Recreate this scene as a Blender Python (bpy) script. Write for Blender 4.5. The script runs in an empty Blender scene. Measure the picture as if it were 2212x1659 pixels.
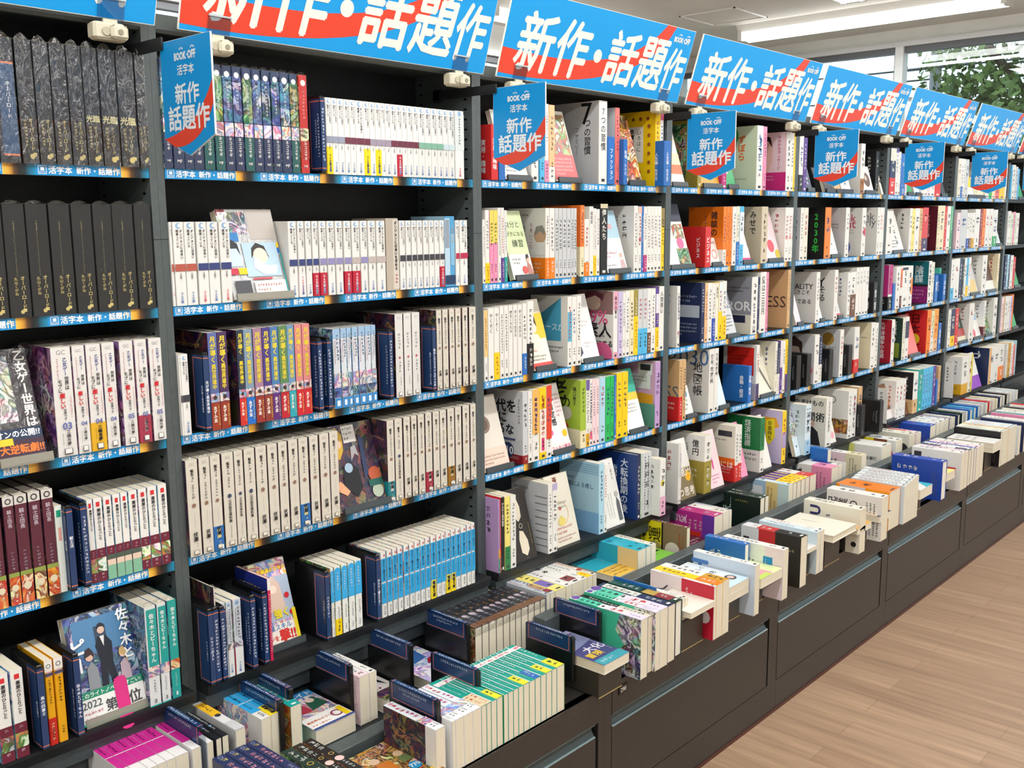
import bpy, math, random
from mathutils import Matrix, Vector
S = bpy.context.scene
COL = S.collection
PI = math.pi

# ------------------------------------------------------------------ camera
cam = bpy.data.objects.new('camera', bpy.data.cameras.new('camera'))
COL.objects.link(cam)
cam.data.sensor_width = 36.0
cam.data.lens = 35.087
cam.data.clip_start = 0.05
cam.data.clip_end = 200
_r, _u, _w = Vector((0.6712215, -0.7412176, -0.0076224)), Vector((0.1241182, 0.1022474, 0.9869854)), Vector((0.7307916, 0.6634319, -0.1606293))
cam.matrix_world = Matrix(((_r.x, _u.x, -_w.x, -0.900047), (_r.y, _u.y, -_w.y, -1.648520), (_r.z, _u.z, -_w.z, 1.426391), (0, 0, 0, 1)))
S.camera = cam

# ------------------------------------------------------------------ world, exposure
wd = bpy.data.worlds.new('daylight'); S.world = wd; wd.use_nodes = True
_bg = wd.node_tree.nodes['Background']
_bg.inputs['Color'].default_value = (0.80, 0.90, 1.0, 1)
_bg.inputs['Strength'].default_value = 1.9
S.view_settings.view_transform = 'Standard'
S.view_settings.look = 'None'
S.view_settings.exposure = -0.12
S.view_settings.gamma = 1.0
S.view_settings.use_curve_mapping = False
try:
    S.cycles.max_bounces = 8; S.cycles.diffuse_bounces = 4; S.cycles.glossy_bounces = 3
    S.cycles.transparent_max_bounces = 24; S.cycles.transmission_bounces = 6
    S.cycles.sample_clamp_indirect = 6.0
    S.cycles.caustics_reflective = False; S.cycles.caustics_refractive = False
    S.cycles.use_denoising = True
except Exception:
    pass

FLOOR, CEIL = 0.01, 2.78
FAR, BACK, NEARW, LEFTW = 6.6, 3.3, -4.2, -4.5

# ceiling light rows: (x0, y0, x1, y1); the fixture meshes are built at the same places
LIGHT_ROWS = []
for _y in (2.8, 0.98, -0.95, -2.75):
    for _x in (-3.7, -2.45, -1.2, 0.05, 1.3, 2.55, 3.8):
        LIGHT_ROWS.append((_x, _y, _x + 1.22, _y))
for _y in (-3.4, -1.55, 0.33):
    LIGHT_ROWS.append((5.72, _y, 5.72, _y + 1.78))
for _i, (x0, y0, x1, y1) in enumerate(LIGHT_ROWS):
    ld = bpy.data.lights.new('tube_light', 'AREA')
    ld.shape = 'RECTANGLE'; ld.size = 1.2; ld.size_y = 0.16
    ld.energy = 13.5
    ld.color = (0.97, 0.99, 1.0)
    lo = bpy.data.objects.new('tube_light', ld); COL.objects.link(lo)
    lo.location = ((x0 + x1) / 2, (y0 + y1) / 2, CEIL - 0.135)
    lo.rotation_euler = (0, 0, math.atan2(y1 - y0, x1 - x0))

# ------------------------------------------------------------------ materials
def lin(h):
    h = h.lstrip('#')
    if len(h) == 3: h = ''.join(c + c for c in h)
    o = []
    for i in (0, 2, 4):
        c = int(h[i:i + 2], 16) / 255.0
        o.append(c / 12.92 if c <= 0.04045 else ((c + 0.055) / 1.055) ** 2.4)
    return (o[0], o[1], o[2], 1.0)

M = {}
def pr(name, col, rough=0.45, spec=0.5, metal=0.0):
    m = bpy.data.materials.new(name); m.use_nodes = True
    b = m.node_tree.nodes['Principled BSDF']
    b.inputs['Base Color'].default_value = lin(col)
    b.inputs['Roughness'].default_value = rough
    b.inputs['Specular IOR Level'].default_value = spec
    b.inputs['Metallic'].default_value = metal
    return m, m.node_tree, b

def noise_tint(nt, b, c0, c1, scale, stretch=(1, 1, 1), detail=4, coord='Object'):
    tc = nt.nodes.new('ShaderNodeTexCoord'); mp = nt.nodes.new('ShaderNodeMapping')
    mp.inputs['Scale'].default_value = stretch
    nz = nt.nodes.new('ShaderNodeTexNoise'); nz.inputs['Scale'].default_value = scale; nz.inputs['Detail'].default_value = detail
    cr = nt.nodes.new('ShaderNodeValToRGB')
    cr.color_ramp.elements[0].position = 0.3; cr.color_ramp.elements[1].position = 0.7
    cr.color_ramp.elements[0].color = lin(c0); cr.color_ramp.elements[1].color = lin(c1)
    nt.links.new(tc.outputs[coord], mp.inputs['Vector']); nt.links.new(mp.outputs['Vector'], nz.inputs['Vector'])
    nt.links.new(nz.outputs['Fac'], cr.inputs['Fac']); nt.links.new(cr.outputs['Color'], b.inputs['Base Color'])
    return nz

ART = {
 'dark': ['#0d0f1c', '#2a1c38', '#5a2f3c', '#14283e', '#8a6a52', '#161018'],
 'night': ['#1b2440', '#2f4a78', '#5b86a8', '#24345c', '#b9c7d4', '#38506e'],
 'purple': ['#3a2340', '#6b4470', '#b08aa8', '#4a2a4c', '#d9cfd8', '#5c3a58'],
 'bright': ['#c9d8e6', '#5f8fc4', '#e9c9b4', '#b0466a', '#e8e4dc', '#e6c25c'],
 'anime': ['#e9dcd4', '#8fb0cf', '#c77f86', '#f0e6dc', '#6d7fa8', '#dcb98e'],
 'blue': ['#1f4f8f', '#4f8fc0', '#9fc3dc', '#24477a', '#d4dfe6', '#3a6aa6'],
 'green': ['#1c3a2c', '#3f6b4a', '#9db98a', '#26492f', '#c9a36a', '#5a4a34'],
 'brown': ['#2a1a12', '#7a4a26', '#c98a4a', '#3c2a1c', '#e0c49a', '#5a2c1a'],
 'grey': ['#9a9a98', '#c9c9c6', '#6d6f72', '#e2e0dc', '#8c8f94', '#b5b2ae'],
 'violet': ['#d9d4e6', '#a79fce', '#f0ece6', '#7d78b8', '#c9c0d9', '#e8d9c0'],
 'warm': ['#e8c46a', '#d9772f', '#b4402f', '#f0dfb4', '#7a3420', '#e6a04a'],
 'leaf': ['#e6e8dc', '#7f9a5a', '#c96a5a', '#4f6a3a', '#f0ece4', '#a8b88a'],
 'mint': ['#5fc4a4', '#c9d0cc', '#56b898', '#9aa5a0', '#60c6a6', '#e0e4e0'],
 'pink': ['#e8b4c4', '#f4e4e6', '#c9607f', '#f0d0d8', '#e9dcd4', '#b84a6a'],
 'bark': ['#b9bab8', '#5a5c5a', '#dcdcd8', '#8c8e8c', '#33353a', '#cfd0cc'],
}
def art(pal):
    m, nt, b = pr('print_' + pal, '#888888', 0.36)
    tc = nt.nodes.new('ShaderNodeTexCoord'); oi = nt.nodes.new('ShaderNodeObjectInfo')
    mu = nt.nodes.new('ShaderNodeMath'); mu.operation = 'MULTIPLY'; mu.inputs[1].default_value = 7.0
    ad = nt.nodes.new('ShaderNodeVectorMath'); ad.operation = 'ADD'
    nt.links.new(oi.outputs['Random'], mu.inputs[0])
    nt.links.new(tc.outputs['Object'], ad.inputs[0]); nt.links.new(mu.outputs[0], ad.inputs[1])
    wz = nt.nodes.new('ShaderNodeTexNoise'); wz.inputs['Scale'].default_value = 22.0; wz.inputs['Detail'].default_value = 3.0
    wz.inputs['Distortion'].default_value = 1.6
    nt.links.new(ad.outputs[0], wz.inputs['Vector'])
    cr = nt.nodes.new('ShaderNodeValToRGB'); cr.color_ramp.interpolation = 'EASE'
    cols = ART[pal]; e = cr.color_ramp.elements
    pos = [0.28, 0.40, 0.48, 0.55, 0.62, 0.72]
    e[0].position = pos[0]; e[0].color = lin(cols[0]); e[1].position = pos[5]; e[1].color = lin(cols[5])
    for k in range(1, 5):
        q = e.new(pos[k]); q.color = lin(cols[k])
    nt.links.new(wz.outputs['Fac'], cr.inputs['Fac'])
    vo = nt.nodes.new('ShaderNodeTexVoronoi'); vo.inputs['Scale'].default_value = 55.0
    sc = nt.nodes.new('ShaderNodeVectorMath'); sc.operation = 'SCALE'; sc.inputs['Scale'].default_value = 0.05
    a2 = nt.nodes.new('ShaderNodeVectorMath'); a2.operation = 'ADD'
    nt.links.new(wz.outputs['Color'], sc.inputs[0]); nt.links.new(ad.outputs[0], a2.inputs[0]); nt.links.new(sc.outputs[0], a2.inputs[1])
    nt.links.new(a2.outputs[0], vo.inputs['Vector'])
    hs = nt.nodes.new('ShaderNodeMix'); hs.data_type = 'RGBA'; hs.blend_type = 'SOFT_LIGHT'; hs.inputs['Factor'].default_value = 0.55
    nt.links.new(cr.outputs['Color'], hs.inputs['A']); nt.links.new(vo.outputs['Color'], hs.inputs['B'])
    nt.links.new(hs.outputs['Result'], b.inputs['Base Color'])
    return m

def schlick(nt):
    lw = nt.nodes.new('ShaderNodeLayerWeight'); lw.inputs['Blend'].default_value = 0.5
    pw = nt.nodes.new('ShaderNodeMath'); pw.operation = 'POWER'; pw.inputs[1].default_value = 5.0
    ml = nt.nodes.new('ShaderNodeMath'); ml.operation = 'MULTIPLY_ADD'; ml.use_clamp = True; ml.inputs[1].default_value = 0.9; ml.inputs[2].default_value = 0.05
    nt.links.new(lw.outputs['Facing'], pw.inputs[0]); nt.links.new(pw.outputs[0], ml.inputs[0])
    return ml

def special(k):
    if k == 'page':
        m, nt, b = pr('page_edges', '#dcd3bd', 0.75, 0.2)
        noise_tint(nt, b, '#d2c8b0', '#e3dbc8', 9.0, (160, 2, 2), 3)
        return m
    if k == 'pagew':
        m, nt, b = pr('white_page_edges', '#e6e2d8', 0.75, 0.2)
        noise_tint(nt, b, '#dcd7ca', '#ece8de', 9.0, (160, 2, 2), 3)
        return m
    if k == 'slate':
        m, nt, b = pr('slate_steel', '#4c5456', 0.42, 0.5)
        nz = noise_tint(nt, b, '#485052', '#505858', 60.0)
        return m
    if k == 'dark':
        m, nt, b = pr('black_steel', '#1a1d1f', 0.5, 0.4)
        noise_tint(nt, b, '#17191b', '#1e2123', 30.0)
        return m
    if k == 'base':
        m, nt, b = pr('brown_grey_steel', '#302d2b', 0.38, 0.5)
        noise_tint(nt, b, '#2d2a28', '#33302d', 45.0)
        return m
    if k == 'groove':
        return pr('drawer_groove', '#2b3a3c', 0.3, 0.6)[0]
    if k == 'lip':
        return pr('drawer_pull_lip', '#5b6e70', 0.25, 0.7, 0.4)[0]
    if k == 'hole':
        return pr('slot_black', '#050505', 0.9, 0.1)[0]
    if k == 'divblack':
        return pr('divider_black', '#121314', 0.28, 0.5)[0]
    if k == 'navy':
        m, nt, b = pr('divider_navy_label', '#1e3a66', 0.22, 0.6)
        return m
    if k == 'clip':
        return pr('beige_clamp', '#cfc9b2', 0.4, 0.4)[0]
    if k == 'acrylic':
        m = bpy.data.materials.new('clear_acrylic'); m.use_nodes = True; nt = m.node_tree
        for n in list(nt.nodes): nt.nodes.remove(n)
        o = nt.nodes.new('ShaderNodeOutputMaterial'); mx = nt.nodes.new('ShaderNodeMixShader')
        tr = nt.nodes.new('ShaderNodeBsdfTransparent'); tr.inputs['Color'].default_value = (0.80, 0.84, 0.88, 1)
        gl = nt.nodes.new('ShaderNodeBsdfGlossy'); gl.inputs['Roughness'].default_value = 0.08
        fr = schlick(nt)
        nt.links.new(fr.outputs[0], mx.inputs[0]); nt.links.new(tr.outputs[0], mx.inputs[1]); nt.links.new(gl.outputs[0], mx.inputs[2])
        nt.links.new(mx.outputs[0], o.inputs['Surface'])
        return m
    if k in ('wrap', 'wraplow'):
        m = bpy.data.materials.new('clear_film' if k == 'wrap' else 'clear_film_tight'); m.use_nodes = True; nt = m.node_tree
        for n in list(nt.nodes): nt.nodes.remove(n)
        o = nt.nodes.new('ShaderNodeOutputMaterial'); mx = nt.nodes.new('ShaderNodeMixShader')
        tr = nt.nodes.new('ShaderNodeBsdfTransparent'); tr.inputs['Color'].default_value = (0.97, 0.97, 0.97, 1)
        gl = nt.nodes.new('ShaderNodeBsdfGlossy'); gl.inputs['Roughness'].default_value = 0.12
        tc = nt.nodes.new('ShaderNodeTexCoord'); oi = nt.nodes.new('ShaderNodeObjectInfo')
        ad = nt.nodes.new('ShaderNodeVectorMath'); ad.operation = 'ADD'
        nz = nt.nodes.new('ShaderNodeTexNoise'); nz.inputs['Scale'].default_value = 42.0; nz.inputs['Detail'].default_value = 3.0
        nz.inputs['Distortion'].default_value = 2.2
        mp = nt.nodes.new('ShaderNodeMapping'); mp.inputs['Scale'].default_value = (1.6, 1.0, 0.55)
        nt.links.new(tc.outputs['Object'], ad.inputs[0]); nt.links.new(oi.outputs['Random'], ad.inputs[1])
        nt.links.new(ad.outputs[0], mp.inputs['Vector']); nt.links.new(mp.outputs[0], nz.inputs['Vector'])
        bp = nt.nodes.new('ShaderNodeBump'); bp.inputs['Strength'].default_value = 1.0
        bp.inputs['Distance'].default_value = 0.010 if k == 'wrap' else 0.0025
        nt.links.new(nz.outputs['Fac'], bp.inputs['Height']); nt.links.new(bp.outputs[0], gl.inputs['Normal'])
        lw = nt.nodes.new('ShaderNodeLayerWeight'); lw.inputs['Blend'].default_value = 0.5
        nt.links.new(bp.outputs[0], lw.inputs['Normal'])
        pw = nt.nodes.new('ShaderNodeMath'); pw.operation = 'POWER'; pw.inputs[1].default_value = 3.0
        ml = nt.nodes.new('ShaderNodeMath'); ml.operation = 'MULTIPLY_ADD'; ml.use_clamp = True
        ml.inputs[1].default_value = 0.55 if k == 'wrap' else 0.25; ml.inputs[2].default_value = 0.10 if k == 'wrap' else 0.03
        nt.links.new(lw.outputs['Facing'], pw.inputs[0]); nt.links.new(pw.outputs[0], ml.inputs[0])
        nt.links.new(ml.outputs[0], mx.inputs[0]); nt.links.new(tr.outputs[0], mx.inputs[1]); nt.links.new(gl.outputs[0], mx.inputs[2])
        nt.links.new(mx.outputs[0], o.inputs['Surface'])
        return m
    if k == 'strip':
        m, nt, b = pr('price_strip_print', '#0f8fd6', 0.3)
        tc = nt.nodes.new('ShaderNodeTexCoord'); sx = nt.nodes.new('ShaderNodeSeparateXYZ')
        dv = nt.nodes.new('ShaderNodeMath'); dv.operation = 'DIVIDE'; dv.inputs[1].default_value = SEG
        fr = nt.nodes.new('ShaderNodeMath'); fr.operation = 'FRACT'
        cr = nt.nodes.new('ShaderNodeValToRGB'); e = cr.color_ramp.elements
        e[0].position = 0.0; e[0].color = lin('#158fd0'); e[1].position = 1.0; e[1].color = lin('#1487b4')
        for p_, c_ in ((0.735, '#1590d2'), (0.74, '#efc04a'), (0.79, '#d69a34'), (0.83, '#5a3a1c'), (0.87, '#1c1a1a'), (0.915, '#17282e'), (0.95, '#14627c')):
            q = e.new(p_); q.color = lin(c_)
        nt.links.new(tc.outputs['Object'], sx.inputs[0]); nt.links.new(sx.outputs['X'], dv.inputs[0]); nt.links.new(dv.outputs[0], fr.inputs[0])
        nt.links.new(fr.outputs[0], cr.inputs['Fac']); nt.links.new(cr.outputs['Color'], b.inputs['Base Color'])
        return m
    if k == 'tube':
        m = bpy.data.materials.new('lamp_tube'); m.use_nodes = True; nt = m.node_tree
        for n in list(nt.nodes): nt.nodes.remove(n)
        o = nt.nodes.new('ShaderNodeOutputMaterial'); em = nt.nodes.new('ShaderNodeEmission')
        em.inputs['Color'].default_value = (1, 0.99, 0.96, 1); em.inputs['Strength'].default_value = 11.0
        nt.links.new(em.outputs[0], o.inputs['Surface'])
        return m
    if k == 'glass':
        m = bpy.data.materials.new('window_glass'); m.use_nodes = True; nt = m.node_tree
        for n in list(nt.nodes): nt.nodes.remove(n)
        o = nt.nodes.new('ShaderNodeOutputMaterial'); mx = nt.nodes.new('ShaderNodeMixShader')
        tr = nt.nodes.new('ShaderNodeBsdfTransparent'); tr.inputs['Color'].default_value = (0.93, 0.97, 0.96, 1)
        gl = nt.nodes.new('ShaderNodeBsdfGlossy'); gl.inputs['Roughness'].default_value = 0.0
        fr = schlick(nt)
        nt.links.new(fr.outputs[0], mx.inputs[0]); nt.links.new(tr.outputs[0], mx.inputs[1]); nt.links.new(gl.outputs[0], mx.inputs[2])
        nt.links.new(mx.outputs[0], o.inputs['Surface'])
        return m
    if k == 'floor':
        m, nt, b = pr('vinyl_wood_floor', '#b38b63', 0.38, 0.35)
        tc = nt.nodes.new('ShaderNodeTexCoord')
        mp = nt.nodes.new('ShaderNodeMapping'); mp.inputs['Rotation'].default_value = (0, 0, PI / 2)
        br = nt.nodes.new('ShaderNodeTexBrick'); br.inputs['Scale'].default_value = 1.0
        br.inputs['Brick Width'].default_value = 0.92; br.inputs['Row Height'].default_value = 0.09
        br.inputs['Mortar Size'].default_value = 0.0012; br.inputs['Mortar Smooth'].default_value = 0.6
        br.inputs['Color1'].default_value = lin('#a98b70'); br.inputs['Color2'].default_value = lin('#9a7c63'); br.inputs['Mortar'].default_value = lin('#866a54')
        br.offset = 0.37
        nt.links.new(tc.outputs['Object'], mp.inputs['Vector']); nt.links.new(mp.outputs[0], br.inputs['Vector'])
        m2 = nt.nodes.new('ShaderNodeMapping'); m2.inputs['Scale'].default_value = (26, 1.6, 1)
        nz = nt.nodes.new('ShaderNodeTexNoise'); nz.inputs['Scale'].default_value = 1.6; nz.inputs['Detail'].default_value = 6
        nt.links.new(tc.outputs['Object'], m2.inputs['Vector']); nt.links.new(m2.outputs[0], nz.inputs['Vector'])
        cr = nt.nodes.new('ShaderNodeValToRGB'); cr.color_ramp.elements[0].position = 0.3; cr.color_ramp.elements[1].position = 0.72
        cr.color_ramp.elements[0].color = (0.74, 0.74, 0.74, 1); cr.color_ramp.elements[1].color = (1.12, 1.12, 1.12, 1)
        nt.links.new(nz.outputs['Fac'], cr.inputs['Fac'])
        mx = nt.nodes.new('ShaderNodeMix'); mx.data_type = 'RGBA'; mx.blend_type = 'MULTIPLY'; mx.inputs['Factor'].default_value = 1.0
        nt.links.new(br.outputs['Color'], mx.inputs['A']); nt.links.new(cr.outputs['Color'], mx.inputs['B'])
        nt.links.new(mx.outputs['Result'], b.inputs['Base Color'])
        return m
    if k == 'ceil':
        m, nt, b = pr('ceiling_white', '#d9d8d3', 0.9, 0.1)
        noise_tint(nt, b, '#d5d4cf', '#dddcd7', 3.0)
        return m
    if k == 'wall':
        m, nt, b = pr('wall_white', '#d8d8d4', 0.8, 0.2)
        noise_tint(nt, b, '#d5d5d1', '#dcdcd8', 5.0)
        return m
    if k == 'leafmat':
        m, nt, b = pr('tree_leaves', '#4d6b3a', 0.6, 0.3)
        noise_tint(nt, b, '#33522a', '#86a35a', 3.0)
        return m
    if k == 'barkmat':
        return pr('tree_bark', '#4a4038', 0.9, 0.1)[0]

SPECIAL = {'page', 'pagew', 'slate', 'dark', 'base', 'groove', 'lip', 'hole', 'divblack', 'navy', 'clip', 'acrylic', 'wrap', 'wraplow', 'strip', 'tube', 'glass', 'floor', 'ceil', 'wall', 'leafmat', 'barkmat'}
SEG = 0.1925
def mat(k):
    if k not in M:
        if k in SPECIAL: M[k] = special(k)
        elif k.startswith('art:'): M[k] = art(k[4:])
        else: M[k] = pr('ink_' + k.lstrip('#'), k, 0.36, 0.45)[0]
    return M[k]

# ------------------------------------------------------------------ mesh helpers
class MB:
    def __init__(s):
        s.v = []; s.f = []; s.m = []; s.keys = []
    def mi(s, k):
        if k not in s.keys: s.keys.append(k)
        return s.keys.index(k)
    def poly(s, pts, k):
        n = len(s.v); s.v += [tuple(p) for p in pts]; s.f.append(tuple(range(n, n + len(pts)))); s.m.append(s.mi(k))
    def box(s, x0, x1, y0, y1, z0, z1, k):
        n = len(s.v)
        s.v += [(x0, y0, z0), (x1, y0, z0), (x1, y1, z0), (x0, y1, z0), (x0, y0, z1), (x1, y0, z1), (x1, y1, z1), (x0, y1, z1)]
        i = s.mi(k)
        for q in ((0, 3, 2, 1), (4, 5, 6, 7), (0, 1, 5, 4), (1, 2, 6, 5), (2, 3, 7, 6), (3, 0, 4, 7)):
            s.f.append(tuple(n + a for a in q)); s.m.append(i)
    def rbox(s, x0, x1, y0, y1, z0, z1, k, c=0.001):
        """a box with chamfered vertical and horizontal edges"""
        n = len(s.v); i = s.mi(k)
        lay = [(z0, c), (z0 + c, 0), (z1 - c, 0), (z1, c)]
        for z, e in lay:
            a0, a1, b0, b1 = x0 + e, x1 - e, y0 + e, y1 - e
            s.v += [(a0 + c, b0, z), (a1 - c, b0, z), (a1, b0 + c, z), (a1, b1 - c, z), (a1 - c, b1, z), (a0 + c, b1, z), (a0, b1 - c, z), (a0, b0 + c, z)]
        for l in range(3):
            for q in range(8):
                s.f.append((n + l * 8 + q, n + l * 8 + (q + 1) % 8, n + l * 8 + 8 + (q + 1) % 8, n + l * 8 + 8 + q)); s.m.append(i)
        s.f.append(tuple(n + 7 - q for q in range(8))); s.m.append(i)
        s.f.append(tuple(n + 24 + q for q in range(8))); s.m.append(i)
    def ext(s, prof, a, b, k, axis='x', cap=True):
        """profile of (p, q) points swept along an axis from a to b"""
        n = len(s.v); i = s.mi(k); L = len(prof)
        for t in (a, b):
            for p, q in prof:
                s.v.append((t, p, q) if axis == 'x' else ((p, t, q) if axis == 'y' else (p, q, t)))
        for j in range(L):
            s.f.append((n + j, n + (j + 1) % L, n + L + (j + 1) % L, n + L + j)); s.m.append(i)
        if cap:
            s.f.append(tuple(n + L - 1 - j for j in range(L))); s.f.append(tuple(n + L + j for j in range(L))); s.m += [i, i]
    def tube(s, p0, p1, r, k, n=10, cap=True):
        p0, p1 = Vector(p0), Vector(p1); d = (p1 - p0).normalized()
        a = d.orthogonal().normalized(); b = d.cross(a); o = len(s.v); i = s.mi(k)
        for p in (p0, p1):
            for j in range(n):
                w = 2 * PI * j / n; s.v.append(tuple(p + a * math.cos(w) * r + b * math.sin(w) * r))
        for j in range(n):
            s.f.append((o + j, o + (j + 1) % n, o + n + (j + 1) % n, o + n + j)); s.m.append(i)
        if cap:
            s.f.append(tuple(o + n - 1 - j for j in range(n))); s.f.append(tuple(o + n + j for j in range(n))); s.m += [i, i]
    def mesh(s, name):
        me = bpy.data.meshes.new(name); me.from_pydata(s.v, [], s.f)
        for k in s.keys: me.materials.append(mat(k))
        me.polygons.foreach_set('material_index', s.m); me.update()
        return me
    def build(s, name, parent=None):
        return obj(name, s.mesh(name), parent)

def obj(name, me, parent=None):
    o = bpy.data.objects.new(name, me); COL.objects.link(o)
    if parent is not None: o.parent = parent
    return o

def tag(o, label, cat, group=None, kind=None):
    o['label'] = label; o['category'] = cat
    if group: o['group'] = group
    if kind: o['kind'] = kind
    return o

def thing(name, label, cat, mtx=None, group=None):
    o = bpy.data.objects.new(name, None); COL.objects.link(o); o.empty_display_size = 0.02
    if mtx is not None: o.matrix_world = mtx
    return tag(o, label, cat, group)

# ------------------------------------------------------------------ lettering
_GL = {}
def glyph(txt, bold):
    key = (txt, bold)
    if key not in _GL:
        c = bpy.data.curves.new('lettering', 'FONT'); c.body = txt; c.resolution_u = 2; c.offset = bold if bold <= 0.015 else 0.0
        o = bpy.data.objects.new('lettering', c); COL.objects.link(o)
        me = o.to_mesh()
        vs = [(v.co.x, v.co.y) for v in me.vertices]; fs = [tuple(p.vertices) for p in me.polygons]
        o.to_mesh_clear(); bpy.data.objects.remove(o); bpy.data.curves.remove(c)
        _GL[key] = (vs, fs)
    return _GL[key]

def weights(bold):
    """small shifts that thicken strokes on every side, each on its own hair-thin layer"""
    if bold <= 0.015: return [(0, 0)]
    q = bold * 0.707
    return [(bold, 0), (-bold, 0), (0, bold), (0, -bold)] + ([(q, q), (-q, q), (q, -q), (-q, -q)] if bold > 0.03 else [])

def put(mb, vs, fs, fn, k):
    n = len(mb.v); i = mb.mi(k)
    mb.v += [fn(x, y) for x, y in vs]
    for f in fs: mb.f.append(tuple(n + a for a in f)); mb.m.append(i)

def fake(seed):
    """strokes of a small character too small to read"""
    key = ('fake', seed)
    if key not in _GL:
        r = random.Random(seed); vs = []; fs = []
        for _ in range(r.randint(4, 6)):
            if r.random() < 0.55:
                y = r.uniform(0.05, 0.9); a = r.uniform(0.02, 0.3); b = r.uniform(0.6, 0.98); q = [(a, y), (b, y), (b, y + 0.11), (a, y + 0.11)]
            else:
                x = r.uniform(0.05, 0.85); a = r.uniform(0.0, 0.35); b = r.uniform(0.6, 1.0); q = [(x, a), (x + 0.12, a), (x + 0.12, b), (x, b)]
            n = len(vs); vs += q; fs.append((n, n + 1, n + 2, n + 3))
        _GL[key] = (vs, fs)
    return _GL[key]

class Face:
    """a flat face to print on: fn(u metres, v metres, layer) -> 3D point"""
    def __init__(s, mb, W, H, fn, e=0.00022):
        s.mb, s.W, s.H, s.f, s.e, s.k = mb, W, H, fn, e, 1
    def P(s, u, v): return s.f(u, v, s.e * s.k)
    def heavy(s, vs, fs, fn, col, bold):
        k = s.k
        for j, (dx, dy) in enumerate(weights(bold)):
            s.k = k + j * 0.11
            put(s.mb, vs, fs, lambda x, y: fn(x + dx, y + dy), col)
        s.k = k
    def rect(s, u0, u1, v0, v1, col):
        s.mb.poly([s.P(u0, v0), s.P(u1, v0), s.P(u1, v1), s.P(u0, v1)], col)
    def vert(s, txt, cu, v0, v1, size, col, bold=0.012):
        n = len(txt); step = min(size * 1.04, (v1 - v0) / n); sz = min(size, step / 0.98)
        for i, ch in enumerate(txt):
            if ch in ' \u3000': continue
            cy = v1 - step * (i + 0.5)
            vs, fs = glyph(ch, bold)
            if ch in 'ー―-～…': fn = lambda x, y, cy=cy: s.P(cu + (y - 0.38) * sz, cy - (x - 0.5) * sz)
            else:
                w = 0.5 if ord(ch) > 0x2000 else max(x for x, y in vs) / 2
                fn = lambda x, y, cy=cy, w=w: s.P(cu + (x - w) * sz, cy + (y - 0.38) * sz)
            s.heavy(vs, fs, fn, col, bold)
    def hor(s, txt, u0, u1, v, col, bold=0.012, hmax=None, slant=0.0, tall=1.0):
        vs, fs = glyph(txt, bold)
        xs = [x for x, y in vs]; a, b = min(xs), max(xs); sc = (u1 - u0) / max(b - a, 0.01); sy = sc * tall
        off = 0.0
        if hmax and sy > hmax: off = (u1 - u0) * (1 - hmax / sy) / 2; sc *= hmax / sy; sy = hmax
        s.heavy(vs, fs, lambda x, y: s.P(u0 + off + (x - a) * sc + slant * y * sy, v + (y - 0.38) * sy), col, bold)
    def glyphs(s, cu, v0, v1, size, col, seed=0):
        r = random.Random(seed * 7 + 3); v = v1
        while v - size >= v0:
            vs, fs = fake(r.randint(0, 23))
            put(s.mb, vs, fs, lambda x, y, v=v: s.P(cu + (x - 0.5) * size, v - size + y * size * 0.86), col); v -= size * 1.06
    def lines(s, u0, u1, v0, v1, rows, col, seed=0):
        r = random.Random(seed * 5 + 1); h = (v1 - v0) / rows
        for i in range(rows):
            v = v1 - h * (i + 0.5); size = h * 0.6; u = u0; lim = u0 + (u1 - u0) * (1 if i < rows - 1 else r.uniform(0.4, 0.95))
            while u + size <= lim:
                vs, fs = fake(r.randint(0, 23))
                put(s.mb, vs, fs, lambda x, y, u=u: s.P(u + x * size * 0.9, v - size / 2 + y * size), col); u += size
    def disc(s, u, v, r, col, n=18, ring=0.0):
        pts = [(math.cos(2 * PI * i / n), math.sin(2 * PI * i / n)) for i in range(n)]
        if ring:
            for i in range(n):
                a, b = pts[i], pts[(i + 1) % n]
                s.mb.poly([s.P(u + a[0] * r, v + a[1] * r), s.P(u + b[0] * r, v + b[1] * r), s.P(u + b[0] * r * ring, v + b[1] * r * ring), s.P(u + a[0] * r * ring, v + a[1] * r * ring)], col)
        else: s.mb.poly([s.P(u + a * r, v + b * r) for a, b in pts], col)
    def deco(s, items, seed=0):
        W, H = s.W, s.H
        for it in items:
            k = it[0]
            if k == 'b': s.rect(0, W, it[1] * H, it[2] * H, it[3])
            elif k == 'r': s.rect(it[1] * W, it[2] * W, it[3] * H, it[4] * H, it[5])
            elif k == 't': s.vert(it[1], it[4] * W, it[2] * H, it[3] * H, it[5] * W, it[6], it[7] if len(it) > 7 else 0.012)
            elif k == 'h': s.hor(it[1], it[2] * W, it[3] * W, it[4] * H, it[5], it[6] if len(it) > 6 else 0.012)
            elif k == 'g': s.glyphs(it[3] * W, it[1] * H, it[2] * H, it[4] * W, it[5], seed + int(it[1] * 100))
            elif k == 'q': s.lines(it[1] * W, it[2] * W, it[3] * H, it[4] * H, it[5], it[6], seed + int(it[1] * 100))
            elif k == 'o': s.disc(it[1] * W, it[2] * H, it[3] * W, it[4], 18, it[5] if len(it) > 5 else 0.0)
            elif k == 'p': s.mb.poly([s.P(u * W, v * H) for u, v in it[1]], it[2])
            s.k += 1

# ------------------------------------------------------------------ books
def outline(t, d, r, y0=0.0):
    """plan of a jacket: left board, rounded spine, right board (open at the fore-edge)"""
    p = [(-t / 2, d)]
    for a in range(0, 91, 30):
        w = math.radians(a); p.append((-t / 2 + r - r * math.cos(w), y0 + r - r * math.sin(w)))
    for a in range(90, -1, -30):
        w = math.radians(a); p.append((t / 2 - r + r * math.cos(w), y0 + r - r * math.sin(w)))
    p.append((t / 2, d))
    return p

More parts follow.
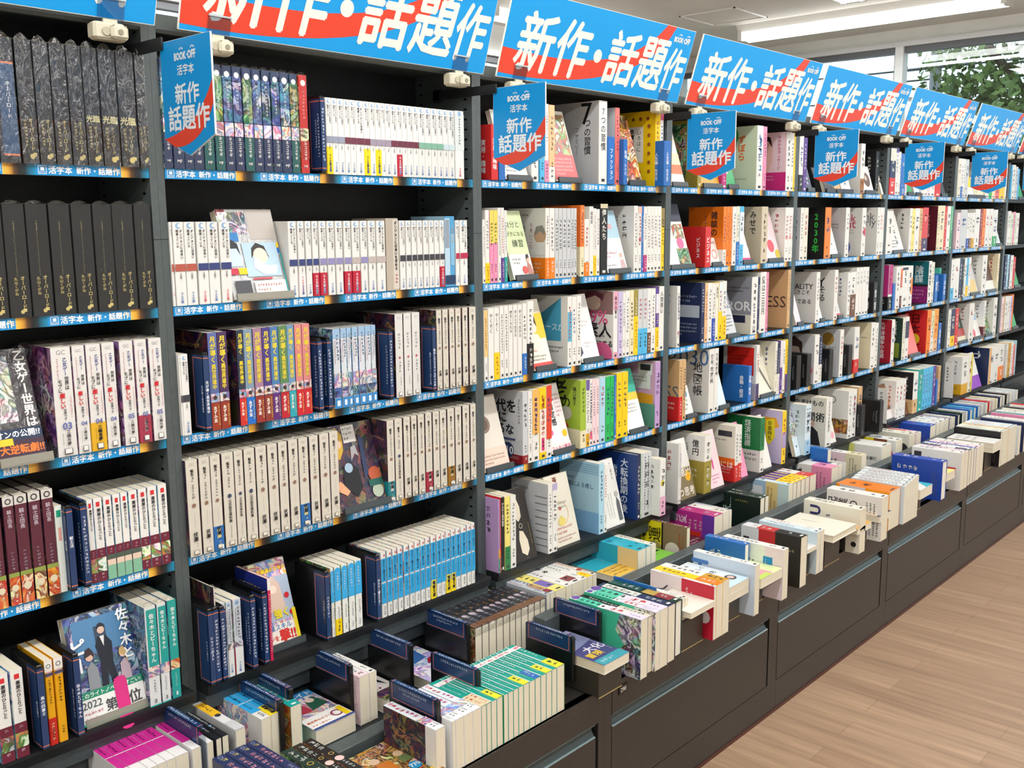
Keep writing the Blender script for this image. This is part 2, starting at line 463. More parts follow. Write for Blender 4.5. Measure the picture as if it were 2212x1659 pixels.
def shell(mb, t, d, z0, z1, r, th, k, y0=0.0):
    o = outline(t, d, r, y0); i = outline(t - 2 * th, d, max(r - th, 0.0002), y0 + th); n = len(o)
    prof = o + i[::-1]
    a = len(mb.v); m = mb.mi(k)
    for z in (z0, z1): mb.v += [(x, y, z) for x, y in prof]
    L = len(prof)
    for j in range(L):
        mb.f.append((a + j, a + (j + 1) % L, a + L + (j + 1) % L, a + L + j)); mb.m.append(m)
    for lay, flip in ((0, False), (L, True)):
        for j in range(n - 1):
            q = (a + lay + j, a + lay + j + 1, a + lay + 2 * n - 2 - j, a + lay + 2 * n - 1 - j)
            mb.f.append(q if flip else q[::-1]); mb.m.append(m)

ORD1 = ['', 'first', 'second', 'third', 'fourth', 'fifth', 'sixth', 'seventh', 'eighth', 'ninth', 'tenth', 'eleventh', 'twelfth', 'thirteenth', 'fourteenth', 'fifteenth', 'sixteenth', 'seventeenth', 'eighteenth', 'nineteenth']
def ordinal(n):
    if n < 20: return ORD1[n]
    t = {2: 'twent', 3: 'thirt', 4: 'fort', 5: 'fift', 6: 'sixt'}[n // 10]
    return t + 'ieth' if n % 10 == 0 else t + 'y-' + ORD1[n % 10]

_MESH = {}
def book_meshes(key, t, h, d, st, lod):
    """cover, page block, paper band and film of one kind of book at one thickness"""
    mk = (key, round(t, 4), round(h, 4), round(d, 4), lod)
    if mk in _MESH: return _MESH[mk]
    hard = st.get('hard', 0); r = min(0.0016, t * 0.3); th = 0.0022 if hard else 0.0006
    seed = sum(ord(c) for c in str(key)) % 997
    out = {}
    mb = MB()
    shell(mb, t, d, 0, h, r, th, st['col'])
    if st.get('lcol'): Face(mb, d, h, lambda u, v, e: (-t / 2 - e, d - u, v), 0.0001).rect(0, d - r, 0, h, st['lcol'])
    Face(mb, t, h, lambda u, v, e: (-t / 2 + u, -e, v)).deco(st.get('sp', []), seed)
    if st.get('lf'):
        Face(mb, d, h, lambda u, v, e: (-t / 2 - 0.0001 - e, d - u, v)).deco(st['lf'], seed)
    ins = 0.003 if hard else 0.0006
    def pages(b):
        b.box(-t / 2 + th, t / 2 - th, th + 0.0004, d - ins - 0.0004, ins * 0.6, h - ins, st.get('page', 'page'))
    if lod:
        pages(mb)
    else:
        b = MB(); pages(b); out['page_block'] = b.mesh('page_block')
    out['cover'] = mb.mesh('cover')
    if st.get('obi'):
        bh, bc, bd = st['obi'][0], st['obi'][1], st['obi'][2] if len(st['obi']) > 2 else []
        bl = st['obi'][3] if len(st['obi']) > 3 else []
        b = MB(); g = 0.0007
        shell(b, t + 2 * g, d - 0.0004, 0.0003, bh * h, r + g, 0.0003, bc, -g)
        Face(b, t, bh * h, lambda u, v, e: (-t / 2 + u, -g - e, v + 0.0003)).deco(bd, seed + 5)
        Face(b, d, bh * h, lambda u, v, e: (-t / 2 - g - e, d - u, v + 0.0003)).deco(bl, seed + 6)
        out['paper_band'] = b.mesh('paper_band')
    if st.get('wrap'):
        b = MB(); g = 0.0011; rr = random.Random(seed); hi = st['wrap'] > 1
        fk = 'wrap' if hi else 'wraplow'
        nx, nz = 3, 9
        def grid(fn, nu, nv):
            o = len(b.v); m = b.mi(fk)
            for j in range(nv + 1):
                for i in range(nu + 1): b.v.append(fn(i / nu, j / nv))
            for j in range(nv):
                for i in range(nu):
                    b.f.append((o + j * (nu + 1) + i, o + j * (nu + 1) + i + 1, o + (j + 1) * (nu + 1) + i + 1, o + (j + 1) * (nu + 1) + i)); b.m.append(m)
        jt = lambda a: rr.uniform(-a, a)
        a = 0.0006 if hi else 0.0002
        grid(lambda u, v: (-t / 2 + u * t, -g - abs(jt(a)), -0.001 + v * (h + 0.002)), nx, nz)
        grid(lambda u, v: (-t / 2 - g * 0.5, d + 0.001 - u * (d + 0.002), -0.001 + v * (h + 0.002)), 4, nz)
        grid(lambda u, v: (-t / 2 + u * t, -g + v * (d + g), h + 0.0012), 2, 3)
        # the gathered seal at the top and bottom of the film
        for zz, dz in ((h + 0.0012, 1), (0.0, -1)):
            hh = (0.010 if hi else 0.0055) * (1 if dz > 0 else 0.6)
            pk = [(-t / 2, 0.0), (-t * 0.28, hh * rr.uniform(0.6, 0.9)), (0.0, hh * rr.uniform(0.8, 1.1)), (t * 0.3, hh * rr.uniform(0.5, 0.9)), (t / 2, 0.0)]
            for q in range(4):
                (xa, za), (xb, zb) = pk[q], pk[q + 1]
                b.poly([(xa, -g, zz), (xb, -g, zz), (xb * 0.9, -g + 0.004, zz + dz * zb), (xa * 0.9, -g + 0.004, zz + dz * za)], fk)
                b.poly([(xa * 0.9, -g + 0.004, zz + dz * za), (xb * 0.9, -g + 0.004, zz + dz * zb), (xb, 0.02, zz), (xa, 0.02, zz)], fk)
        out['plastic_wrap'] = b.mesh('plastic_wrap')
    _MESH[mk] = out
    return out

def place(mode, loc, tilt=0.0, yaw=0.0, t=0.0):
    T = Matrix.Translation(loc)
    if mode == 'S': return T @ Matrix.Rotation(yaw, 4, 'Z') @ Matrix.Rotation(tilt, 4, 'Y')
    if mode == 'F': return T @ Matrix.Rotation(-tilt, 4, 'X') @ Matrix.Translation((0, t / 2, 0)) @ Matrix.Rotation(PI / 2, 4, 'Z')
    if mode == 'U': return T @ Matrix.Rotation(yaw, 4, 'Z') @ Matrix.Rotation(-PI / 2, 4, 'X')
    if mode == 'L': return T @ Matrix.Rotation(yaw, 4, 'Z') @ Matrix.Rotation(-PI / 2, 4, 'X') @ Matrix.Translation((0, -t / 2, 0)) @ Matrix.Rotation(PI / 2, 4, 'Z')

CNT = {'label': set()}
def add_book(name, label, group, key, st, t, h, d, mtx, lod=0):
    ms = book_meshes(key, t, h, d, st, lod)
    if lod and len(ms) == 1:
        o = obj(name, ms['cover']); o.matrix_world = mtx
        return tag(o, label, 'book', group)
    r = thing(name, label, 'book', mtx, group)
    for k in ('cover', 'page_block', 'paper_band', 'plastic_wrap'):
        if k in ms: obj(k, ms[k], r)
    return r

# ------------------------------------------------------------------ room
W8 = 0.8
NB = 8                                   # bays run from x = -0.8 to x = 5.6
def structure(mb, name):
    o = mb.build(name); o['kind'] = 'structure'; return o

b = MB(); b.box(LEFTW, FAR + 0.1, NEARW, BACK, FLOOR - 0.1, FLOOR, 'floor'); structure(b, 'floor')
b = MB(); b.box(LEFTW, FAR + 0.1, NEARW, BACK + 0.1, CEIL, CEIL + 0.1, 'ceil'); structure(b, 'ceiling')
b = MB()
hx0, hx1, hy0, hy1 = 5.06, 5.50, 1.80, 2.22
for q in ((hx0, hx1, hy0, hy0 + 0.012), (hx0, hx1, hy1 - 0.012, hy1), (hx0, hx0 + 0.012, hy0, hy1), (hx1 - 0.012, hx1, hy0, hy1)):
    b.box(q[0], q[1], q[2], q[3], CEIL - 0.006, CEIL, '#e6e6e2')
structure(b, 'trim_1')

def window_wall(name, along, pos, a0, a1, openings, zlo, zhi, sgn):
    """a wall with a band of windows; along = 'y' (wall at x=pos) or 'x' (wall at y=pos)"""
    def bx(mb, a, c, z0, z1, t0, t1, k):
        if along == 'y': mb.box(min(pos + sgn * t0, pos + sgn * t1), max(pos + sgn * t0, pos + sgn * t1), a, c, z0, z1, k)
        else: mb.box(a, c, min(pos + sgn * t0, pos + sgn * t1), max(pos + sgn * t0, pos + sgn * t1), z0, z1, k)
    w = MB(); bx(w, a0, a1, FLOOR, zlo, 0, 0.12, 'wall'); bx(w, a0, a1, zhi, CEIL, 0, 0.12, 'wall')
    e = a0
    for o0, o1 in openings:
        if o0 > e: bx(w, e, o0, zlo, zhi, 0, 0.12, 'wall')
        e = o1
    if e < a1: bx(w, e, a1, zlo, zhi, 0, 0.12, 'wall')
    structure(w, name)
    for n, (o0, o1) in enumerate(openings):
        global WN
        WN += 1
        f = MB(); t = 0.045
        bx(f, o0, o1, zhi - 0.035, zhi, -0.025, 0.07, '#d3d6d8'); bx(f, o0, o1, zhi - 0.075, zhi - 0.035, 0.005, 0.06, '#5d6066')
        bx(f, o0, o1, zlo, zlo + t, -0.025, 0.07, '#d3d6d8')
        bx(f, o0, o0 + 0.03, zlo, zhi, -0.02, 0.07, '#dcdfe0'); bx(f, o1 - 0.03, o1, zlo, zhi, -0.02, 0.07, '#dcdfe0')
        bx(f, o0 + 0.03, o0 + 0.042, zlo, zhi, 0.0, 0.06, '#4d5055')
        root = f.build('window_%d' % WN); root['kind'] = 'structure'
        g = MB(); bx(g, o0 + 0.03, o1 - 0.03, zlo + t, zhi - 0.04, 0.030, 0.034, 'glass'); g.build('window_pane', root)
WN = 0
window_wall('wall_right', 'y', FAR, NEARW, BACK, [(-3.9, -2.35), (-2.25, -0.5), (-0.4, 1.32), (1.32, 3.2)], 0.8, 2.69, 1)
window_wall('wall_back', 'x', BACK, LEFTW, FAR, [(-4.0, -2.6), (-2.5, -1.1), (-1.0, 0.55), (0.6, 2.05), (2.1, 3.6), (3.65, 5.1), (5.15, 6.5)], 0.8, 2.60, 1)
b = MB(); b.box(LEFTW, FAR + 0.1, NEARW - 0.1, NEARW, FLOOR, CEIL, 'wall'); structure(b, 'wall_front')
b = MB(); b.box(LEFTW - 0.1, LEFTW, NEARW, BACK + 0.1, FLOOR, CEIL, 'wall'); structure(b, 'wall_left')

# fluorescent fixtures
for n, (x0, y0, x1, y1) in enumerate(LIGHT_ROWS):
    L = math.hypot(x1 - x0, y1 - y0)
    mt = Matrix.Translation((x0, y0, CEIL)) @ Matrix.Rotation(math.atan2(y1 - y0, x1 - x0), 4, 'Z')
    row = {2.8: 'row nearest the rear windows', 0.98: 'row behind the bookcases', -0.95: 'row over the aisle', -2.75: 'row farthest in front of the bookcases'}.get(y0)
    lab = ('twin-tube ceiling light, %s in %s' % (ordinal(n % 7 + 1), row)) if row else 'twin-tube ceiling light set crosswise by the right windows, %s from front wall' % ordinal(n - 27)
    r = thing('ceiling_light', lab, 'ceiling light', mt, 'fluorescent ceiling lights')
    h = MB(); h.ext([(-0.10, 0.0), (-0.07, -0.045), (0.07, -0.045), (0.10, 0.0)], 0.0, L, '#e3e3df'); h.build('housing', r)
    for s in (-1, 1):
        e = MB(); e.tube((0.02, s * 0.05, -0.085), (L - 0.02, s * 0.05, -0.085), 0.0165, 'tube', 12); e.build('lamp_tube', r)
    for xx in (0.0, L - 0.03):
        e = MB(); e.box(xx, xx + 0.03, -0.075, 0.075, -0.10, -0.045, '#e6e6e2'); e.build('lamp_socket', r)

# outside, beyond the glass
def outside():
    g = MB(); g.box(FAR + 0.3, 40, -30, 40, -0.3, -0.2, '#8c8c84'); g.box(-30, FAR + 0.3, BACK + 0.3, 40, -0.3, -0.2, '#8c8c84')
    o = g.build('ground'); o['kind'] = 'structure'
    rnd = random.Random(4)
    r = thing('tree', 'leafy green tree outside the window at the upper right', 'tree', Matrix.Translation((12.4, 1.5, -0.2)))
    tr = MB(); tr.tube((0, 0, 0), (0.05, 0.1, 2.4), 0.16, 'barkmat', 10)
    for i in range(9):
        a = rnd.uniform(0, 2 * PI); l = rnd.uniform(0.6, 1.5); z = rnd.uniform(1.9, 2.6)
        tr.tube((0.04, 0.08, z), (math.cos(a) * l, math.sin(a) * l, z + rnd.uniform(0.6, 1.6)), 0.05, 'barkmat', 6)
    tr.build('trunk', r)
    cl = [(rnd.uniform(-1.0, 1.0), rnd.uniform(-2.4, 1.45), rnd.uniform(1.9, 5.2), rnd.uniform(0.4, 0.8)) for _ in range(72)]
    f = MB()
    for cx, cy, cz, cr in cl:
        for _ in range(240):
            d = Vector((rnd.gauss(0, 1), rnd.gauss(0, 1), rnd.gauss(0, 1))).normalized() * cr * rnd.uniform(0.55, 1.05)
            c = Vector((cx, cy, cz)) + d
            a = Vector((rnd.gauss(0, 1), rnd.gauss(0, 1), rnd.gauss(0, 1))).normalized(); bb = a.cross(d).normalized()
            s = rnd.uniform(0.045, 0.085)
            f.poly([c - a * s, c + bb * s * 0.5, c + a * s, c - bb * s * 0.5], 'leafmat')
    f.build('foliage', r)
    p = thing('utility_pole', 'grey utility pole with crossarms beside the tree outside', 'utility pole', Matrix.Translation((16, 4.45, -0.2)))
    m = MB(); m.tube((0, 0, 0), (0, 0, 7.5), 0.09, '#8d9296', 10); m.build('pole', p)
    for z in (3.5, 4.0, 4.9):
        m = MB(); m.box(-0.05, 0.05, -0.6, 0.6, z, z + 0.08, '#8d9296'); m.build('crossarm', p)
    for i, (z, dx) in enumerate(((3.66, 0.2), (3.78, -0.2), (4.1, 0.1), (4.32, -0.1), (3.4, 0.3))):
        m = MB(); pts = [(16 + dx, -12 + 3 * k, z + 0.0025 * (3 * k - 16) ** 2) for k in range(11)]
        for a, c in zip(pts, pts[1:]): m.tube(a, c, 0.014, '#3a4048', 6)
        w = m.build('power_line'); tag(w, 'thin dark power line outside, %s from the ground' % ordinal([3.4, 3.66, 3.78, 4.1, 4.32].index(z) + 1), 'power line', 'power lines outside')
    m = MB(); pts = [(-10 + 3 * k, 12.0, 4.6) for k in range(11)]
    for a, c in zip(pts, pts[1:]): m.tube(a, c, 0.014, '#3a4048', 6)
    tag(m.build('power_line'), 'thin dark power line outside the rear windows', 'power line', 'power lines outside')
outside()

# ------------------------------------------------------------------ bookcases
SURF = [1.523, 1.281, 1.045, 0.814]
LEDGE, REAR, FRONT, YB = 0.572, 0.425, 0.385, -0.38
BAY = ['leftmost bay', 'second bay', 'third bay', 'fourth bay', 'fifth bay', 'sixth bay', 'seventh bay', 'farthest bay']
ROWN = ['top shelf', 'second shelf', 'third shelf', 'fourth shelf', 'ledge', 'rear bin', 'front bin']

def strip_mesh():
    if 'strip' in _MESH: return _MESH['strip']
    b = MB(); L = 4 * SEG
    b.box(0.0, L, 0.0, 0.0012, 0.0, 0.0178, 'strip')
    f = Face(b, L, 0.0178, lambda u, v, e: (u, -e, v), 0.0002)
    for k in range(4):
        u = k * SEG
        f.k = 1
        f.rect(u + 0.004, u + 0.0175, 0.0022, 0.0156, '#d9e6ee'); f.k = 2
        f.rect(u + 0.0052, u + 0.0163, 0.0034, 0.0144, '#1a86c8'); f.k = 3
        f.rect(u + 0.0078, u + 0.0137, 0.0076, 0.0128, '#e6eef2'); f.hor('BOOK', u + 0.0062, u + 0.0153, 0.0056, '#e6eef2', 0.02)
        f.hor('活字本', u + 0.0205, u + 0.0585, 0.0088, '#eef3f5', 0.03)
        f.hor('新作・話題', u + 0.066, u + 0.1265, 0.0088, '#eef3f5', 0.03)
        f.hor('作', u + 0.1275, u + 0.1395, 0.0088, '#f4ead6', 0.03)
    _MESH['strip'] = b.mesh('price_strip'); return _MESH['strip']

def bookcase(n):
    X = (n - 1) * W8; last = n == NB - 1
    r = thing('bookcase', 'dark steel bookcase with drawer base, %s' % ('leftmost in the run' if n == 0 else 'farthest in the run' if last else ordinal(n + 1) + ' from the left in the run'), 'bookcase', Matrix.Translation((X, 0, 0)), 'bookcases standing in one long run')
    for s, (x0, x1) in enumerate(((0.0002, 0.0139), (0.7861, 0.7998))):
        b = MB()
        b.box(x0, x1, -0.0005, 0.195, FLOOR + 0.08, 1.782, 'slate')
        xi = x0 - 0.0002 if s else x1 + 0.0002
        for k in range(52):
            z = 0.60 + k * 0.0225
            for y in (0.016, 0.165):
                q = [(xi, y, z), (xi, y + 0.010, z), (xi, y + 0.010, z + 0.0042), (xi, y, z + 0.0042)]
                b.poly(q, 'hole')
        # joint in the column face
        b.box(x0, x1, -0.0007, -0.0004, 1.3995, 1.4003, 'hole')
        b.build('side_panel', r)
    b = MB(); b.box(0.0139, 0.7861, 0.188, 0.195, FLOOR + 0.08, 1.782, 'dark')
    b.build('back_panel', r)
    b = MB(); b.ext([(-0.001, 1.757), (0.004, 1.752), (0.012, 1.752), (0.012, 1.768), (0.19, 1.768), (0.19, 1.782), (-0.001, 1.782)], 0.0139, 0.7861, 'slate'); b.build('top_rail', r)
    for z in SURF:
        b = MB(); b.ext([(0.001, z - 0.018), (0.018, z - 0.018), (0.022, z - 0.004), (0.188, z - 0.004), (0.188, z), (0.001, z)], 0.0140, 0.7860, 'dark')
        s = b.build('shelf', r)
        if not last:
            st = obj('price_strip', strip_mesh(), s); st.location = (0.015, -0.0008, z - 0.0178)
    # display ledge with stepped front
    b = MB()
    b.ext([(-0.044, LEDGE), (0.188, LEDGE), (0.188, LEDGE - 0.02), (-0.026, LEDGE - 0.02), (-0.040, LEDGE - 0.022), (-0.044, LEDGE - 0.006)], 0.0140, 0.7860, 'dark'); b.build('display_ledge', r)
    b = MB()
    for z0, z1, y in ((0.520, 0.5495, -0.034), (0.476, 0.5175, -0.008), (REAR, 0.4735, 0.022)):
        b.ext([(y, z0), (y, z1 - 0.003), (y + 0.003, z1), (0.04, z1), (0.04, z0)], 0.0140, 0.7860, 'slate2')
    b.build('stepped_panel', r)
    b = MB(); b.box(0.0140, 0.7860, -0.170, 0.03, REAR - 0.012, REAR, 'dark'); b.build('rear_bin_floor', r)
    b = MB(); b.rbox(0.0002, 0.7998, -0.205, -0.167, 0.388, 0.500 if n > 1 else 0.4245, 'slate', 0.002); b.build('bin_rail', r)
    b = MB(); b.box(0.0002, 0.7998, YB + 0.002, -0.168, FRONT - 0.014, FRONT, 'base'); b.build('front_bin_floor', r)
    # drawer base
    b = MB()
    b.box(0.0002, 0.0275, YB, -0.1, FLOOR, FRONT - 0.0145, 'base'); b.box(0.7775, 0.7998, YB, -0.1, FLOOR, FRONT - 0.0145, 'base')
    b.box(0.0275, 0.7775, YB + 0.05, YB + 0.06, FLOOR, FRONT - 0.02, 'hole')
    b.build('base_frame', r)
    b = MB(); b.box(0.0285, 0.7775, YB - 0.001, YB + 0.02, 0.312, FRONT, 'base'); b.build('fascia', r)
    b = MB()
    b.box(0.0285, 0.7665, YB - 0.001, YB + 0.02, 0.108, 0.281, 'base')
    d = b.build('drawer', r)
    b = MB()
    b.ext([(YB + 0.016, 0.281), (YB + 0.018, 0.3105), (YB + 0.012, 0.3105), (YB + 0.010, 0.292), (YB + 0.004, 0.2835), (YB - 0.001, 0.281)], 0.0285, 0.7665, 'groove')
    b.ext([(YB - 0.0016, 0.2795), (YB + 0.0035, 0.2835), (YB + 0.0005, 0.2842), (YB - 0.0024, 0.2815)], 0.0285, 0.7640, 'lip')
    b.ext([(YB - 0.0016, 0.3105), (YB + 0.004, 0.3105), (YB + 0.004, 0.3125), (YB - 0.0016, 0.3125)], 0.0285, 0.7640, 'lip')
    b.build('handle_groove', d)
    b = MB(); b.box(0.0285, 0.7775, YB, YB + 0.02, FLOOR + 0.004, 0.105, 'base'); b.build('plinth', r)
    b = MB(); b.box(0.0002, 0.7998, YB - 0.003, YB - 0.0002, FLOOR, FLOOR + 0.009, '#4a2016'); b.build('floor_trim', r)
    if n in (2,):
        b = MB(); b.box(0.052, 0.085, YB - 0.003, YB - 0.001, 0.350, 0.371, '#0e0e0f')
        Face(b, 0.033, 0.021, lambda u, v, e: (0.052 + u, YB - 0.003 - e, 0.350 + v)).hor('290', 0.006, 0.027, 0.0105, '#e8e8e4', 0.02)
        b.build('number_plate', r)

M['slate2'] = None
def _s2():
    m, nt, bb = pr('bin_panel_steel', '#3a4245', 0.4, 0.5); noise_tint(nt, bb, '#363e41', '#3f474a', 40.0); return m
M['slate2'] = _s2()
for n in range(NB): bookcase(n)

# ------------------------------------------------------------------ signs
BLUE, RED, WHT = '#0a9ae2', '#e0452f', '#ecebe2'
def curve(pts, n=14):
    (a, b_, c, d) = pts; o = []
    for i in range(n + 1):
        t = i / n; q = 1 - t
        o.append((q**3 * a[0] + 3 * q * q * t * b_[0] + 3 * q * t * t * c[0] + t**3 * d[0], q**3 * a[1] + 3 * q * q * t * b_[1] + 3 * q * t * t * c[1] + t**3 * d[1]))
    return o
def logo(f, u0, u1, v, col):
    w = u1 - u0
    f.hor('BOOK', u0, u0 + w * 0.55, v, col, 0.05, tall=1.25)
    f.hor('OFF', u0 + w * 0.64, u1, v, col, 0.05, tall=1.25)
    f.rect(u0 + w * 0.575, u0 + w * 0.615, v - w * 0.02, v + w * 0.02, col)
    for cu in (0.34, 0.86):
        for a in (50, 90, 130):
            x = u0 + w * cu + math.cos(math.radians(a)) * w * 0.105; y = v + w * 0.095 + math.sin(math.radians(a)) * w * 0.085
            f.disc(x, y, w * 0.026, col, 10)

TILT = math.radians(17.5)
SGW, SGH = 0.757, 0.197
def header_sign(n):
    X = (n - 1) * W8 + 0.043; c, s = math.cos(TILT), math.sin(TILT); y0, z0 = -0.024, 1.757
    mt = Matrix.Translation((X, y0, z0)) @ Matrix.Rotation(TILT, 4, 'X')
    names = ['leftmost of the row, cut by the frame', 'over the second bay', 'over the third bay', 'over the fourth bay', 'over the fifth bay', 'over the sixth bay', 'over the seventh bay', 'over the farthest bay']
    r = thing('header_sign', 'blue header sign with white lettering, %s' % names[n], 'sign', mt, 'header signs above the bookcases')
    b = MB(); b.box(0, SGW, 0.0, 0.004, 0, SGH, '#ece9dc')
    f = Face(b, SGW, SGH, lambda u, v, e: (u, -e, v), 0.00025)
    f.rect(0.0012, SGW - 0.0012, 0.0012, SGH - 0.0012, BLUE); f.k = 2
    up = curve([(0.0012, 0.345), (0.30, 0.27), (0.66, 0.30), (0.815, 0.994)]); lo = curve([(0.0012, 0.055), (0.36, -0.02), (0.78, 0.24), (0.872, 0.994)])
    for i in range(14):
        q = [up[i], up[i + 1], lo[i + 1], lo[i]]
        b.poly([f.P(a * SGW if a > 0.01 else 0.0012, v * SGH) for a, v in q], RED)
    f.k = 3
    for ch, u0, u1 in (('新', 0.055, 0.245), ('作', 0.235, 0.42), ('話', 0.505, 0.695), ('題', 0.685, 0.865), ('作', 0.845, 0.985)):
        sc = 1.0
        vs, fs = glyph(ch, 0.04)
        a = min(x for x, y in vs); bb = max(x for x, y in vs); lo_ = min(y for x, y in vs); hi_ = max(y for x, y in vs)
        h0, h1 = (0.12, 0.79) if ch != '作' or u0 < 0.5 else (0.12, 0.72)
        U0, U1 = u0 * SGW, u1 * SGW
        f.heavy(vs, fs, lambda x, y: f.P(U0 + (x - a) / (bb - a) * (U1 - U0) * 0.86 + (y - lo_) / (hi_ - lo_) * 0.018, (h0 + (y - lo_) / (hi_ - lo_) * (h1 - h0)) * SGH), WHT, 0.022)
    f.disc(0.462 * SGW, 0.43 * SGH, 0.0165, WHT, 20)
    logo(f, 0.875 * SGW, 0.975 * SGW, 0.845 * SGH, WHT)
    b.build('sign_board', r)
    for u in (0.058, 0.660):
        k = MB(); k.box(u - 0.004, u + 0.042, -0.0022, -0.0012, -0.012, 0.034, 'acrylic'); k.box(u - 0.004, u + 0.042, 0.0045, 0.0055, -0.012, 0.030, 'acrylic')
        k.box(u - 0.004, u + 0.042, -0.0024, -0.0012, 0.031, 0.0335, '#c8d4dc')
        cl = k.build('sign_clip', r)
        m = MB(); R = Matrix.Rotation(-TILT, 4, 'X')
        def tp(x, y, z): return tuple(R @ Vector((x, y, z)))
        # clamp gripping the rail below, upright in the room
        q = MB(); q.rbox(u - 0.012, u + 0.046, -0.006, 0.020, -0.034, -0.006, 'clip', 0.004); q.rbox(u + 0.014, u + 0.044, -0.014, -0.005, -0.032, -0.010, 'clip', 0.004)
        q.tube((u + 0.008, -0.0085, -0.021), (u + 0.008, -0.004, -0.021), 0.007, '#b3ac94', 12); q.tube((u + 0.029, -0.0155, -0.021), (u + 0.029, -0.013, -0.021), 0.0045, '#8c8672', 10)
        q.box(u + 0.006, u + 0.030, -0.003, 0.003, -0.008, -0.001, 'clip')
        q.v = [tp(*p) for p in q.v]
        q.build('clamp', cl)
for n in range(NB): header_sign(n)

def pennant(n):
    """perpendicular shelf flag at the line between bay n and bay n + 1"""
    X = n * W8 - 0.021
    r = thing('shelf_flag', 'blue pointed shelf flag with red swoosh, %s from the left' % ordinal(n + 1), 'sign', Matrix.Translation((X, -0.074, 1.536)), 'pointed flags sticking out between the bays')
    b = MB(); Wd, H, tip = 0.153, 0.184, 0.030
    pf = [(0, tip), (Wd / 2, 0), (Wd, tip), (Wd, H), (0, H)]
    b.ext([(-u, v) for u, v in pf], 0.0, 0.003, '#dfe3e4')
    f = Face(b, Wd, H, lambda u, v, e: (-e, -u, v), 0.0002)
    b.poly([f.P(u, v) for u, v in ((0.0006, tip), (Wd / 2, 0.0006), (Wd - 0.001, tip), (Wd - 0.001, H - 0.0006), (0.0006, H - 0.0006))], '#0b93d8'); f.k = 2
    up = curve([(0.0, 0.165), (0.45, 0.20), (0.80, 0.36), (0.995, 0.62)]); lo = curve([(0.20, 0.085), (0.55, 0.06), (0.85, 0.20), (0.995, 0.42)])
    for i in range(14):
        b.poly([f.P(a * Wd + 0.0004, v * H) for a, v in (up[i], up[i + 1], lo[i + 1], lo[i])], RED)
    f.k = 3
    logo(f, 0.29 * Wd, 0.71 * Wd, 0.855 * H, '#e6eef2')
    f.hor('活字本', 0.335 * Wd, 0.665 * Wd, 0.735 * H, '#e6eef2', 0.018, tall=1.0)
    f.hor('新作', 0.27 * Wd, 0.74 * Wd, 0.535 * H, '#e6eef2', 0.024, tall=0.92)
    f.hor('話題作', 0.11 * Wd, 0.92 * Wd, 0.33 * H, '#e6eef2', 0.024, tall=0.98)
    b.build('flag_board', r)
    a = MB(); a.box(-0.004, -0.0005, -0.012, 0.19, 0.172, 0.192, 'dark'); a.box(-0.004, 0.0055, 0.17, 0.19, 0.168, 0.196, 'dark'); a.build('bracket_arm', r)
for n in range(0, NB): pennant(n)

# ------------------------------------------------------------------ dividers, stands, markers
_DC = {}
def divider(label, mtx, text=None, h=0.150, d=0.104, t=0.0105, plain=False, rows=1, seed=0, clear=False, group='navy title dividers'):
    r = thing('index_divider', label, 'divider', mtx, group)
    b = MB(); b.rbox(-t / 2, t / 2, 0.0006, d, 0, h, 'acrylic' if clear else 'divblack', 0.0012); b.build('divider_plate', r)
    if plain: return r
    c = MB(); z0, z1 = 0.006, h - 0.006; g = 0.0008; lw = 0.036
    c.box(-t / 2 - g, t / 2 + g * 0.2, -g, 0.0004, z0, z1, 'navy')
    c.box(-t / 2 - g, -t / 2 - 0.0001, -g, lw, z0, z1, 'navy')
    fs_ = Face(c, t, z1 - z0, lambda u, v, e: (-t / 2 + u, -g - e, z0 + v), 0.0002)
    fl = Face(c, lw, z1 - z0, lambda u, v, e: (-t / 2 - g - e, lw - u, z0 + v), 0.0002)
    H = z1 - z0; o = '#d9774a'
    fs_.rect(0, t, H - 0.0055, H - 0.004, o); fs_.rect(0, t, 0.0035, 0.005, o)
    fl.rect(0.0025, lw, H - 0.0055, H - 0.004, o); fl.rect(0.0025, lw, 0.0035, 0.005, o); fl.rect(0.0025, 0.0040, 0.0035, H - 0.004, o)
    if text:
        fs_.vert(text, t * 0.55, 0.008, H * 0.66, t * 0.62, '#dfe4ea', 0.02)
        fl.vert(text, lw - 0.006, 0.008, H * 0.60, 0.0055, '#c9d2de', 0.02)
    else:
        fs_.glyphs(t * 0.5, H * 0.12, H * 0.88, t * 0.58, '#dfe4ea', seed)
        fl.glyphs(lw - 0.007, H * 0.16, H * 0.80, 0.0058, '#c9d2de', seed + 2)
        if rows > 1: fl.glyphs(lw - 0.015, H * 0.3, H * 0.72, 0.0048, '#c9d2de', seed + 4)
    c.build('title_label', r)
    return r

def stand(label, loc, w=0.125, group='dark easel stands under face-out books', col='#4a5052', tilt=0.305):
    r = thing('book_stand', label, 'book stand', Matrix.Translation(loc), group)
    b = MB(); b.box(-w, 0, 0.002, 0.085, 0.0005, 0.0035, col); b.build('base', r)
    b = MB(); b.ext([(-0.004, 0.0005), (0.003, 0.0005), (0.003, 0.010), (0.0015, 0.0155), (-0.0015, 0.0155), (-0.004, 0.004)], -w, 0, col); b.build('front_lip', r)
    b = MB(); s = math.tan(tilt); b.ext([(0.046, 0.0036), (0.0485, 0.0036), (0.0485 + 0.09 * s, 0.0936), (0.046 + 0.09 * s, 0.0936)], -w + 0.02, -0.02, col); b.build('back_rest', r)
    return r

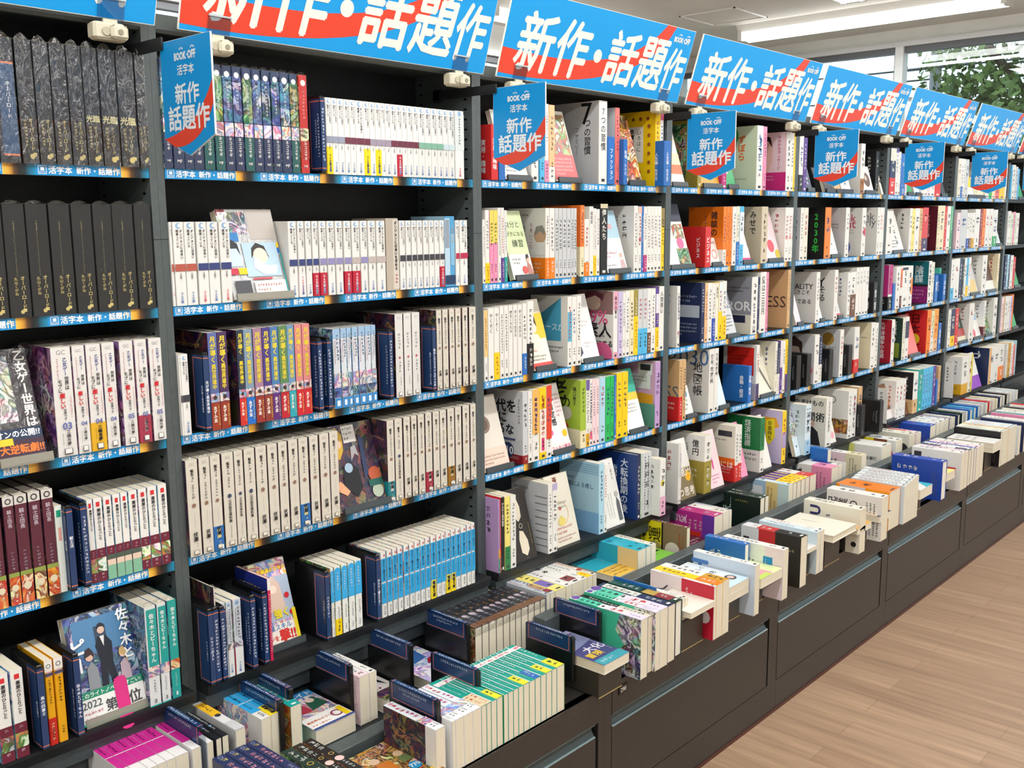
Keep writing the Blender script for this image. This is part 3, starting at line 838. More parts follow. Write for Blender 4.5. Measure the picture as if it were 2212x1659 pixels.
def marker(label, mtx, text, col, t, h, d=0.10, group='coloured subject markers'):
    r = thing('subject_marker', label, 'shelf marker', mtx, group)
    b = MB(); b.rbox(-t / 2, t / 2, 0, d, 0, h, col, 0.0008)
    f = Face(b, t, h, lambda u, v, e: (-t / 2 + u, -e, v)); n = len(text)
    g = Face(b, d, h, lambda u, v, e: (-t / 2 - e, d - u, v))
    if text:
        f.vert(text, t * 0.5, h * 0.10, h * 0.76, t * 0.62, '#eef0f2', 0.02)
        g.vert(text, d - 0.026, h * 0.12, h * 0.74, 0.0155, '#eef0f2', 0.02)
    else:
        g.glyphs(d - 0.014, h * 0.25, h * 0.7, 0.007, '#b4b6b8', 3); g.glyphs(d - 0.026, h * 0.35, h * 0.66, 0.006, '#8d8f92', 5)
    b.build('marker_body', r)
    return r

def riser(label, x0, x1, y0, y1, z0, z1):
    r = thing('display_riser', label, 'riser', Matrix.Translation(((x0 + x1) / 2, y0, z0)), 'dark riser boxes under flat books'); w = (x1 - x0) / 2; D = y1 - y0; H = z1 - z0
    b = MB(); b.rbox(-w, w, 0, D, 0.001, H, '#34302b', 0.0012); b.build('box_body', r)
    b = MB(); b.box(-w, w, -0.0012, 0.0, 0.0, 0.0016, '#b79f66'); b.build('base_edge', r)
    return r

# ------------------------------------------------------------------ rows of books
PAL = dict(white='#e2e0da', offwhite='#d8d2c2', cream='#e3d8b4', ivory='#e0dccb', paleyellow='#e8d877', yellow='#f0c814', gold='#c9962a', orange='#ee7d1c', peach='#ecb98a', tan='#cfa877', beige='#cdbfa4', brown='#6b4630', red='#cf2a2a', darkred='#8c1f26', maroon='#5c1f2e', pink='#e58fb0', palepink='#edd0d4', coral='#e8706a', magenta='#b42e78', lilac='#b796c6', purple='#5a3a8c', lavender='#c3b6d8', navy='#1f2c52', blue='#2a6cb8', skyblue='#4fb0dc', lightblue='#a9cfe0', paleblue='#cfe0e8', teal='#0f9a92', aqua='#32a9bd', mint='#5cc4a2', green='#2c9a58', lime='#9cb83a', palegreen='#cfe0c0', darkgreen='#1e3a30', grey='#9b9da0', palegrey='#c6c8ca', silver='#b9bdc2', black='#1c1c1e', olive='#9a8a3a', royal='#2448a8', brightgreen='#22b45a', mustard='#d4a017')
NICE = dict(offwhite='off-white', paleyellow='pale yellow', darkred='dark red', palepink='pale pink', skyblue='sky blue', lightblue='light blue', paleblue='pale blue', palegreen='pale green', darkgreen='dark green', palegrey='pale grey', royal='royal blue', brightgreen='bright green')
DARK = {'navy', 'black', 'purple', 'darkgreen', 'maroon', 'darkred', 'brown', 'royal', 'blue', 'red', 'magenta', 'green', 'teal', 'olive'}
def nice(n): return NICE.get(n, n)
def depth(h): return 0.105 if h < 0.16 else 0.110 if h < 0.178 else 0.128 if h < 0.192 else 0.140 if h < 0.205 else 0.148
STY = {}
GN = [0]
def plain(col, h, obi=None, cov=None, txt=None, ct=None, d=None, big=None, hard=0, oh=0.28, lf=None, extra=None):
    """a book in one cover colour with small lettering"""
    key = repr((col, h, obi, cov, txt, ct, d, big, hard, oh, lf, extra))
    if key in STY: return key
    GN[0] += 1; sd = GN[0]; face = cov or col
    ink = '#e9e6da' if col in DARK else '#33353c'
    ink2 = ['#33353c', '#b8353a', '#2d4f8c', '#33353c', '#5b5b60', '#1d1d20'][sd % 6] if col not in DARK else ink
    sp = []
    if txt: sp.append(('t', txt, 0.30, 0.93, 0.5, 0.62, ink))
    else:
        sp.append(('g', 0.34 + 0.05 * (sd % 4), 0.90 - 0.03 * (sd % 3), 0.5, 0.46 + 0.08 * (sd % 3), ink2)); sp.append(('g', 0.13, 0.27, 0.5, 0.36, ink))
    sp.append(('r', 0.3, 0.7, 0.03, 0.065, ink))
    if extra: sp = extra + sp
    desc = nice(col) + (' hardcover book' if hard else ' pocket paperback' if h < 0.16 else ' softcover book')
    if obi and oh > 0.05: desc += ' with %s band' % nice(obi)
    st = dict(col=PAL[col], h=h, sp=sp, desc=desc, name='hardcover_book' if hard else 'pocket_paperback' if h < 0.16 else 'softcover_book')
    if d: st['d'] = d
    if hard: st['hard'] = 1; st['page'] = 'pagew'
    if cov and cov != col: st['lcol'] = PAL[cov]
    grey = '#77787c' if face not in DARK else '#d8d4c8'
    if lf is not None: st['lf'] = lf
    elif big:
        n = len(big)
        st['lf'] = [('t', big, 0.93 - 0.155 * n if n < 5 else 0.2, 0.93, 0.74, 0.20, ct or ('#2a2a2e' if face not in DARK else '#eeeae0'), 0.02), ('g', 0.30, 0.86, 0.5, 0.07, grey), ('q', 0.1, 0.55, 0.08, 0.16, 2, grey)]
    else: st['lf'] = [('g', 0.45, 0.9, 0.74, 0.13, ink2 if face not in DARK else '#e9e6da'), ('g', 0.5, 0.86, 0.55, 0.06, '#77787c'), ('q', 0.12, 0.7, 0.08, 0.2, 3, '#77787c')]
    if obi and oh > 0.05:
        oc = PAL[obi]; oi = '#f2efe4' if obi in DARK or obi in ('orange', 'coral') else '#b8302a' if obi == 'yellow' else '#333333'
        st['obi'] = (oh, oc, [('g', 0.12, 0.86, 0.5, 0.5, oi)], [('q', 0.1, 0.9, 0.25, 0.8, 3, oi)])
    STY[key] = st
    return key

FN = [0]
def facestyle(col, h, desc, lf):
    FN[0] += 1; key = ('face', FN[0])
    STY[key] = dict(col=PAL.get(col, col), h=h, desc=desc, name='softcover_book', lf=lf or [])
    return key

def fit(desc, tail, n, row):
    """a label of at most sixteen words"""
    lab = '%s, %s from left, %s of %s' % (desc, tail, row, BAY[n])
    w = desc.split()
    while len(lab.split()) > 16 and len(w) > 4:
        w = w[:-1]
        while w[-1] in ('and', 'with', 'of', 'a', 'the', 'on', 'in', 'under', 'small', 'black', 'white', 'red', 'pink', 'dark', 'brown'): w = w[:-1]
        lab = '%s, %s from left, %s of %s' % (' '.join(w), tail, row, BAY[n])
    return lab

def kind(st, h):
    """books of one binding are told apart by their format"""
    if st['name'] != 'softcover_book': return st['name']
    return 'slim_paperback' if h < 0.1795 else 'softcover_book' if h < 0.1895 else 'large_softcover'

class Row:
    """the books, stands, dividers and markers of one shelf, left to right (metres)"""
    def __init__(s, n, r, y=0.0):
        s.n, s.r = n, r; s.z = SURF[r] if r < 4 else LEDGE; s.y = -0.043 if r == 4 else y; s.items = []
    def add(s, k, a, b, **q): s.items.append(dict(q, k=k, x0=a, x1=b))
    def S(s, a, b, sty, h=None, dy=0.0): s.add('S', a, b, sty=sty, h=h or STY[sty]['h'], dy=dy)
    def run(s, bounds, sty, h=None, alt={}):
        for i, (a, b) in enumerate(bounds): s.S(a, b, alt.get(i, sty), h)
    def G(s, a, b, col, h=0.188, dy=0.0, **k): s.S(a, b, plain(col, h, **k), h, dy)
    def F(s, a, b, col, h, desc, lf=None, stand=True, t=0.014, dy=0.004, tilt=0.305, sty=None, sc='#3c4245'):
        s.add('F', a, b, sty=sty or facestyle(col, h, desc, lf), h=h, t=t, dy=dy, stand=stand, tilt=tilt, sc=sc)
    def D(s, a, b, text=None, h=0.15, dy=-0.012, rows=1): s.add('D', a, b, text=text, h=h, dy=dy, rows=rows)
    def Mk(s, a, b, text, col, h=0.128, desc='blue subject marker', dy=-0.004): s.add('M', a, b, text=text, col=PAL[col], h=h, desc=desc, dy=dy)
    def done(s):
        lo, hi = (s.n - 1) * W8 + 0.0146, (s.n - 1) * W8 + 0.7854
        last = lo; nb = nd = nm = 0; lod = 1 if s.n >= 5 else 0
        where = '%s of %s' % (ROWN[s.r], BAY[s.n]); rx = lambda v: round(v, 4)
        for it in sorted(s.items, key=lambda i: i['x0'] + i['x1']):
            k = it['k']; free = k == 'M' and it['dy'] < -0.02; y = s.y + it['dy']
            x0 = it['x0'] if free else max(it['x0'], last)
            if k == 'D': x0 = max(it['x1'] - 0.0107, last); it['x1'] = x0 + 0.0107
            x1 = it['x1'] if free else min(max(it['x1'], x0 + 0.003), hi)
            if x1 - x0 < 0.0025: continue
            if not free: last = x1 + 0.0004
            if k in 'SF':
                nb += 1; st = STY[it['sty']]; lab = fit(st['desc'], ordinal(nb), s.n, ROWN[s.r]); grp = st.get('group') or 'books on the ' + where
                if k == 'S':
                    t = rx(x1 - x0 - 0.0003)
                    add_book(kind(st, it['h']), lab, grp, it['sty'], st, t, it['h'], st.get('d') or depth(it['h']), place('S', ((x0 + x1) / 2, y, s.z + 0.0004)), lod)
                else:
                    d = rx(x1 - x0 - 0.002)
                    add_book(kind(st, it['h']), lab, grp, it['sty'], st, it['t'], it['h'], d, place('F', (x1 - 0.001, y, s.z + (0.0042 if it['stand'] else 0.0006)), it['tilt'], 0, it['t']), lod)
                    if it['stand']: stand('dark easel stand under %s book from left, %s' % (ordinal(nb), where), (min(x1 + 0.008, hi - 0.005), y - 0.0015, s.z), d + 0.004, col=it['sc'], tilt=it['tilt'])
            elif k == 'D':
                nd += 1; divider('navy title divider with orange outline, %s divider from left, %s' % (ordinal(nd), where), place('S', (x1 - 0.0053, y, s.z + 0.0004)), it['text'], it['h'], rows=it['rows'], seed=nd + s.n * 3 + s.r)
            else:
                nm += 1; marker('%s, %s marker from left, %s' % (it['desc'], ordinal(nm), where), Matrix.Translation(((x0 + x1) / 2, y, s.z + 0.0004)), it['text'], it['col'], min(x1 - x0, 0.034), it['h'])

def V(base,desc=None,**k):
    s=dict(STY[base]); s.update(k)
    if desc: s['desc']=desc
    return s
GOLD='#c9b978'
STY['darkwrap']=dict(col='#1b2129',h=.187,d=.128,desc='film-wrapped black novel with gold lettering',name='wrapped_novel',wrap=2,group='film-wrapped black novels on the top shelf',
  sp=[('b',0,.36,'#24201c'),('t','オーバーロード',.10,.37,.66,.34,GOLD,.02),('g',.12,.36,.30,.20,GOLD),('g',.42,.80,.42,.10,'#6d7178'),('o',.6,.055,.16,GOLD),('r',.66,.86,.055,.085,GOLD)],lf=[('b',0,.33,'#3a2420'),('q',.1,.9,.1,.28,3,GOLD),('r',0,1,.33,.36,'#7a2a22')])
STY['darkwrap2']=V('darkwrap','film-wrapped black novel with pale gold band lettering',sp=[('b',0,.36,'#24201c'),('h','光臨',.06,.94,.40,'#d8cf96',.03),('t','オーバーロード',.10,.34,.62,.34,GOLD,.02),('g',.12,.34,.28,.20,GOLD),('g',.5,.80,.42,.10,'#6d7178'),('o',.6,.055,.16,GOLD),('r',.66,.86,.055,.085,GOLD)])
STY['darkblue']=V('darkwrap','film-wrapped black novel with blue spine panel',sp=[('r',.2,.98,.06,.80,'#274b70'),('r',.2,.98,.795,.81,'#d9774a'),('r',.2,.98,.055,.07,'#d9774a'),('t','オーバーロード',.34,.66,.62,.26,'#dfe4ea',.02)])
STY['boxblack']=dict(col='#1a1b1c',h=.178,d=.13,desc='thick matte black boxed book with gold title',name='boxed_book',wrap=1,group='matte black boxed books on the second shelf',
  sp=[('g',.36,.84,.46,.065,'#8d8560'),('g',.76,.86,.46,.09,'#9c9468'),('t','オーバーロード',.075,.37,.68,.24,GOLD,.02),('t','丸山くがね',.14,.36,.36,.17,GOLD,.012),('o',.56,.05,.095,GOLD),('r',.58,.76,.05,.078,GOLD)])
PUR='#6c2438'
STY['otome']=dict(col='#e8e6e2',h=.183,d=.128,desc='white film-wrapped novel with red and blue title',name='wrapped_novel',wrap=1,group='white film-wrapped novels on the third shelf',lcol='#b9b2c4',
  sp=[('h','GC',.28,.72,.955,'#8d8d8a',.0),('t','乙女ゲー',.74,.905,.66,.27,'#2f3c90',.02),('t','世界は',.61,.735,.70,.27,'#2a2a2c',.02),('g',.70,.9,.28,.10,'#d0566a'),('t','モブに',.585,.71,.34,.30,'#2a2a2c',.02),('t','厳しい',.44,.585,.42,.38,'#c8202e',.035),('t','世界です',.335,.44,.50,.24,'#2a2a2c',.02),('g',.34,.56,.82,.10,'#d0566a'),('h','04',.32,.76,.285,'#5560a4',.02),('t','三嶋与夢',.10,.245,.58,.25,'#2c2c2e',.02),('g',.11,.22,.28,.07,'#555555'),('r',.3,.72,.018,.075,'#55565a'),('r',.34,.68,.03,.072,'#e8e6e2')],
  lf=[('r',0,1,0,1,'art:purple'),('r',.0,.12,0,1,'#3a2a44')])
def ot(num,lo=None,desc=None):
    s=dict(STY['otome']); sp=[list(x) for x in s['sp']]
    for x in sp:
        if x[0]=='h' and x[1]=='04': x[1]=num
    s['sp']=[tuple(x) for x in sp]
    if lo:
        s['obi']=(.27,lo,[('t','三嶋与夢',.33,.9,.56,.27,'#3a2a1e' if lo[1]=='e' else '#e8d8dc',.02),('r',.3,.72,.08,.27,'#8a7430' if lo[1]=='e' else '#c98a98')])
    if desc: s['desc']=desc
    return s
STY['ot03']=ot('03',None,'white film-wrapped novel numbered 03')
STY['ot04']=ot('04',None,'white film-wrapped novel numbered 04')
STY['ot04y']=ot('04','#e8b41c','white novel numbered 04 with yellow band')
STY['ot05']=ot('05',None,'white film-wrapped novel numbered 05')
STY['ot05r']=ot('05','#a8304c','white novel numbered 05 with crimson band')
STY['kishi']=dict(col='#5c2236',h=.182,d=.128,desc='film-wrapped maroon novel with illustrated lower spine',name='wrapped_novel',wrap=1,group='film-wrapped maroon novels on the fourth shelf',
  sp=[('b',.915,1,'#dcd9d2'),('o',.5,.955,.3,'#4a4a4c',.6),('t','騎士団長',.52,.88,.52,.44,'#c9b8c4',.02),('g',.30,.5,.5,.3,'#a8a0b0'),('b',.0,.26,'art:warm'),('b',.26,.30,'#8a9a4a'),('o',.5,.16,.34,'#d9cdb0'),('g',.05,.15,.5,.4,'#e8dcc0')],lf=[('r',0,1,0,1,'art:dark')])
STY['greenwhite']=dict(col='#dfe6df',h=.150,d=.105,desc='white pocket paperback with green publisher square',name='pocket_paperback',sp=[('r',.2,.8,.87,.95,'#149a78'),('r',.3,.7,.6,.75,'#e0a49a')])
STY['hitotsu']=dict(col='#e4e3de',h=.149,d=.105,desc='white pocket paperback with maroon lower spine',name='pocket_paperback',group='white and maroon pocket paperbacks',
  sp=[('b',0,.40,PUR),('r',.3,.7,.90,.955,'#cf2f34'),('t','織屋のひとりごと'[:0]+'薬屋のひとりごと',.50,.88,.55,.44,'#2b2b30',.025),('g',.30,.38,.5,.34,'#c9a8b4'),('b',.12,.29,'art:leaf'),('g',.02,.11,.5,.34,'#d9bcc6')],lf=[('r',0,1,0,1,'art:blue')])
STY['hitotsu2']=V('hitotsu','white pocket paperback with green figure on spine',sp=[('b',0,.40,PUR),('r',.3,.7,.90,.955,'#cf2f34'),('t','薬屋のひとりごと',.50,.88,.55,.44,'#2b2b30',.025),('g',.30,.38,.5,.34,'#c9a8b4'),('b',0,.29,'#7fb598'),('b',.17,.27,'#e0c8b4'),('b',.24,.30,'#4a5a50')])
STY['yellowpb']=dict(col='#eaa914',h=.149,d=.105,desc='yellow pocket paperback with portrait roundel',name='pocket_paperback',group='yellow pocket paperbacks on the ledge',
  sp=[('b',.865,1,'#e6e3dc'),('o',.5,.93,.28,'#55555a',.7),('o',.5,.835,.36,'#c9a8b0'),('b',.815,.85,'#4a4660'),('g',.46,.78,.5,.36,'#3a3020'),('g',.08,.2,.5,.3,'#3a3020')])
STY['yellowred']=V('yellowpb','yellow pocket paperback with red band',obi=(.32,'#c8241e',[('g',.1,.85,.5,.4,'#f0d8a0')]))
STY['teal3']=dict(col='#e2e6e4',h=.187,d=.128,desc='white novel with teal title panel on spine',name='wrapped_novel',wrap=1,group='teal-titled novels on the ledge',
  sp=[('r',.12,1,.40,.97,'#1aa39c'),('t','佐々木とピーちゃん',.43,.93,.56,.46,'#eef4f2',.03),('b',.30,.40,'art:anime'),('g',.12,.27,.5,.22,'#6d7680'),('r',.4,.6,.03,.07,'#8a9298'),('b',0,.012,'#1aa39c')],lf=[('r',0,1,0,1,'art:night'),('q',.1,.9,.5,.9,5,'#c9d4dc'),('r',.1,.9,.04,.24,'#dfe4e2')])
STY['teal3g']=V('teal3','teal novel with face strip on spine',col='#1aa39c',sp=[('t','佐々木とピーちゃん',.43,.93,.56,.46,'#eef4f2',.03),('b',.30,.40,'art:warm'),('g',.12,.27,.5,.22,'#bfe4de'),('r',.4,.6,.03,.07,'#dfeeea')])
STY['idol']=dict(col='#24385c',h=.186,d=.128,desc='film-wrapped illustrated novel with white crest',name='wrapped_novel',wrap=1,group='film-wrapped illustrated novels on the top shelf',
  sp=[('b',.47,.90,'art:night'),('b',0,.33,'#2a3658'),('o',.5,.92,.30,'#f0f0f0'),('r',.32,.68,.855,.87,'#1b2440'),('g',.55,.85,.5,.34,'#dfe4ea'),('b',.33,.46,'art:anime'),('t','アネコユサギ',.13,.36,.54,.40,'#e4e4e0',.02),('h','MF',.28,.74,.07,'#dcdcd8',.01)],lf=[('r',0,1,0,1,'art:night')])
STY['idolt']=V('idol','film-wrapped teal illustrated novel with white crest',sp=[('b',.47,.90,'art:green'),('b',0,.33,'#1f5a58'),('o',.5,.92,.30,'#f0f0f0'),('g',.55,.85,.5,.34,'#dfe4ea'),('b',.33,.46,'art:anime'),('t','アネコユサギ',.13,.36,.54,.40,'#e4e4e0',.02),('h','MF',.28,.74,.07,'#dcdcd8',.01)])
STY['idolr']=V('idol','film-wrapped red illustrated novel with white crest',col='#c22a2a',sp=[('b',.33,.46,'art:warm'),('o',.5,.92,.30,'#f0e0dc'),('g',.55,.85,.5,.34,'#e8a49a'),('b',.15,.33,'#a8281e'),('t','アネコユサギ',.13,.36,.54,.40,'#e4e4e0',.02),('h','MF',.28,.74,.07,'#e4c8c4',.01)],lf=[('r',0,1,0,1,'art:warm')])
def ga(mid,desc,obi=None,logo='#3a6fb0',h=.149):
    s=dict(col='#e3e2de',h=h,d=.105,desc=desc,name='pocket_paperback',group='white pocket paperbacks in a long run',
      sp=[('o',.5,.952,.26,'#8fb2d4'),('o',.6,.955,.16,'#e3e2de'),('t','ダンジョンに出会い',.55,.91,.70,.27,'#2b2b2f',.02),('t','間違っている',.60,.91,.36,.25,'#2b2b2f',.02),('b',.415,.50,mid),('t','大森藤ノ',.30,.40,.5,.20,'#4a4a4e',.01),('t','GA文庫',.03,.17,.5,.36,logo,.02)])
    if obi=='y': s['obi']=(.36,'#f2d416',[('t','GA文庫大賞',.08,.75,.5,.5,'#5a4a10',.03)])
    if obi=='r': s['obi']=(.31,'#b51f38',[('t','GA文庫大賞',.08,.92,.5,.52,'#f0dcdc',.03)])
    if obi=='w': s['obi']=(.30,'#efe4e4',[('t','TVアニメ化',.12,.92,.5,.55,'#c22a48',.03)])
    return s
for k,c,dn in (('gb','#8f95a8','grey-blue'),('gr','#6d3444','dark red'),('gg','#9a8fa0','grey-mauve'),('gn','#7fb09a','green'),('gp','#c4d4d8','pale blue'),('gv','#3a4478','indigo'),('gl','#8d88b4','lavender'),('gt','#b8aca8','taupe'),('gk','#3c3c44','charcoal'),('gf','#b02a4a','crimson'),('go','#b0584a','red and gold')):
    STY[k]=ga(c,f'white pocket paperback with {dn} spine picture'); STY[k+'y']=ga(c,'white pocket paperback with yellow band','y'); STY[k+'r']=ga(c,'white pocket paperback with crimson band','r'); STY[k+'w']=ga(c,'white pocket paperback with white and pink band','w')
    STY[k+'R']=ga(c,f'white pocket paperback with {dn} picture and red logo',None,'#cf2a4a')
STY['gwide']=dict(col='#dfe2e0',h=.150,d=.105,desc='thick white pocket paperback with pale green tint',name='pocket_paperback',sp=[('b',.42,.95,'#d4dcd8'),('o',.5,.955,.2,'#8fb2d4'),('g',.5,.9,.5,.2,'#55585c'),('t','GA文庫',.03,.17,.5,.3,'#cf2a4a',.02)])
STY['tanbox']=dict(col='#b5ab9c',h=.154,d=.112,desc='thick beige boxed set with black script title',name='boxed_book',sp=[('r',.55,1,.02,.98,'#cfc8bc'),('t','ダンジョンに出会いを求める',.28,.96,.78,.30,'#1c1c1e',.035),('g',.06,.24,.78,.2,'#c04a5a')],lf=[('r',0,1,0,1,'#a89e90'),('g',.4,.9,.3,.12,'#d0c8bc')])
STY['bluebox']=dict(col='#4f9ccc',h=.158,d=.112,desc='thick light blue boxed book taller than its neighbours',name='boxed_book',sp=[('r',0,.5,.03,.97,'#b4cfdf'),('r',.04,.46,.55,.95,'#8f9aa8'),('r',.55,.95,.30,.75,'#7fb4d4'),('t','クロニクル',.5,.85,.75,.22,'#d9a44a',.02),('b',.03,.16,'#1f3a5c')],lf=[('r',0,1,0,1,'#8fb4cc')])
STY['redmini']=dict(col='#b51f30',h=.06,d=.105,desc='small red promotional card',name='pocket_paperback',sp=[('g',.1,.9,.5,.5,'#f0dcdc')])
def moon(obic,desc,base,wc='#efd93a'):
    return dict(col=base,h=.183,d=.128,desc=desc,name='wrapped_novel',wrap=1,group='film-wrapped novels with yellow titles on the third shelf',
      sp=[('b',.36,1,base if base[0]!='a' else base),('t','月が導く',.68,.965,.52,.66,wc,.035),('t','異世界道中',.42,.68,.52,.6,wc,.035),('b',.29,.38,'art:anime'),('o',.5,.335,.22,'#3a2a2c'),('b',0,.285,obic),('t','あずみ圭',.08,.25,.42,.44,'#f4ece0',.025),('g',.03,.26,.82,.2,'#f0d870')],lf=[('r',0,1,0,1,'art:dark'),('r',.05,.95,.02,.26,'#3a3a22'),('q',.1,.8,.66,.9,3,'#c9a84a')])
for k,o,b,d in (('m1','#4a7fc0','#2c3472','indigo novel with yellow title and no band'),('m2','#9a3a22','#5c6ea8','blue novel with yellow title, brown base'),('m3','#8f3524','#4a2a5c','purple novel with yellow title, brown base'),('m4','#c9302e','#1f3348','dark novel with yellow title, red base'),('m5','#1f6ac0','#7f9ab4','grey-blue novel with yellow title, blue base'),('m6','#8f2f2a','#a87f9a','mauve novel with yellow title, brown base'),('m7','#8a3a30','#4a3a86','violet novel with yellow title, brown base'),('m8','#5c2a74','#4a7fb4','blue novel with yellow title, purple base'),('m9','#b42030','#5c8a5a','green novel with yellow title, red base'),('m10','#2aa0ae','#6f9ac0','pale blue novel with yellow title, teal base'),('m11','#c8202e','#e08a8a','pink novel with yellow title, red base')):
    STY[k]=moon(o,d,b)
STY['kenja']=dict(col='#dde3ea',h=.166,d=.112,desc='white film-wrapped novel with blue and red title',name='wrapped_novel',wrap=1,group='white illustrated novels beside navy dividers',
  sp=[('b',.88,1,'#9cc0e0'),('g',.6,.94,.62,.42,'#3a5078'),('g',.55,.86,.24,.2,'#b04a5a'),('b',.18,.44,'art:anime'),('b',.14,.26,'art:night'),('b',0,.13,'#2f86c8'),('r',.3,.75,.03,.10,'#dfe8f0')],lf=[('r',0,1,0,1,'art:blue')])
STY['tensei']=dict(col='#ded8ca',h=.184,d=.128,desc='cream film-wrapped novel with black title',name='wrapped_novel',wrap=1,group='cream film-wrapped novels on the fourth shelf',
  sp=[('h','GC',.30,.72,.955,'#a39e92',.0),('t','転生',.835,.905,.5,.40,'#1c1c1e',.035),('g',.755,.83,.5,.22,'#3a3a3c'),('t','スライム',.635,.75,.5,.36,'#1c1c1e',.02),('g',.565,.63,.5,.26,'#3a3a3c'),('o',.5,.53,.17,'#8a6a5a'),('g',.30,.46,.5,.06,'#8a857a'),('t','伏瀬',.155,.255,.5,.40,'#1c1c1e',.03),('g',.09,.14,.6,.14,'#55524a'),('r',.28,.74,.015,.065,'#6d6a62'),('r',.32,.70,.027,.062,'#ded8ca')],lf=[('r',0,1,0,1,'art:dark')])
STY['tensei2']=V('tensei','cream film-wrapped novel with long black subtitle',sp=[('h','GC',.30,.72,.955,'#a39e92',.0),('t','転生',.835,.905,.5,.40,'#1c1c1e',.035),('g',.755,.83,.5,.22,'#3a3a3c'),('t','スライム',.635,.75,.5,.36,'#1c1c1e',.02),('o',.5,.545,.17,'#3a4a6a'),('t','公式設定資料集',.26,.51,.5,.28,'#2c2c2e',.02),('g',.09,.24,.5,.11,'#55524a'),('r',.28,.74,.015,.065,'#6d6a62'),('r',.32,.70,.027,.062,'#ded8ca')])
for k,c,d in (('b','#1b6cb4','cream film-wrapped novel with blue band'),('t','#14808c','cream film-wrapped novel with teal band'),('r','#a82440','cream film-wrapped novel with crimson band'),('o','#9a6a1c','cream film-wrapped novel with ochre band')):
    STY['tensei'+k]=V('tensei',d,obi=(.255,c,[('t','伏瀬',.48,.92,.5,.46,'#e8dc9a' if k in'bo' else '#f0e4e0',.03),('g',.2,.4,.6,.2,'#f0e8d8'),('r',.5,.9,.03,.2,'#e8eef0')]))
STY['whiten']=V('tensei','white film-wrapped novel with thin grey title',col='#e4e3df',group='white film-wrapped novels on the third shelf',sp=[('h','GC',.30,.72,.955,'#a8a8a6',.0),('g',.55,.78,.5,.30,'#8d8d90'),('o',.5,.48,.12,'#c0505a'),('g',.3,.44,.5,.26,'#6d6d70'),('g',.14,.25,.6,.16,'#77777a'),('r',.28,.74,.015,.065,'#77777a'),('r',.32,.70,.027,.062,'#e4e3df')])
STY['tenseis']=V('tensei','cream film-wrapped novel with roundel number',group='cream film-wrapped novels on the third shelf')
STY['bluepb']=dict(col='#e0dfda',h=.149,d=.105,desc='blue and white pocket paperback',name='pocket_paperback',group='blue and white pocket paperbacks on the ledge',
  sp=[('r',.55,.8,.925,.96,'#c04a4a'),('b',.545,.90,'#2e9fd6'),('b',.215,.525,'#2e9fd6'),('t','はたらく魔王さま',.57,.89,.56,.42,'#1c3a54',.02),('g',.30,.5,.5,.28,'#1c4a6c'),('g',.04,.18,.56,.34,'#3a4048')],lf=[('r',0,1,0,1,'#dcd8d2'),('r',0,1,.3,1,'art:anime')])
STY['bluepby']=V('bluepb','blue and white pocket paperback with yellow band',obi=(.30,'#f2d818',[('t','電撃文庫',.08,.95,.5,.62,'#2a2a2c',.035)]))
STY['bluepb2']=dict(col='#e2e1dc',h=.150,d=.105,desc='white pocket paperback with sky blue upper spine',name='pocket_paperback',group='sky blue topped pocket paperbacks on the ledge',
  sp=[('b',.50,.93,'#35a4dc'),('o',.5,.93,.5,'#35a4dc'),('g',.62,.92,.5,.34,'#e4f0f6'),('g',.2,.42,.56,.26,'#4a5058'),('g',.03,.14,.5,.26,'#4a5058')],lf=[('r',0,1,0,1,'art:green')])
STY['bluepb2y']=V('bluepb2','sky blue topped pocket paperback with yellow band',obi=(.24,'#f0cf14',[('g',.1,.9,.5,.5,'#5a4a10')]))
STY['gcp']=V('tensei','white novel with purple band',h=.186,obi=(.30,'#4f3a80',[('t','伏瀬',.5,.93,.5,.44,'#e0d84a',.03),('g',.25,.45,.6,.2,'#d8d0e4'),('r',.3,.72,.03,.2,'#e0dce8')]))
STY['silverpb']=dict(col='#c4cad2',h=.150,d=.105,desc='silver grey pocket paperback',name='pocket_paperback',group='silver grey pocket paperbacks on the ledge',sp=[('o',.5,.95,.26,'#7f9cc0'),('g',.45,.9,.62,.36,'#3c4250'),('g',.5,.88,.28,.2,'#5a6070'),('b',.36,.44,'art:grey'),('b',0,.36,'#dfe0de'),('t','GA文庫',.03,.17,.5,.36,'#3a6fb0',.02)],lf=[('r',0,1,0,1,'art:grey')])
STY['silverpbr']=V('silverpb','silver grey pocket paperback with red band',obi=(.34,'#c0242a',[('t','GA文庫',.06,.6,.5,.5,'#f0dcd8',.03)]))
STY['redx']=dict(col='#cf2050',h=.170,d=.112,desc='crimson and white novel with small cross',name='softcover_book',group='crimson novels on the ledge',sp=[('b',.86,1,'#e8e2e0'),('t','×',.88,.98,.5,.5,'#c02040',.02),('g',.1,.82,.5,.62,'#f0c8d0')],lf=[('r',0,1,0,1,'#24348a'),('q',.1,.9,.5,.9,3,'#e0c82a'),('r',.1,.5,.1,.3,'art:bright')])
def rng(vals): return list(zip(vals[:-1],vals[1:]))
R=Row(0,0,-.006)
R.S(-.261,-.2304,'darkblue')
R.run([(-.2272,-.2019),(-.2,-.176),(-.1741,-.1494),(-.1475,-.1241)],'darkwrap')
R.run([(-.1225,-.0974),(-.0953,-.0668),(-.0648,-.0346)],'darkwrap',alt={1:'darkwrap2',2:'darkwrap2',0:'darkwrap2'})
R.S(-.032,-.0125,'darkwrap')
R.done()
R=Row(0,1,-.004)
R.run([(-.2976,-.267),(-.2656,-.2321),(-.2305,-.1965),(-.1942,-.1598),(-.1578,-.1239),(-.1219,-.0894),(-.0886,-.0517),(-.0496,-.0189)],'boxblack')
R.done()
R=Row(0,2,-.006)
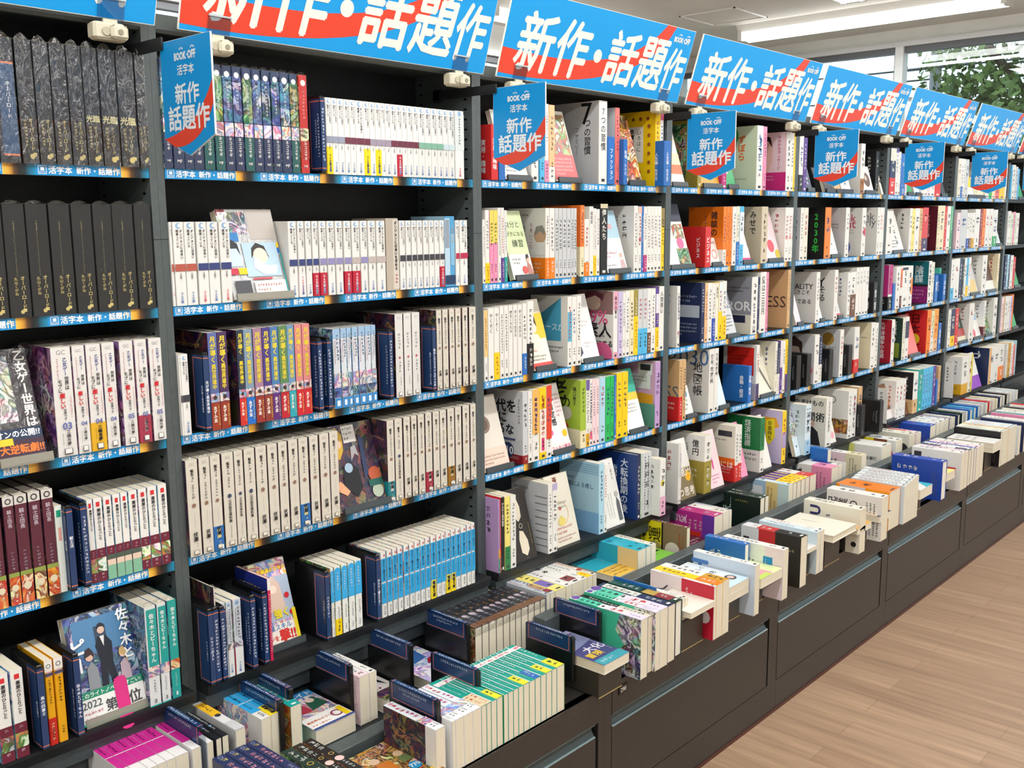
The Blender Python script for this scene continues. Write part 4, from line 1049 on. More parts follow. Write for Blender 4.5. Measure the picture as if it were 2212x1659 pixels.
STY['bigface']=dict(col='#17181c',h=.186,desc='black film-wrapped book with white brush title and orange lettering',name='wrapped_novel',wrap=2,
  lf=[('r',0,1,.30,1,'#1c1a20'),('r',.5,1,.30,1,'#2a2026'),('t','乙女ゲー世界は',.30,.99,.85,.26,'#e8e6e2',.03),('r',.05,.6,.36,.94,'art:grey'),('r',0,1,.20,.30,'#1a2c4a'),('h','オンの公開!?',.1,.96,.255,'#dfe6ee',.03),('r',0,1,0,.20,'#3a2034'),('h','大逆転劇!!',.12,.98,.12,'#e8742a',.035),('r',.02,.4,.16,.22,'#f0c020'),('q',.3,.9,.02,.07,1,'#c8a8b8')])
R.F(-.3106,-.2294,None,.186,'',sty='bigface',t=.02,dy=-.004,sc='#8d8a7e')
R.run([(-.2103,-.1772),(-.1753,-.1538),(-.1522,-.1261),(-.1245,-.102),(-.0936,-.0688),(-.0662,-.0435),(-.0399,-.0158)],'ot04',alt={0:'ot03',2:'ot04y',4:'ot05',5:'ot05r',6:'ot05'})
R.done()
R=Row(0,3,-.004)
R.run([(-.3254,-.3089),(-.3046,-.2877),(-.2863,-.2669),(-.2646,-.2457),(-.2434,-.2248)],'kishi')
R.S(-.2241,-.2115,'greenwhite')
R.D(-.2153,-.2027,'獣王活')
R.D(-.19,-.1763,None)
R.run([(-.1698,-.1591),(-.1583,-.1425),(-.1408,-.1257),(-.124,-.1103),(-.1095,-.0965),(-.0948,-.0786),(-.0772,-.0608),(-.0595,-.0414),(-.0396,-.0222)],'hitotsu',alt={2:'hitotsu2',3:'hitotsu2',4:'hitotsu2',5:'hitotsu2'})
R.done()
R=Row(0,4,0)
R.run([(-.3541,-.334),(-.3311,-.3113)],'hitotsu',h=.15)
R.D(-.3052,-.2842,'風の四重士',rows=1)
R.S(-.2775,-.2645,'yellowred')
R.S(-.2622,-.2474,'yellowpb')
R.D(-.2442,-.2253,'佐々木とピーちゃん')
STY['cityface']=dict(col='#c9d0d4',h=.187,desc='face-out novel with dark-suited man against a blue city',name='wrapped_novel',wrap=1,
  lf=[('r',0,1,.30,1,'art:night'),('r',.1,.9,.62,.95,'#4f86b4'),('r',.42,.6,.62,.86,'#3a4a60'),
   ('p',[(.40,.30),(.44,.55),(.40,.68),(.46,.76),(.58,.76),(.66,.68),(.63,.50),(.66,.30),(.56,.30),(.53,.45),(.50,.30)],'#1c2230'),('p',[(.49,.76),(.56,.76),(.53,.66)],'#dfe0e0'),('o',.525,.815,.055,'#d8b8a4'),('p',[(.465,.82),(.48,.87),(.53,.885),(.58,.865),(.585,.82),(.56,.845),(.50,.845)],'#262a34'),
   ('p',[(.20,.30),(.22,.50),(.30,.56),(.38,.48),(.38,.30)],'#8a8f96'),('o',.28,.60,.06,'#d8b4a0'),('p',[(.21,.60),(.23,.67),(.30,.69),(.35,.64),(.35,.58),(.31,.62)],'#3a2a30'),('p',[(.70,.30),(.72,.46),(.80,.50),(.86,.42),(.86,.30)],'#b4a0ac'),('o',.78,.54,.05,'#e0c0ac'),('p',[(.72,.55),(.74,.60),(.80,.61),(.84,.55),(.84,.44),(.81,.52)],'#c8a870'),
   ('t','佐々木と',.44,.97,.87,.19,'#f0f2f2',.03),('t','ピー',.40,.80,.13,.26,'#f0f2f2',.03),
   ('r',0,1,0,.30,'#e6e8e4'),('r',0,1,.235,.30,'#1f8a68'),('h','このライトノベルがすごい!',.03,.97,.267,'#eef4f0',.015),('h','2022',.04,.34,.185,'#4a5458',.01),('h','第',.38,.56,.125,'#3a3a40',.015),('h','1',.60,.70,.125,'#d02a7c',.05),('h','位',.74,.94,.125,'#3a3a40',.015),('q',.05,.34,.03,.13,2,'#c04a70'),('r',0,1,0,.02,'#1f8a68')])
R.F(-.2189,-.1007,None,.187,'',sty='cityface',t=.02,dy=.012,tilt=.27,sc='#8d8a7e')
R.run([(-.1018,-.0786),(-.0768,-.0595),(-.0568,-.0392)],'teal3',alt={2:'teal3g'})
R.done()
R=Row(1,0,-.004)
R.run([(.011,.0294),(.0321,.0523),(.0536,.0709),(.0718,.0908),(.093,.1128),(.1162,.1348),(.1367,.1552),(.1572,.175),(.178,.1977),(.1991,.2175),(.2196,.2372),(.2403,.2583),(.2604,.2808),(.2829,.3004)],'idol',alt={4:'idolt',5:'idolt',8:'idolt',13:'idolt'})
R.S(.3042,.3236,'idolr')
R.D(.3169,.3552,None,rows=2)
R.S(.3665,.3815,'gby')
R.S(.3815,.396,'gb')
R.S(.396,.4122,'gb')
R.S(.4122,.427,'gr')
R.S(.427,.4416,'gr')
R.S(.4416,.4627,'gr')
R.S(.4627,.4788,'gry')
R.S(.4788,.4939,'gg')
R.S(.4939,.5092,'ggy')
R.S(.5092,.5209,'gg')
R.S(.5209,.5356,'gg')
R.S(.5356,.5526,'gr')
R.S(.5526,.5676,'grr')
R.S(.5676,.5828,'gr')
R.S(.5828,.5995,'gr')
R.S(.5995,.615,'gr')
R.S(.615,.6339,'gn')
R.S(.6339,.653,'gn')
R.S(.653,.6714,'gn')
R.S(.6714,.6891,'gn')
R.S(.6891,.7055,'gp')
R.S(.7055,.7246,'gp')
R.S(.727,.7551,'gwide')
R.done()
R=Row(1,1,-.004)
R.run([(.0041,.0194),(.0212,.0422),(.0431,.064),(.0673,.0881),(.0891,.1113),(.1138,.1358)],'go',alt={0:'goR',3:'gvR',4:'gv',5:'gvR'})
STY['girlface']=dict(col='#d8d6d4',h=.176,desc='glossy face-out book with black scribble and colour blocks',name='wrapped_novel',wrap=2,
  lf=[('r',0,1,0,1,'#dcdedf'),('r',.0,.16,.93,1,'#a02a3a'),('r',.02,.5,.72,.97,'art:bark'),('r',.52,1,.66,1,'#b9b2aa'),('r',0,.3,.64,.74,'#2f7fc0'),('r',.72,1,.56,.62,'#e8c818'),('r',.86,1,.5,.56,'#2a6cb8'),
   ('r',.03,.28,.36,.62,'#c8d8e6'),('p',[(.05,.50),(.08,.62),(.16,.66),(.25,.61),(.27,.48),(.22,.56),(.10,.56)],'#23262e'),('r',.32,.95,.24,.62,'#b4cfe4'),('p',[(.45,.44),(.48,.56),(.58,.62),(.72,.58),(.78,.44),(.70,.52),(.55,.54)],'#2c2824'),('o',.62,.47,.13,'#ecd4c4'),('p',[(.50,.46),(.46,.34),(.62,.26),(.84,.26),(.90,.36),(.70,.36)],'#dfe6ee'),
   ('r',.02,.16,.27,.34,'#c8304a'),('r',.17,.32,.27,.34,'#e8c818'),('r',.40,.75,.205,.225,'#c84a5a'),('r',.06,.34,.02,.20,'#45464c'),('r',.40,.98,.03,.19,'#efe8dc'),('q',.44,.94,.06,.17,2,'#b04a52'),('r',.97,1,.05,.5,'#1f8a8a')])
R.F(.1365,.2614,None,.176,'',sty='girlface',t=.018,dy=-.002,sc='#8d8a7e')
R.S(.2651,.2848,'gv')
R.S(.2877,.303,'gvw')
R.S(.3059,.3196,'gv')
R.S(.3222,.3364,'gvr')
R.S(.3394,.3564,'glr')
R.S(.3591,.3771,'gl')
R.S(.3802,.3978,'gl')
R.S(.4017,.4195,'glr')
R.S(.4227,.4424,'gtr')
R.S(.4448,.4628,'gl')
R.S(.4661,.4855,'gt')
R.S(.4889,.5121,'gt')
R.S(.5142,.5495,'tanbox')
R.S(.553,.5692,'gk')
R.S(.5719,.5861,'gk')
R.S(.5887,.6027,'gk')
R.S(.6049,.6199,'gk')
R.S(.6231,.6387,'gk')
R.S(.6406,.6555,'gk')
R.S(.6573,.6714,'gk')
R.S(.6733,.6876,'gkr')
R.S(.6885,.7203,'bluebox')
R.S(.7233,.735,'gf')
R.S(.7375,.7618,'gf')
R.done()
R=Row(1,2,-.008)
R.S(.0049,.0141,'gk')
R.S(.015,.0332,'gk')
R.D(.0398,.0664,'月が導く異世界道中')
R.run([(.0747,.0933),(.0943,.1141),(.1353,.1501),(.1506,.1693),(.1713,.1903),(.1914,.2095),(.21,.2279),(.229,.2482),(.2488,.2649),(.2666,.2835),(.2847,.303)],'m1',alt={0:'m2',1:'m3',2:'m4',3:'m5',4:'m6',5:'m7',6:'m8',7:'m9',8:'m10',9:'m11',10:'m11'})
R.D(.2998,.3229,None,h=.152)
R.D(.3264,.3464,None,h=.152)
R.run([(.3606,.3787),(.3811,.3958),(.397,.4081),(.4106,.4256),(.4281,.4445),(.4458,.4612),(.4625,.4741)],'kenja')
R.D(.4886,.5111,None,h=.155)
R.run([(.5296,.5527),(.5548,.5775),(.5789,.6028)],'whiten')
R.D(.6129,.6387,'転生したらスライムだった件',h=.155)
R.run([(.6538,.6707),(.6729,.6907),(.6945,.7118),(.7141,.7324),(.737,.7548),(.7595,.7823)],'tenseis')
R.done()
R=Row(1,3,-.009)
R.run([(.0133,.0391),(.0416,.0642),(.065,.0864),(.0895,.1148),(.1159,.1355),(.1376,.1618),(.1639,.1886),(.1908,.2138),(.216,.2372),(.24,.2627),(.2644,.2875),(.291,.3133),(.3164,.3404),(.3421,.364)],'tensei',alt={2:'tenseib',3:'tensei2',4:'tensei2',5:'tensei2',10:'tenseib'})
STY['slimeface']=dict(col='#2a2028',h=.186,desc='dark face-out novel with pale orb and white title box',name='wrapped_novel',wrap=1,
  lf=[('r',0,1,0,1,'art:dark'),('r',.35,.62,.78,.98,'#e6e4de'),('q',.37,.60,.80,.97,3,'#26262a'),('p',[(.05,.66),(.08,.92),(.22,.98),(.33,.88),(.30,.70),(.20,.60)],'#d0a83a'),('o',.21,.78,.075,'#dfc0a4'),('p',[(.42,.56),(.46,.72),(.56,.74),(.60,.60),(.52,.64)],'#a8a4a8'),('p',[(.16,.28),(.22,.52),(.38,.56),(.52,.46),(.55,.24),(.40,.14)],'#17181e'),('o',.33,.49,.085,'#9fb8cc'),('p',[(.02,.34),(.10,.36),(.26,.22),(.18,.18),(.04,.24)],'#e0a078'),('p',[(.62,.34),(.66,.86),(.74,.80),(.72,.36)],'#2f3a5c'),('o',.84,.36,.13,'#b4583a'),('o',.84,.16,.12,'#a8b4a0'),('r',.68,.98,.22,.30,'#1a5a50')])
R.F(.3693,.4967,None,.186,'',sty='slimeface',t=.02,dy=.002,sc='#3c4448')
R.run([(.4977,.518),(.5201,.5427),(.5462,.5665),(.5693,.5863),(.5892,.6093),(.6122,.6326),(.6355,.6562),(.6577,.6787),(.6818,.7046),(.7071,.7278),(.7319,.7545),(.7577,.7768)],'tensei',alt={0:'tenseit',1:'tensei2',5:'tenseir',8:'tenseio'})
R.done()
R=Row(1,4,0)
R.D(-.0377,-.0209,'シャインポスト',h=.152)
R.D(-.019,-.0038,None,h=.152)
R.S(.0053,.0208,'gcp')
R.D(.0233,.041,None,h=.15)
R.S(.0504,.0594,'silverpb')
R.S(.0605,.0726,'silverpb')
R.S(.0756,.0931,'silverpbr')
R.D(.1017,.1163,None,h=.152,rows=2)
R.D(.1205,.1428,None,h=.152)
STY['comicface']=dict(col='#e0dcd2',h=.178,desc='colourful face-out novel with bold yellow and red lettering',name='softcover_book',
  lf=[('r',0,1,0,1,'art:bright'),('r',0,1,.30,.80,'#a8b8cc'),('p',[(.35,.42),(.40,.74),(.55,.82),(.72,.72),(.78,.45),(.60,.34)],'#d8bfae'),('o',.53,.66,.10,'#f0dccc'),('p',[(.02,.40),(.06,.72),(.22,.78),(.30,.60),(.26,.38)],'#2f4a86'),('o',.18,.62,.07,'#ecd4c6'),('h','農民関連のスキル',.06,.98,.89,'#f0d020',.04),('o',.86,.56,.07,'#c4202a'),('o',.90,.36,.06,'#c4202a'),('h','強く',.42,.80,.38,'#e8d820',.04),('r',0,1,0,.27,'#ebe6dc'),('h','業スキル',.2,.82,.235,'#3a78b4',.025),('h','撃!!',.45,.88,.13,'#cf2a24',.045),('h','ゴンを',.03,.40,.12,'#d04a2a',.03),('r',.9,1,.05,.4,'#e8d020'),('q',.05,.4,.02,.08,1,'#c03a3a')])
R.S(.1532,.1608,'redx')
R.F(.1628,.2493,None,.178,'',sty='comicface',t=.022,dy=.03,sc='#3c4448')
R.D(.267,.2931,'ハイスピード!',h=.152)
R.run([(.3053,.314),(.3152,.3315),(.3339,.3494),(.3512,.3681),(.3695,.3872)],'bluepb2',alt={1:'bluepb2y'})
R.D(.4072,.428,'はたらく魔王さま!',h=.152)
R.run([(.4409,.4555),(.4582,.4716),(.4743,.4865),(.4893,.503),(.5071,.521),(.5238,.5378),(.5392,.5548),(.5571,.5699),(.572,.5857),(.5885,.604),(.6069,.6209),(.6217,.6344),(.6366,.6509),(.6528,.6669),(.6684,.683),(.6854,.7032),(.7056,.7193),(.7205,.7324)],'bluepb',alt={9:'bluepby',12:'bluepby',13:'bluepby'})
R.done()
R=Row(2,0,-.002)
R.Mk(.8435,.8664,'実用・趣味','red',.128,'red subject marker with tan corners')
R.Mk(.8697,.8913,'','blue',.085,'short blue subject marker')
R.F(.9007,.9882,'white',.175,'white face-out book with handwritten title',[('g',.35,.85,.75,.13,'#44464c'),('g',.3,.8,.5,.1,'#44464c'),('q',.1,.6,.1,.2,2,'#777777')])
R.G(.9908,1.0176,'white',.19,cov='palegrey',big='ことば')
R.G(1.0231,1.0413,'skyblue',.185)
R.G(1.042,1.0571,'white',.19,obi='pink')
R.G(1.0586,1.081,'peach',.189,obi='white',oh=.2)
STY['treeface']=dict(col='#dcdcd6',h=.19,desc='face-out book with leafy tree picture and coral band',name='softcover_book',lf=[('r',.05,.95,.38,.95,'art:leaf'),('r',0,1,.02,.38,'#e05a5c'),('q',.08,.9,.08,.34,5,'#f4d4d0')])
R.F(1.0926,1.1856,None,.19,'',sty='treeface')
R.G(1.2638,1.2995,'white',.216,cov='palegrey',d=.15,txt='7つの習慣',lf=[('h','7',.6,.84,.87,'#1c1c22',.005),('t','つの習慣',.36,.8,.74,.21,'#2a2a30',.008),('t','ファミリー',.36,.7,.5,.1,'#55555c',.004),('g',.5,.92,.22,.05,'#b89aa0'),('g',.45,.9,.14,.04,'#9a9aa0')])
R.Mk(1.2958,1.3274,'ファッション','blue',.125,'blue subject marker')
R.G(1.3495,1.3692,'coral',.205,cov='palegrey',dy=.01)
R.Mk(1.3526,1.387,'料理・レシピ','blue',.122,'blue subject marker')
R.F(1.399,1.4738,'brown',.2,'face-out cookery book with glossy orange food picture',[('r',0,1,0,1,'art:brown'),('r',.55,1,.1,.8,'art:warm')])
R.G(1.5269,1.5504,'yellow',.21,d=.15,lf=[('r',.36,.72,.32,.8,'#e8e2d4'),('t','いろはに',.42,.76,.62,.1,'#2a2a2c',.01),('t','食養生',.5,.78,.46,.1,'#2a2a2c',.02),('o',.15,.9,.035,'#8a4a2a'),('o',.32,.9,.035,'#8a4a2a'),('o',.49,.9,.035,'#8a4a2a'),('o',.66,.9,.035,'#8a4a2a'),('o',.83,.9,.035,'#8a4a2a'),('o',.86,.2,.035,'#9a5a30'),('o',.86,.32,.035,'#9a5a30'),('o',.86,.44,.035,'#9a5a30'),('o',.86,.56,.035,'#9a5a30'),('o',.86,.68,.035,'#9a5a30'),('o',.86,.8,.035,'#9a5a30'),('o',.2,.2,.035,'#8a4a2a'),('o',.35,.2,.035,'#8a4a2a'),('o',.5,.2,.035,'#8a4a2a'),('o',.65,.2,.035,'#8a4a2a'),('o',.2,.1,.035,'#8a4a2a'),('o',.35,.1,.035,'#8a4a2a'),('o',.5,.1,.035,'#8a4a2a'),('o',.65,.1,.035,'#8a4a2a')])
R.G(1.5514,1.567,'white',.205,extra=[('b',.9,1,'#c05a7a')])
R.Mk(1.5239,1.5646,'人生論・生き方','blue',.125,'blue subject marker with white cap',dy=-.03)
R.done()
R=Row(2,1,-.002)
R.G(.8113,.8237,'white',.15)
R.G(.8243,.838,'white',.172,obi='yellow')
R.G(.8393,.8518,'pink',.172,extra=[('b',.55,1,'#e0d060')])
R.G(.8518,.8664,'pink',.172,extra=[('b',.55,1,'#e0d060')])
R.G(.8677,.8786,'white',.178)
R.G(.8795,.8905,'white',.178,obi='purple',oh=.33)
R.G(.8911,.9009,'white',.172,obi='teal',oh=.35)
STY['pgreen']=dict(col='#d8e4b8',h=.176,desc='pale green face-out book with portrait on lower cover',name='softcover_book',lf=[('b',.36,1,'#cfdcae'),('b',.0,.36,'#e8e8e4'),('h','自分と',.15,.8,.80,'#4a5a34',.0),('h','好きになる',.1,.92,.66,'#5a6a3a',.0),('h','練習',.3,.8,.52,'#3a4430',.0),('q',.12,.6,.2,.32,2,'#77787c'),('o',.62,.13,.13,'#d0504a'),('p',[(.72,.02),(.75,.18),(.80,.24),(.92,.20),(1,.02)],'#b0746a'),('o',.84,.27,.08,'#d8b09a'),('p',[(.76,.28),(.78,.35),(.88,.36),(.92,.28),(.88,.31)],'#2c2624')])
R.F(.9279,1.0084,None,.176,'',sty='pgreen')
R.G(1.044,1.0593,'white',.178,obi='orange',oh=.3,lf=[('t','うまいこと',.4,.8,.62,.1,'#8a4a4c',0),('t','老いる',.45,.76,.42,.13,'#3a3a40',0),('o',.86,.62,.16,'#c9a487'),('p',[(.72,.34),(.78,.52),(.98,.52),(.98,.34)],'#dfe0de'),('p',[(.72,.62),(.76,.74),(.92,.76),(.98,.7),(.98,.62),(.86,.68)],'#8d8a86'),('q',.1,.6,.88,.93,1,'#55565a')])
R.G(1.0607,1.0801,'white',.178,obi='orange',oh=.3)
R.G(1.0815,1.0953,'palegrey',.178)
R.G(1.0964,1.1114,'palegrey',.178)
R.G(1.1125,1.1284,'palegrey',.178)
R.G(1.1295,1.1456,'palegrey',.178)
R.G(1.1467,1.1576,'palegrey',.178)
R.G(1.1583,1.1705,'palegrey',.178)
R.G(1.185,1.2019,'cream',.186,cov='cream',extra=[('b',.42,1,'#e8742a'),('g',.5,.95,.5,.5,'#f4d8b8')],lf=[('b',.42,1,'#e8742a'),('o',.7,.25,.12,'#9a7a6a'),('p',[(.5,0),(.56,.16),(.8,.16),(.95,0)],'#3a2f4a')])
R.G(1.2034,1.2229,'white',.15,obi='orange',oh=.24)
R.G(1.2245,1.2418,'white',.183,txt='認知症',extra=[])
R.G(1.2426,1.2545,'white',.178,obi='yellow',oh=.3)
R.G(1.2552,1.2696,'white',.176)
R.G(1.272,1.3045,'black',.19,txt='偉人たち',extra=[('b',.94,1,'#cfc4a4')])
R.F(1.311,1.4074,'paleblue',.178,'face-out book with rainbow sky and small portrait',[('b',.55,1,'#b4d4e4'),('r',.2,.7,.7,.78,'#e0b0b0'),('b',0,.55,'#e6e6e4'),('o',.2,.5,.12,'#d8704a'),('q',.05,.7,.22,.34,2,'#c02a5a'),('p',[(.72,.04),(.74,.2),(.9,.2),(.96,.04)],'#c8a4a8'),('o',.82,.27,.07,'#d8b09a'),('q',.05,.6,.04,.14,2,'#77787c')])
R.G(1.4278,1.4466,'white',.186)
R.G(1.448,1.4648,'white',.184,extra=[('o',.5,.5,.3,'#cf3a48'),('b',.9,1,'#e8b8a8')])
R.G(1.4657,1.4746,'blue',.186)
R.G(1.4759,1.4917,'white',.184,obi='magenta',oh=.26)
R.G(1.493,1.5098,'white',.185)
R.G(1.5107,1.5262,'white',.185)
R.G(1.5271,1.5447,'white',.185)
R.G(1.5456,1.5642,'white',.185)
R.G(1.5651,1.5802,'yellow',.18,extra=[('b',.7,1,'#8a7a4a')])
R.done()
R=Row(2,2,-.002)
R.G(.8159,.8278,'white',.172,extra=[('b',.35,1,'#ecc078')])
R.G(.8307,.8501,'white',.176,txt='やくそく')
R.G(.8514,.8695,'white',.176,obi='yellow',oh=.38,txt='やくそく')
R.G(.8721,.8858,'white',.178)
R.G(.8871,.9022,'white',.178)
R.G(.9036,.9182,'white',.178,txt='図太くなれる')
R.G(.9202,.9353,'white',.178,txt='手ぶらで生きる')
R.G(.937,.9526,'white',.178,txt='手ぶらで生きる')
R.G(.955,.9711,'white',.18,obi='blue',oh=.3)
R.G(.9732,.9968,'white',.184,obi='black',oh=.42)
STY['mum']=dict(col='#e6e0d0',h=.186,desc='face-out book with black-haired figure and yellow shape',name='softcover_book',lf=[('r',.45,1,.44,.80,'#e0c030'),('o',.42,.60,.19,'#ecd8c4'),('p',[(.20,.62),(.24,.78),(.44,.84),(.60,.76),(.62,.60),(.50,.70),(.32,.70)],'#1c1a1a'),('p',[(.1,.38),(.2,.52),(.6,.5),(.72,.38),(.6,.32),(.2,.30)],'#e8dccc'),('t','結果',.82,.96,.2,.16,'#c04a5a',.02),('q',.05,.7,.24,.30,1,'#c05a5c'),('q',.05,.85,.12,.22,2,'#2c2c30'),('b',.03,.10,'#d04a44')])
R.F(1.0028,1.0806,None,.186,'',sty='mum')
R.G(1.1334,1.1508,'white',.186,lf=[('p',[(0,.62),(.82,.98),(.82,.36),(0,.36)],'#4aa0c0'),('h','フォースか',.08,.9,.56,'#d8eaf0',.01),('h','か、',.02,.3,.75,'#2a2a2c',.01),('q',.2,.9,.18,.3,2,'#3a3a3e'),('q',.2,.7,.44,.5,1,'#a8d0e0')],extra=[('b',.36,.78,'#5aaac8')])
R.G(1.1523,1.17,'white',.184)
R.G(1.1715,1.1909,'white',.186)
STY['paleink']=dict(col='#e4e3e0',h=.188,desc='pale face-out book with faint ink sketch',name='softcover_book',lf=[('q',.1,.8,.5,.62,2,'#c4b4b4'),('g',.6,.92,.3,.08,'#d4a4ac'),('p',[(.0,.08),(.0,.34),(.12,.26),(.18,.14)],'#3a3a4c'),('q',.3,.8,.2,.3,2,'#b4b4b4')])
R.F(1.1999,1.2831,None,.188,'',sty='paleink')
R.G(1.3347,1.3545,'white',.188,lf=[('r',0,.98,.66,1,'#8a6a66'),('o',.45,.84,.2,'#e0c4b4'),('p',[(.2,.86),(.25,.98),(.5,1),(.72,.95),(.72,.86),(.5,.93)],'#6a3a44'),('h','0.9%',.05,.85,.62,'#e05a8a',.01),('h','素人',.25,.95,.42,'#2a2a30',.015),('q',.25,.95,.3,.36,1,'#44444a'),('h','幸せにする',.25,.98,.22,'#2a2a30',.02),('o',.7,.05,.28,'#e86a9a')],txt='幸せな素人',extra=[('b',.72,1,'#e0a0b4'),('b',0,.1,'#e0a0b4')])
R.G(1.3571,1.3776,'lavender',.186)
R.G(1.3789,1.3906,'white',.184)
R.G(1.3919,1.4124,'white',.186)
R.G(1.4137,1.4322,'cream',.186)
R.G(1.4335,1.4522,'olive',.186,obi='yellow',oh=.6)
R.G(1.4535,1.4756,'palegrey',.186,obi='skyblue',oh=.4)
R.G(1.477,1.4993,'palegrey',.186,obi='skyblue',oh=.4)
R.G(1.5006,1.5177,'white',.186,obi='brown',oh=.32)
R.G(1.5186,1.5409,'white',.186)
R.G(1.5423,1.5578,'purple',.188,obi='yellow',oh=.38,extra=[('b',.6,.9,'#e4e0ea')])
R.G(1.5592,1.5873,'white',.19,txt='人間関係',cov='purple')
R.done()
R=Row(2,3,-.002)
STY['nest']=dict(col='#dcd4c8',h=.188,desc='face-out cream book with brown nest picture',name='softcover_book',lf=[('b',0,.30,'#e0c8b8'),('o',.35,.62,.24,'#8a7568'),('o',.35,.62,.16,'#6a564c'),('q',.1,.6,.42,.5,1,'#8a8478'),('q',.1,.9,.08,.22,3,'#b08a80')])
R.F(.8135,.9113,None,.188,'',sty='nest')
R.G(.9536,.9728,'palegrey',.188,lf=[('h','60代を',0,.8,.78,'#2a2a32',.03),('h','前に',.1,.55,.62,'#2a2a32',.03),('h','なるな',.08,.75,.46,'#2a2a32',.03),('o',.6,.17,.16,'#2f4468'),('h','110',.46,.74,.175,'#e8e8ea',.03),('r',.1,.8,.31,.34,'#4a5478'),('g',.55,.9,.9,.06,'#77787c')],obi='darkred',oh=.12)
R.G(.9742,.9897,'white',.186)
R.G(.9904,1.0174,'white',.188,extra=[('b',.38,1,'#ecb05c'),('g',.45,.9,.5,.5,'#7a4a9a')])
R.G(1.0189,1.0449,'yellow',.19,extra=[('b',.1,.7,'#e8dcd0'),('g',.3,.9,.5,.5,'#c03a2a'),('r',.3,.7,.12,.3,'#d0306a')])
R.G(1.046,1.0669,'white',.192,extra=[('b',.26,1,'#d8442c')])
STY['jiko']=dict(col='#e8e4e2',h=.186,desc='face-out white book with bold black title and pink dots',name='softcover_book',lf=[('t','自己肯定感',.28,.95,.45,.24,'#2a2a2e',.03),('o',.82,.26,.12,'#e0b820'),('b',.0,.14,'#ecdcd8'),('h','スッキリ解消',.06,.96,.07,'#c84a7a',.02),('o',.2,.3,.09,'#e06a9a'),('q',.62,.98,.5,.86,6,'#d88aa0'),('p',[(.55,.8),(.62,.76),(.54,.74)],'#c03a3a')])
R.F(1.0728,1.1589,None,.186,'',sty='jiko')
R.G(1.1883,1.2129,'lime',.188,lf=[('h','老',.18,.62,.84,'#2c3024',.02),('h','いの',.22,.72,.66,'#2c3024',.015),('t','樋口恵子',.62,.9,.84,.1,'#3a3f2c',.01),('o',.62,.5,.15,'#c4c0b0'),('p',[(.5,.36),(.56,.42),(.7,.3),(.6,.3)],'#c8382a'),('b',0,.28,'#ddd4b0'),('o',.5,.14,.21,'#9a6a54'),('o',.5,.15,.12,'#e0bfa4')],obi='cream',oh=.26)
R.G(1.2137,1.2281,'white',.186,obi='mustard',oh=.2,extra=[('b',.85,1,'#6d5a9c')])
R.G(1.2289,1.2411,'white',.186,extra=[('g',.3,.95,.5,.7,'#6a2a8a'),('r',.1,.9,.1,.22,'#e06080')])
R.G(1.2423,1.2569,'palepink',.184)
R.G(1.2578,1.273,'palepink',.184)
R.G(1.2742,1.3004,'lightblue',.186,obi='palegrey',oh=.02)
R.G(1.3021,1.3231,'brightgreen',.184)
R.G(1.324,1.3406,'brightgreen',.184)
R.G(1.3414,1.3517,'blue',.184)
R.G(1.353,1.3798,'yellow',.188)
R.G(1.3807,1.408,'yellow',.188)
STY['tealsun']=dict(col='#3fb49c',h=.187,desc='face-out teal and white picture-book style cover',name='softcover_book',lf=[('b',.52,1,'#3fb49c'),('b',.50,.62,'#e8c84a'),('b',0,.50,'#e8e8e4'),('q',.15,.85,.3,.46,3,'#77787c'),('o',.4,.74,.14,'#d8e4e4')])
R.F(1.4153,1.5024,None,.187,'',sty='tealsun')
R.G(1.5448,1.572,'lilac',.2,d=.14,lf=[('b',.42,1,'#c9a2c2'),('p',[(.3,.42),(.6,.52),(.95,.5),(.95,.36),(.5,.36)],'#d8a02a'),('b',0,.36,'#5f9a86'),('r',.56,.92,.8,.97,'#dfe4e4'),('r',.3,.88,.58,.8,'#d4dcdc'),('q',.34,.84,.62,.78,3,'#6d7478'),('r',.62,.88,.86,.95,'#3a3a3c')])
R.done()
R=Row(2,4,0)
R.G(.7753,.7958,'lilac',.186,extra=[('b',0,.2,'#4a9a82'),('b',.2,.32,'#e8a41c')])
R.G(.7982,.8174,'lilac',.186,extra=[('b',0,.2,'#4a9a82'),('b',.2,.32,'#e8a41c')])
R.G(.8181,.8241,'red',.19)
R.G(.8247,.8371,'black',.19,txt='からだと東洋医学')
R.G(.8385,.8584,'paleyellow',.188,extra=[('b',0,.32,'#2a7a44')])
R.G(.8598,.8799,'white',.186)
STY['blob']=dict(col='#2b2623',h=.186,desc='face-out dark brown book with cream blobs',name='softcover_book',lf=[('p',[(.28,.62),(.25,.80),(.34,.93),(.5,.90),(.62,.74),(.60,.60),(.45,.54)],'#d8cdb8'),('p',[(.34,.12),(.32,.30),(.40,.42),(.56,.40),(.70,.26),(.70,.14),(.55,.06)],'#d8cdb8'),('o',.5,.48,.08,'#cfc4b0',.8),('g',.2,.5,.86,.05,'#a89a5a'),('q',.5,.75,.02,.05,1,'#77706a')])
R.F(.892,.9746,None,.186,'',sty='blob',stand=False,dy=.01,tilt=.27)
R.G(1.0041,1.0208,'white',.186,cov='palegrey',lf=[('o',.25,.35,.24,'#6f6aa4'),('q',.05,.5,.78,.92,2,'#6d6f74'),('r',.66,.98,.1,.108,'#3a3a40'),('r',.66,.98,.2,.208,'#3a3a40'),('r',.66,.98,.3,.308,'#3a3a40'),('r',.66,.98,.4,.408,'#3a3a40'),('r',.66,.98,.5,.508,'#3a3a40'),('r',.66,.98,.6,.608,'#3a3a40'),('r',.66,.98,.7,.708,'#3a3a40'),('r',.66,.98,.8,.808,'#3a3a40')])
R.G(1.0219,1.0404,'white',.184,extra=[('b',.9,1,'#b4a8cc')])
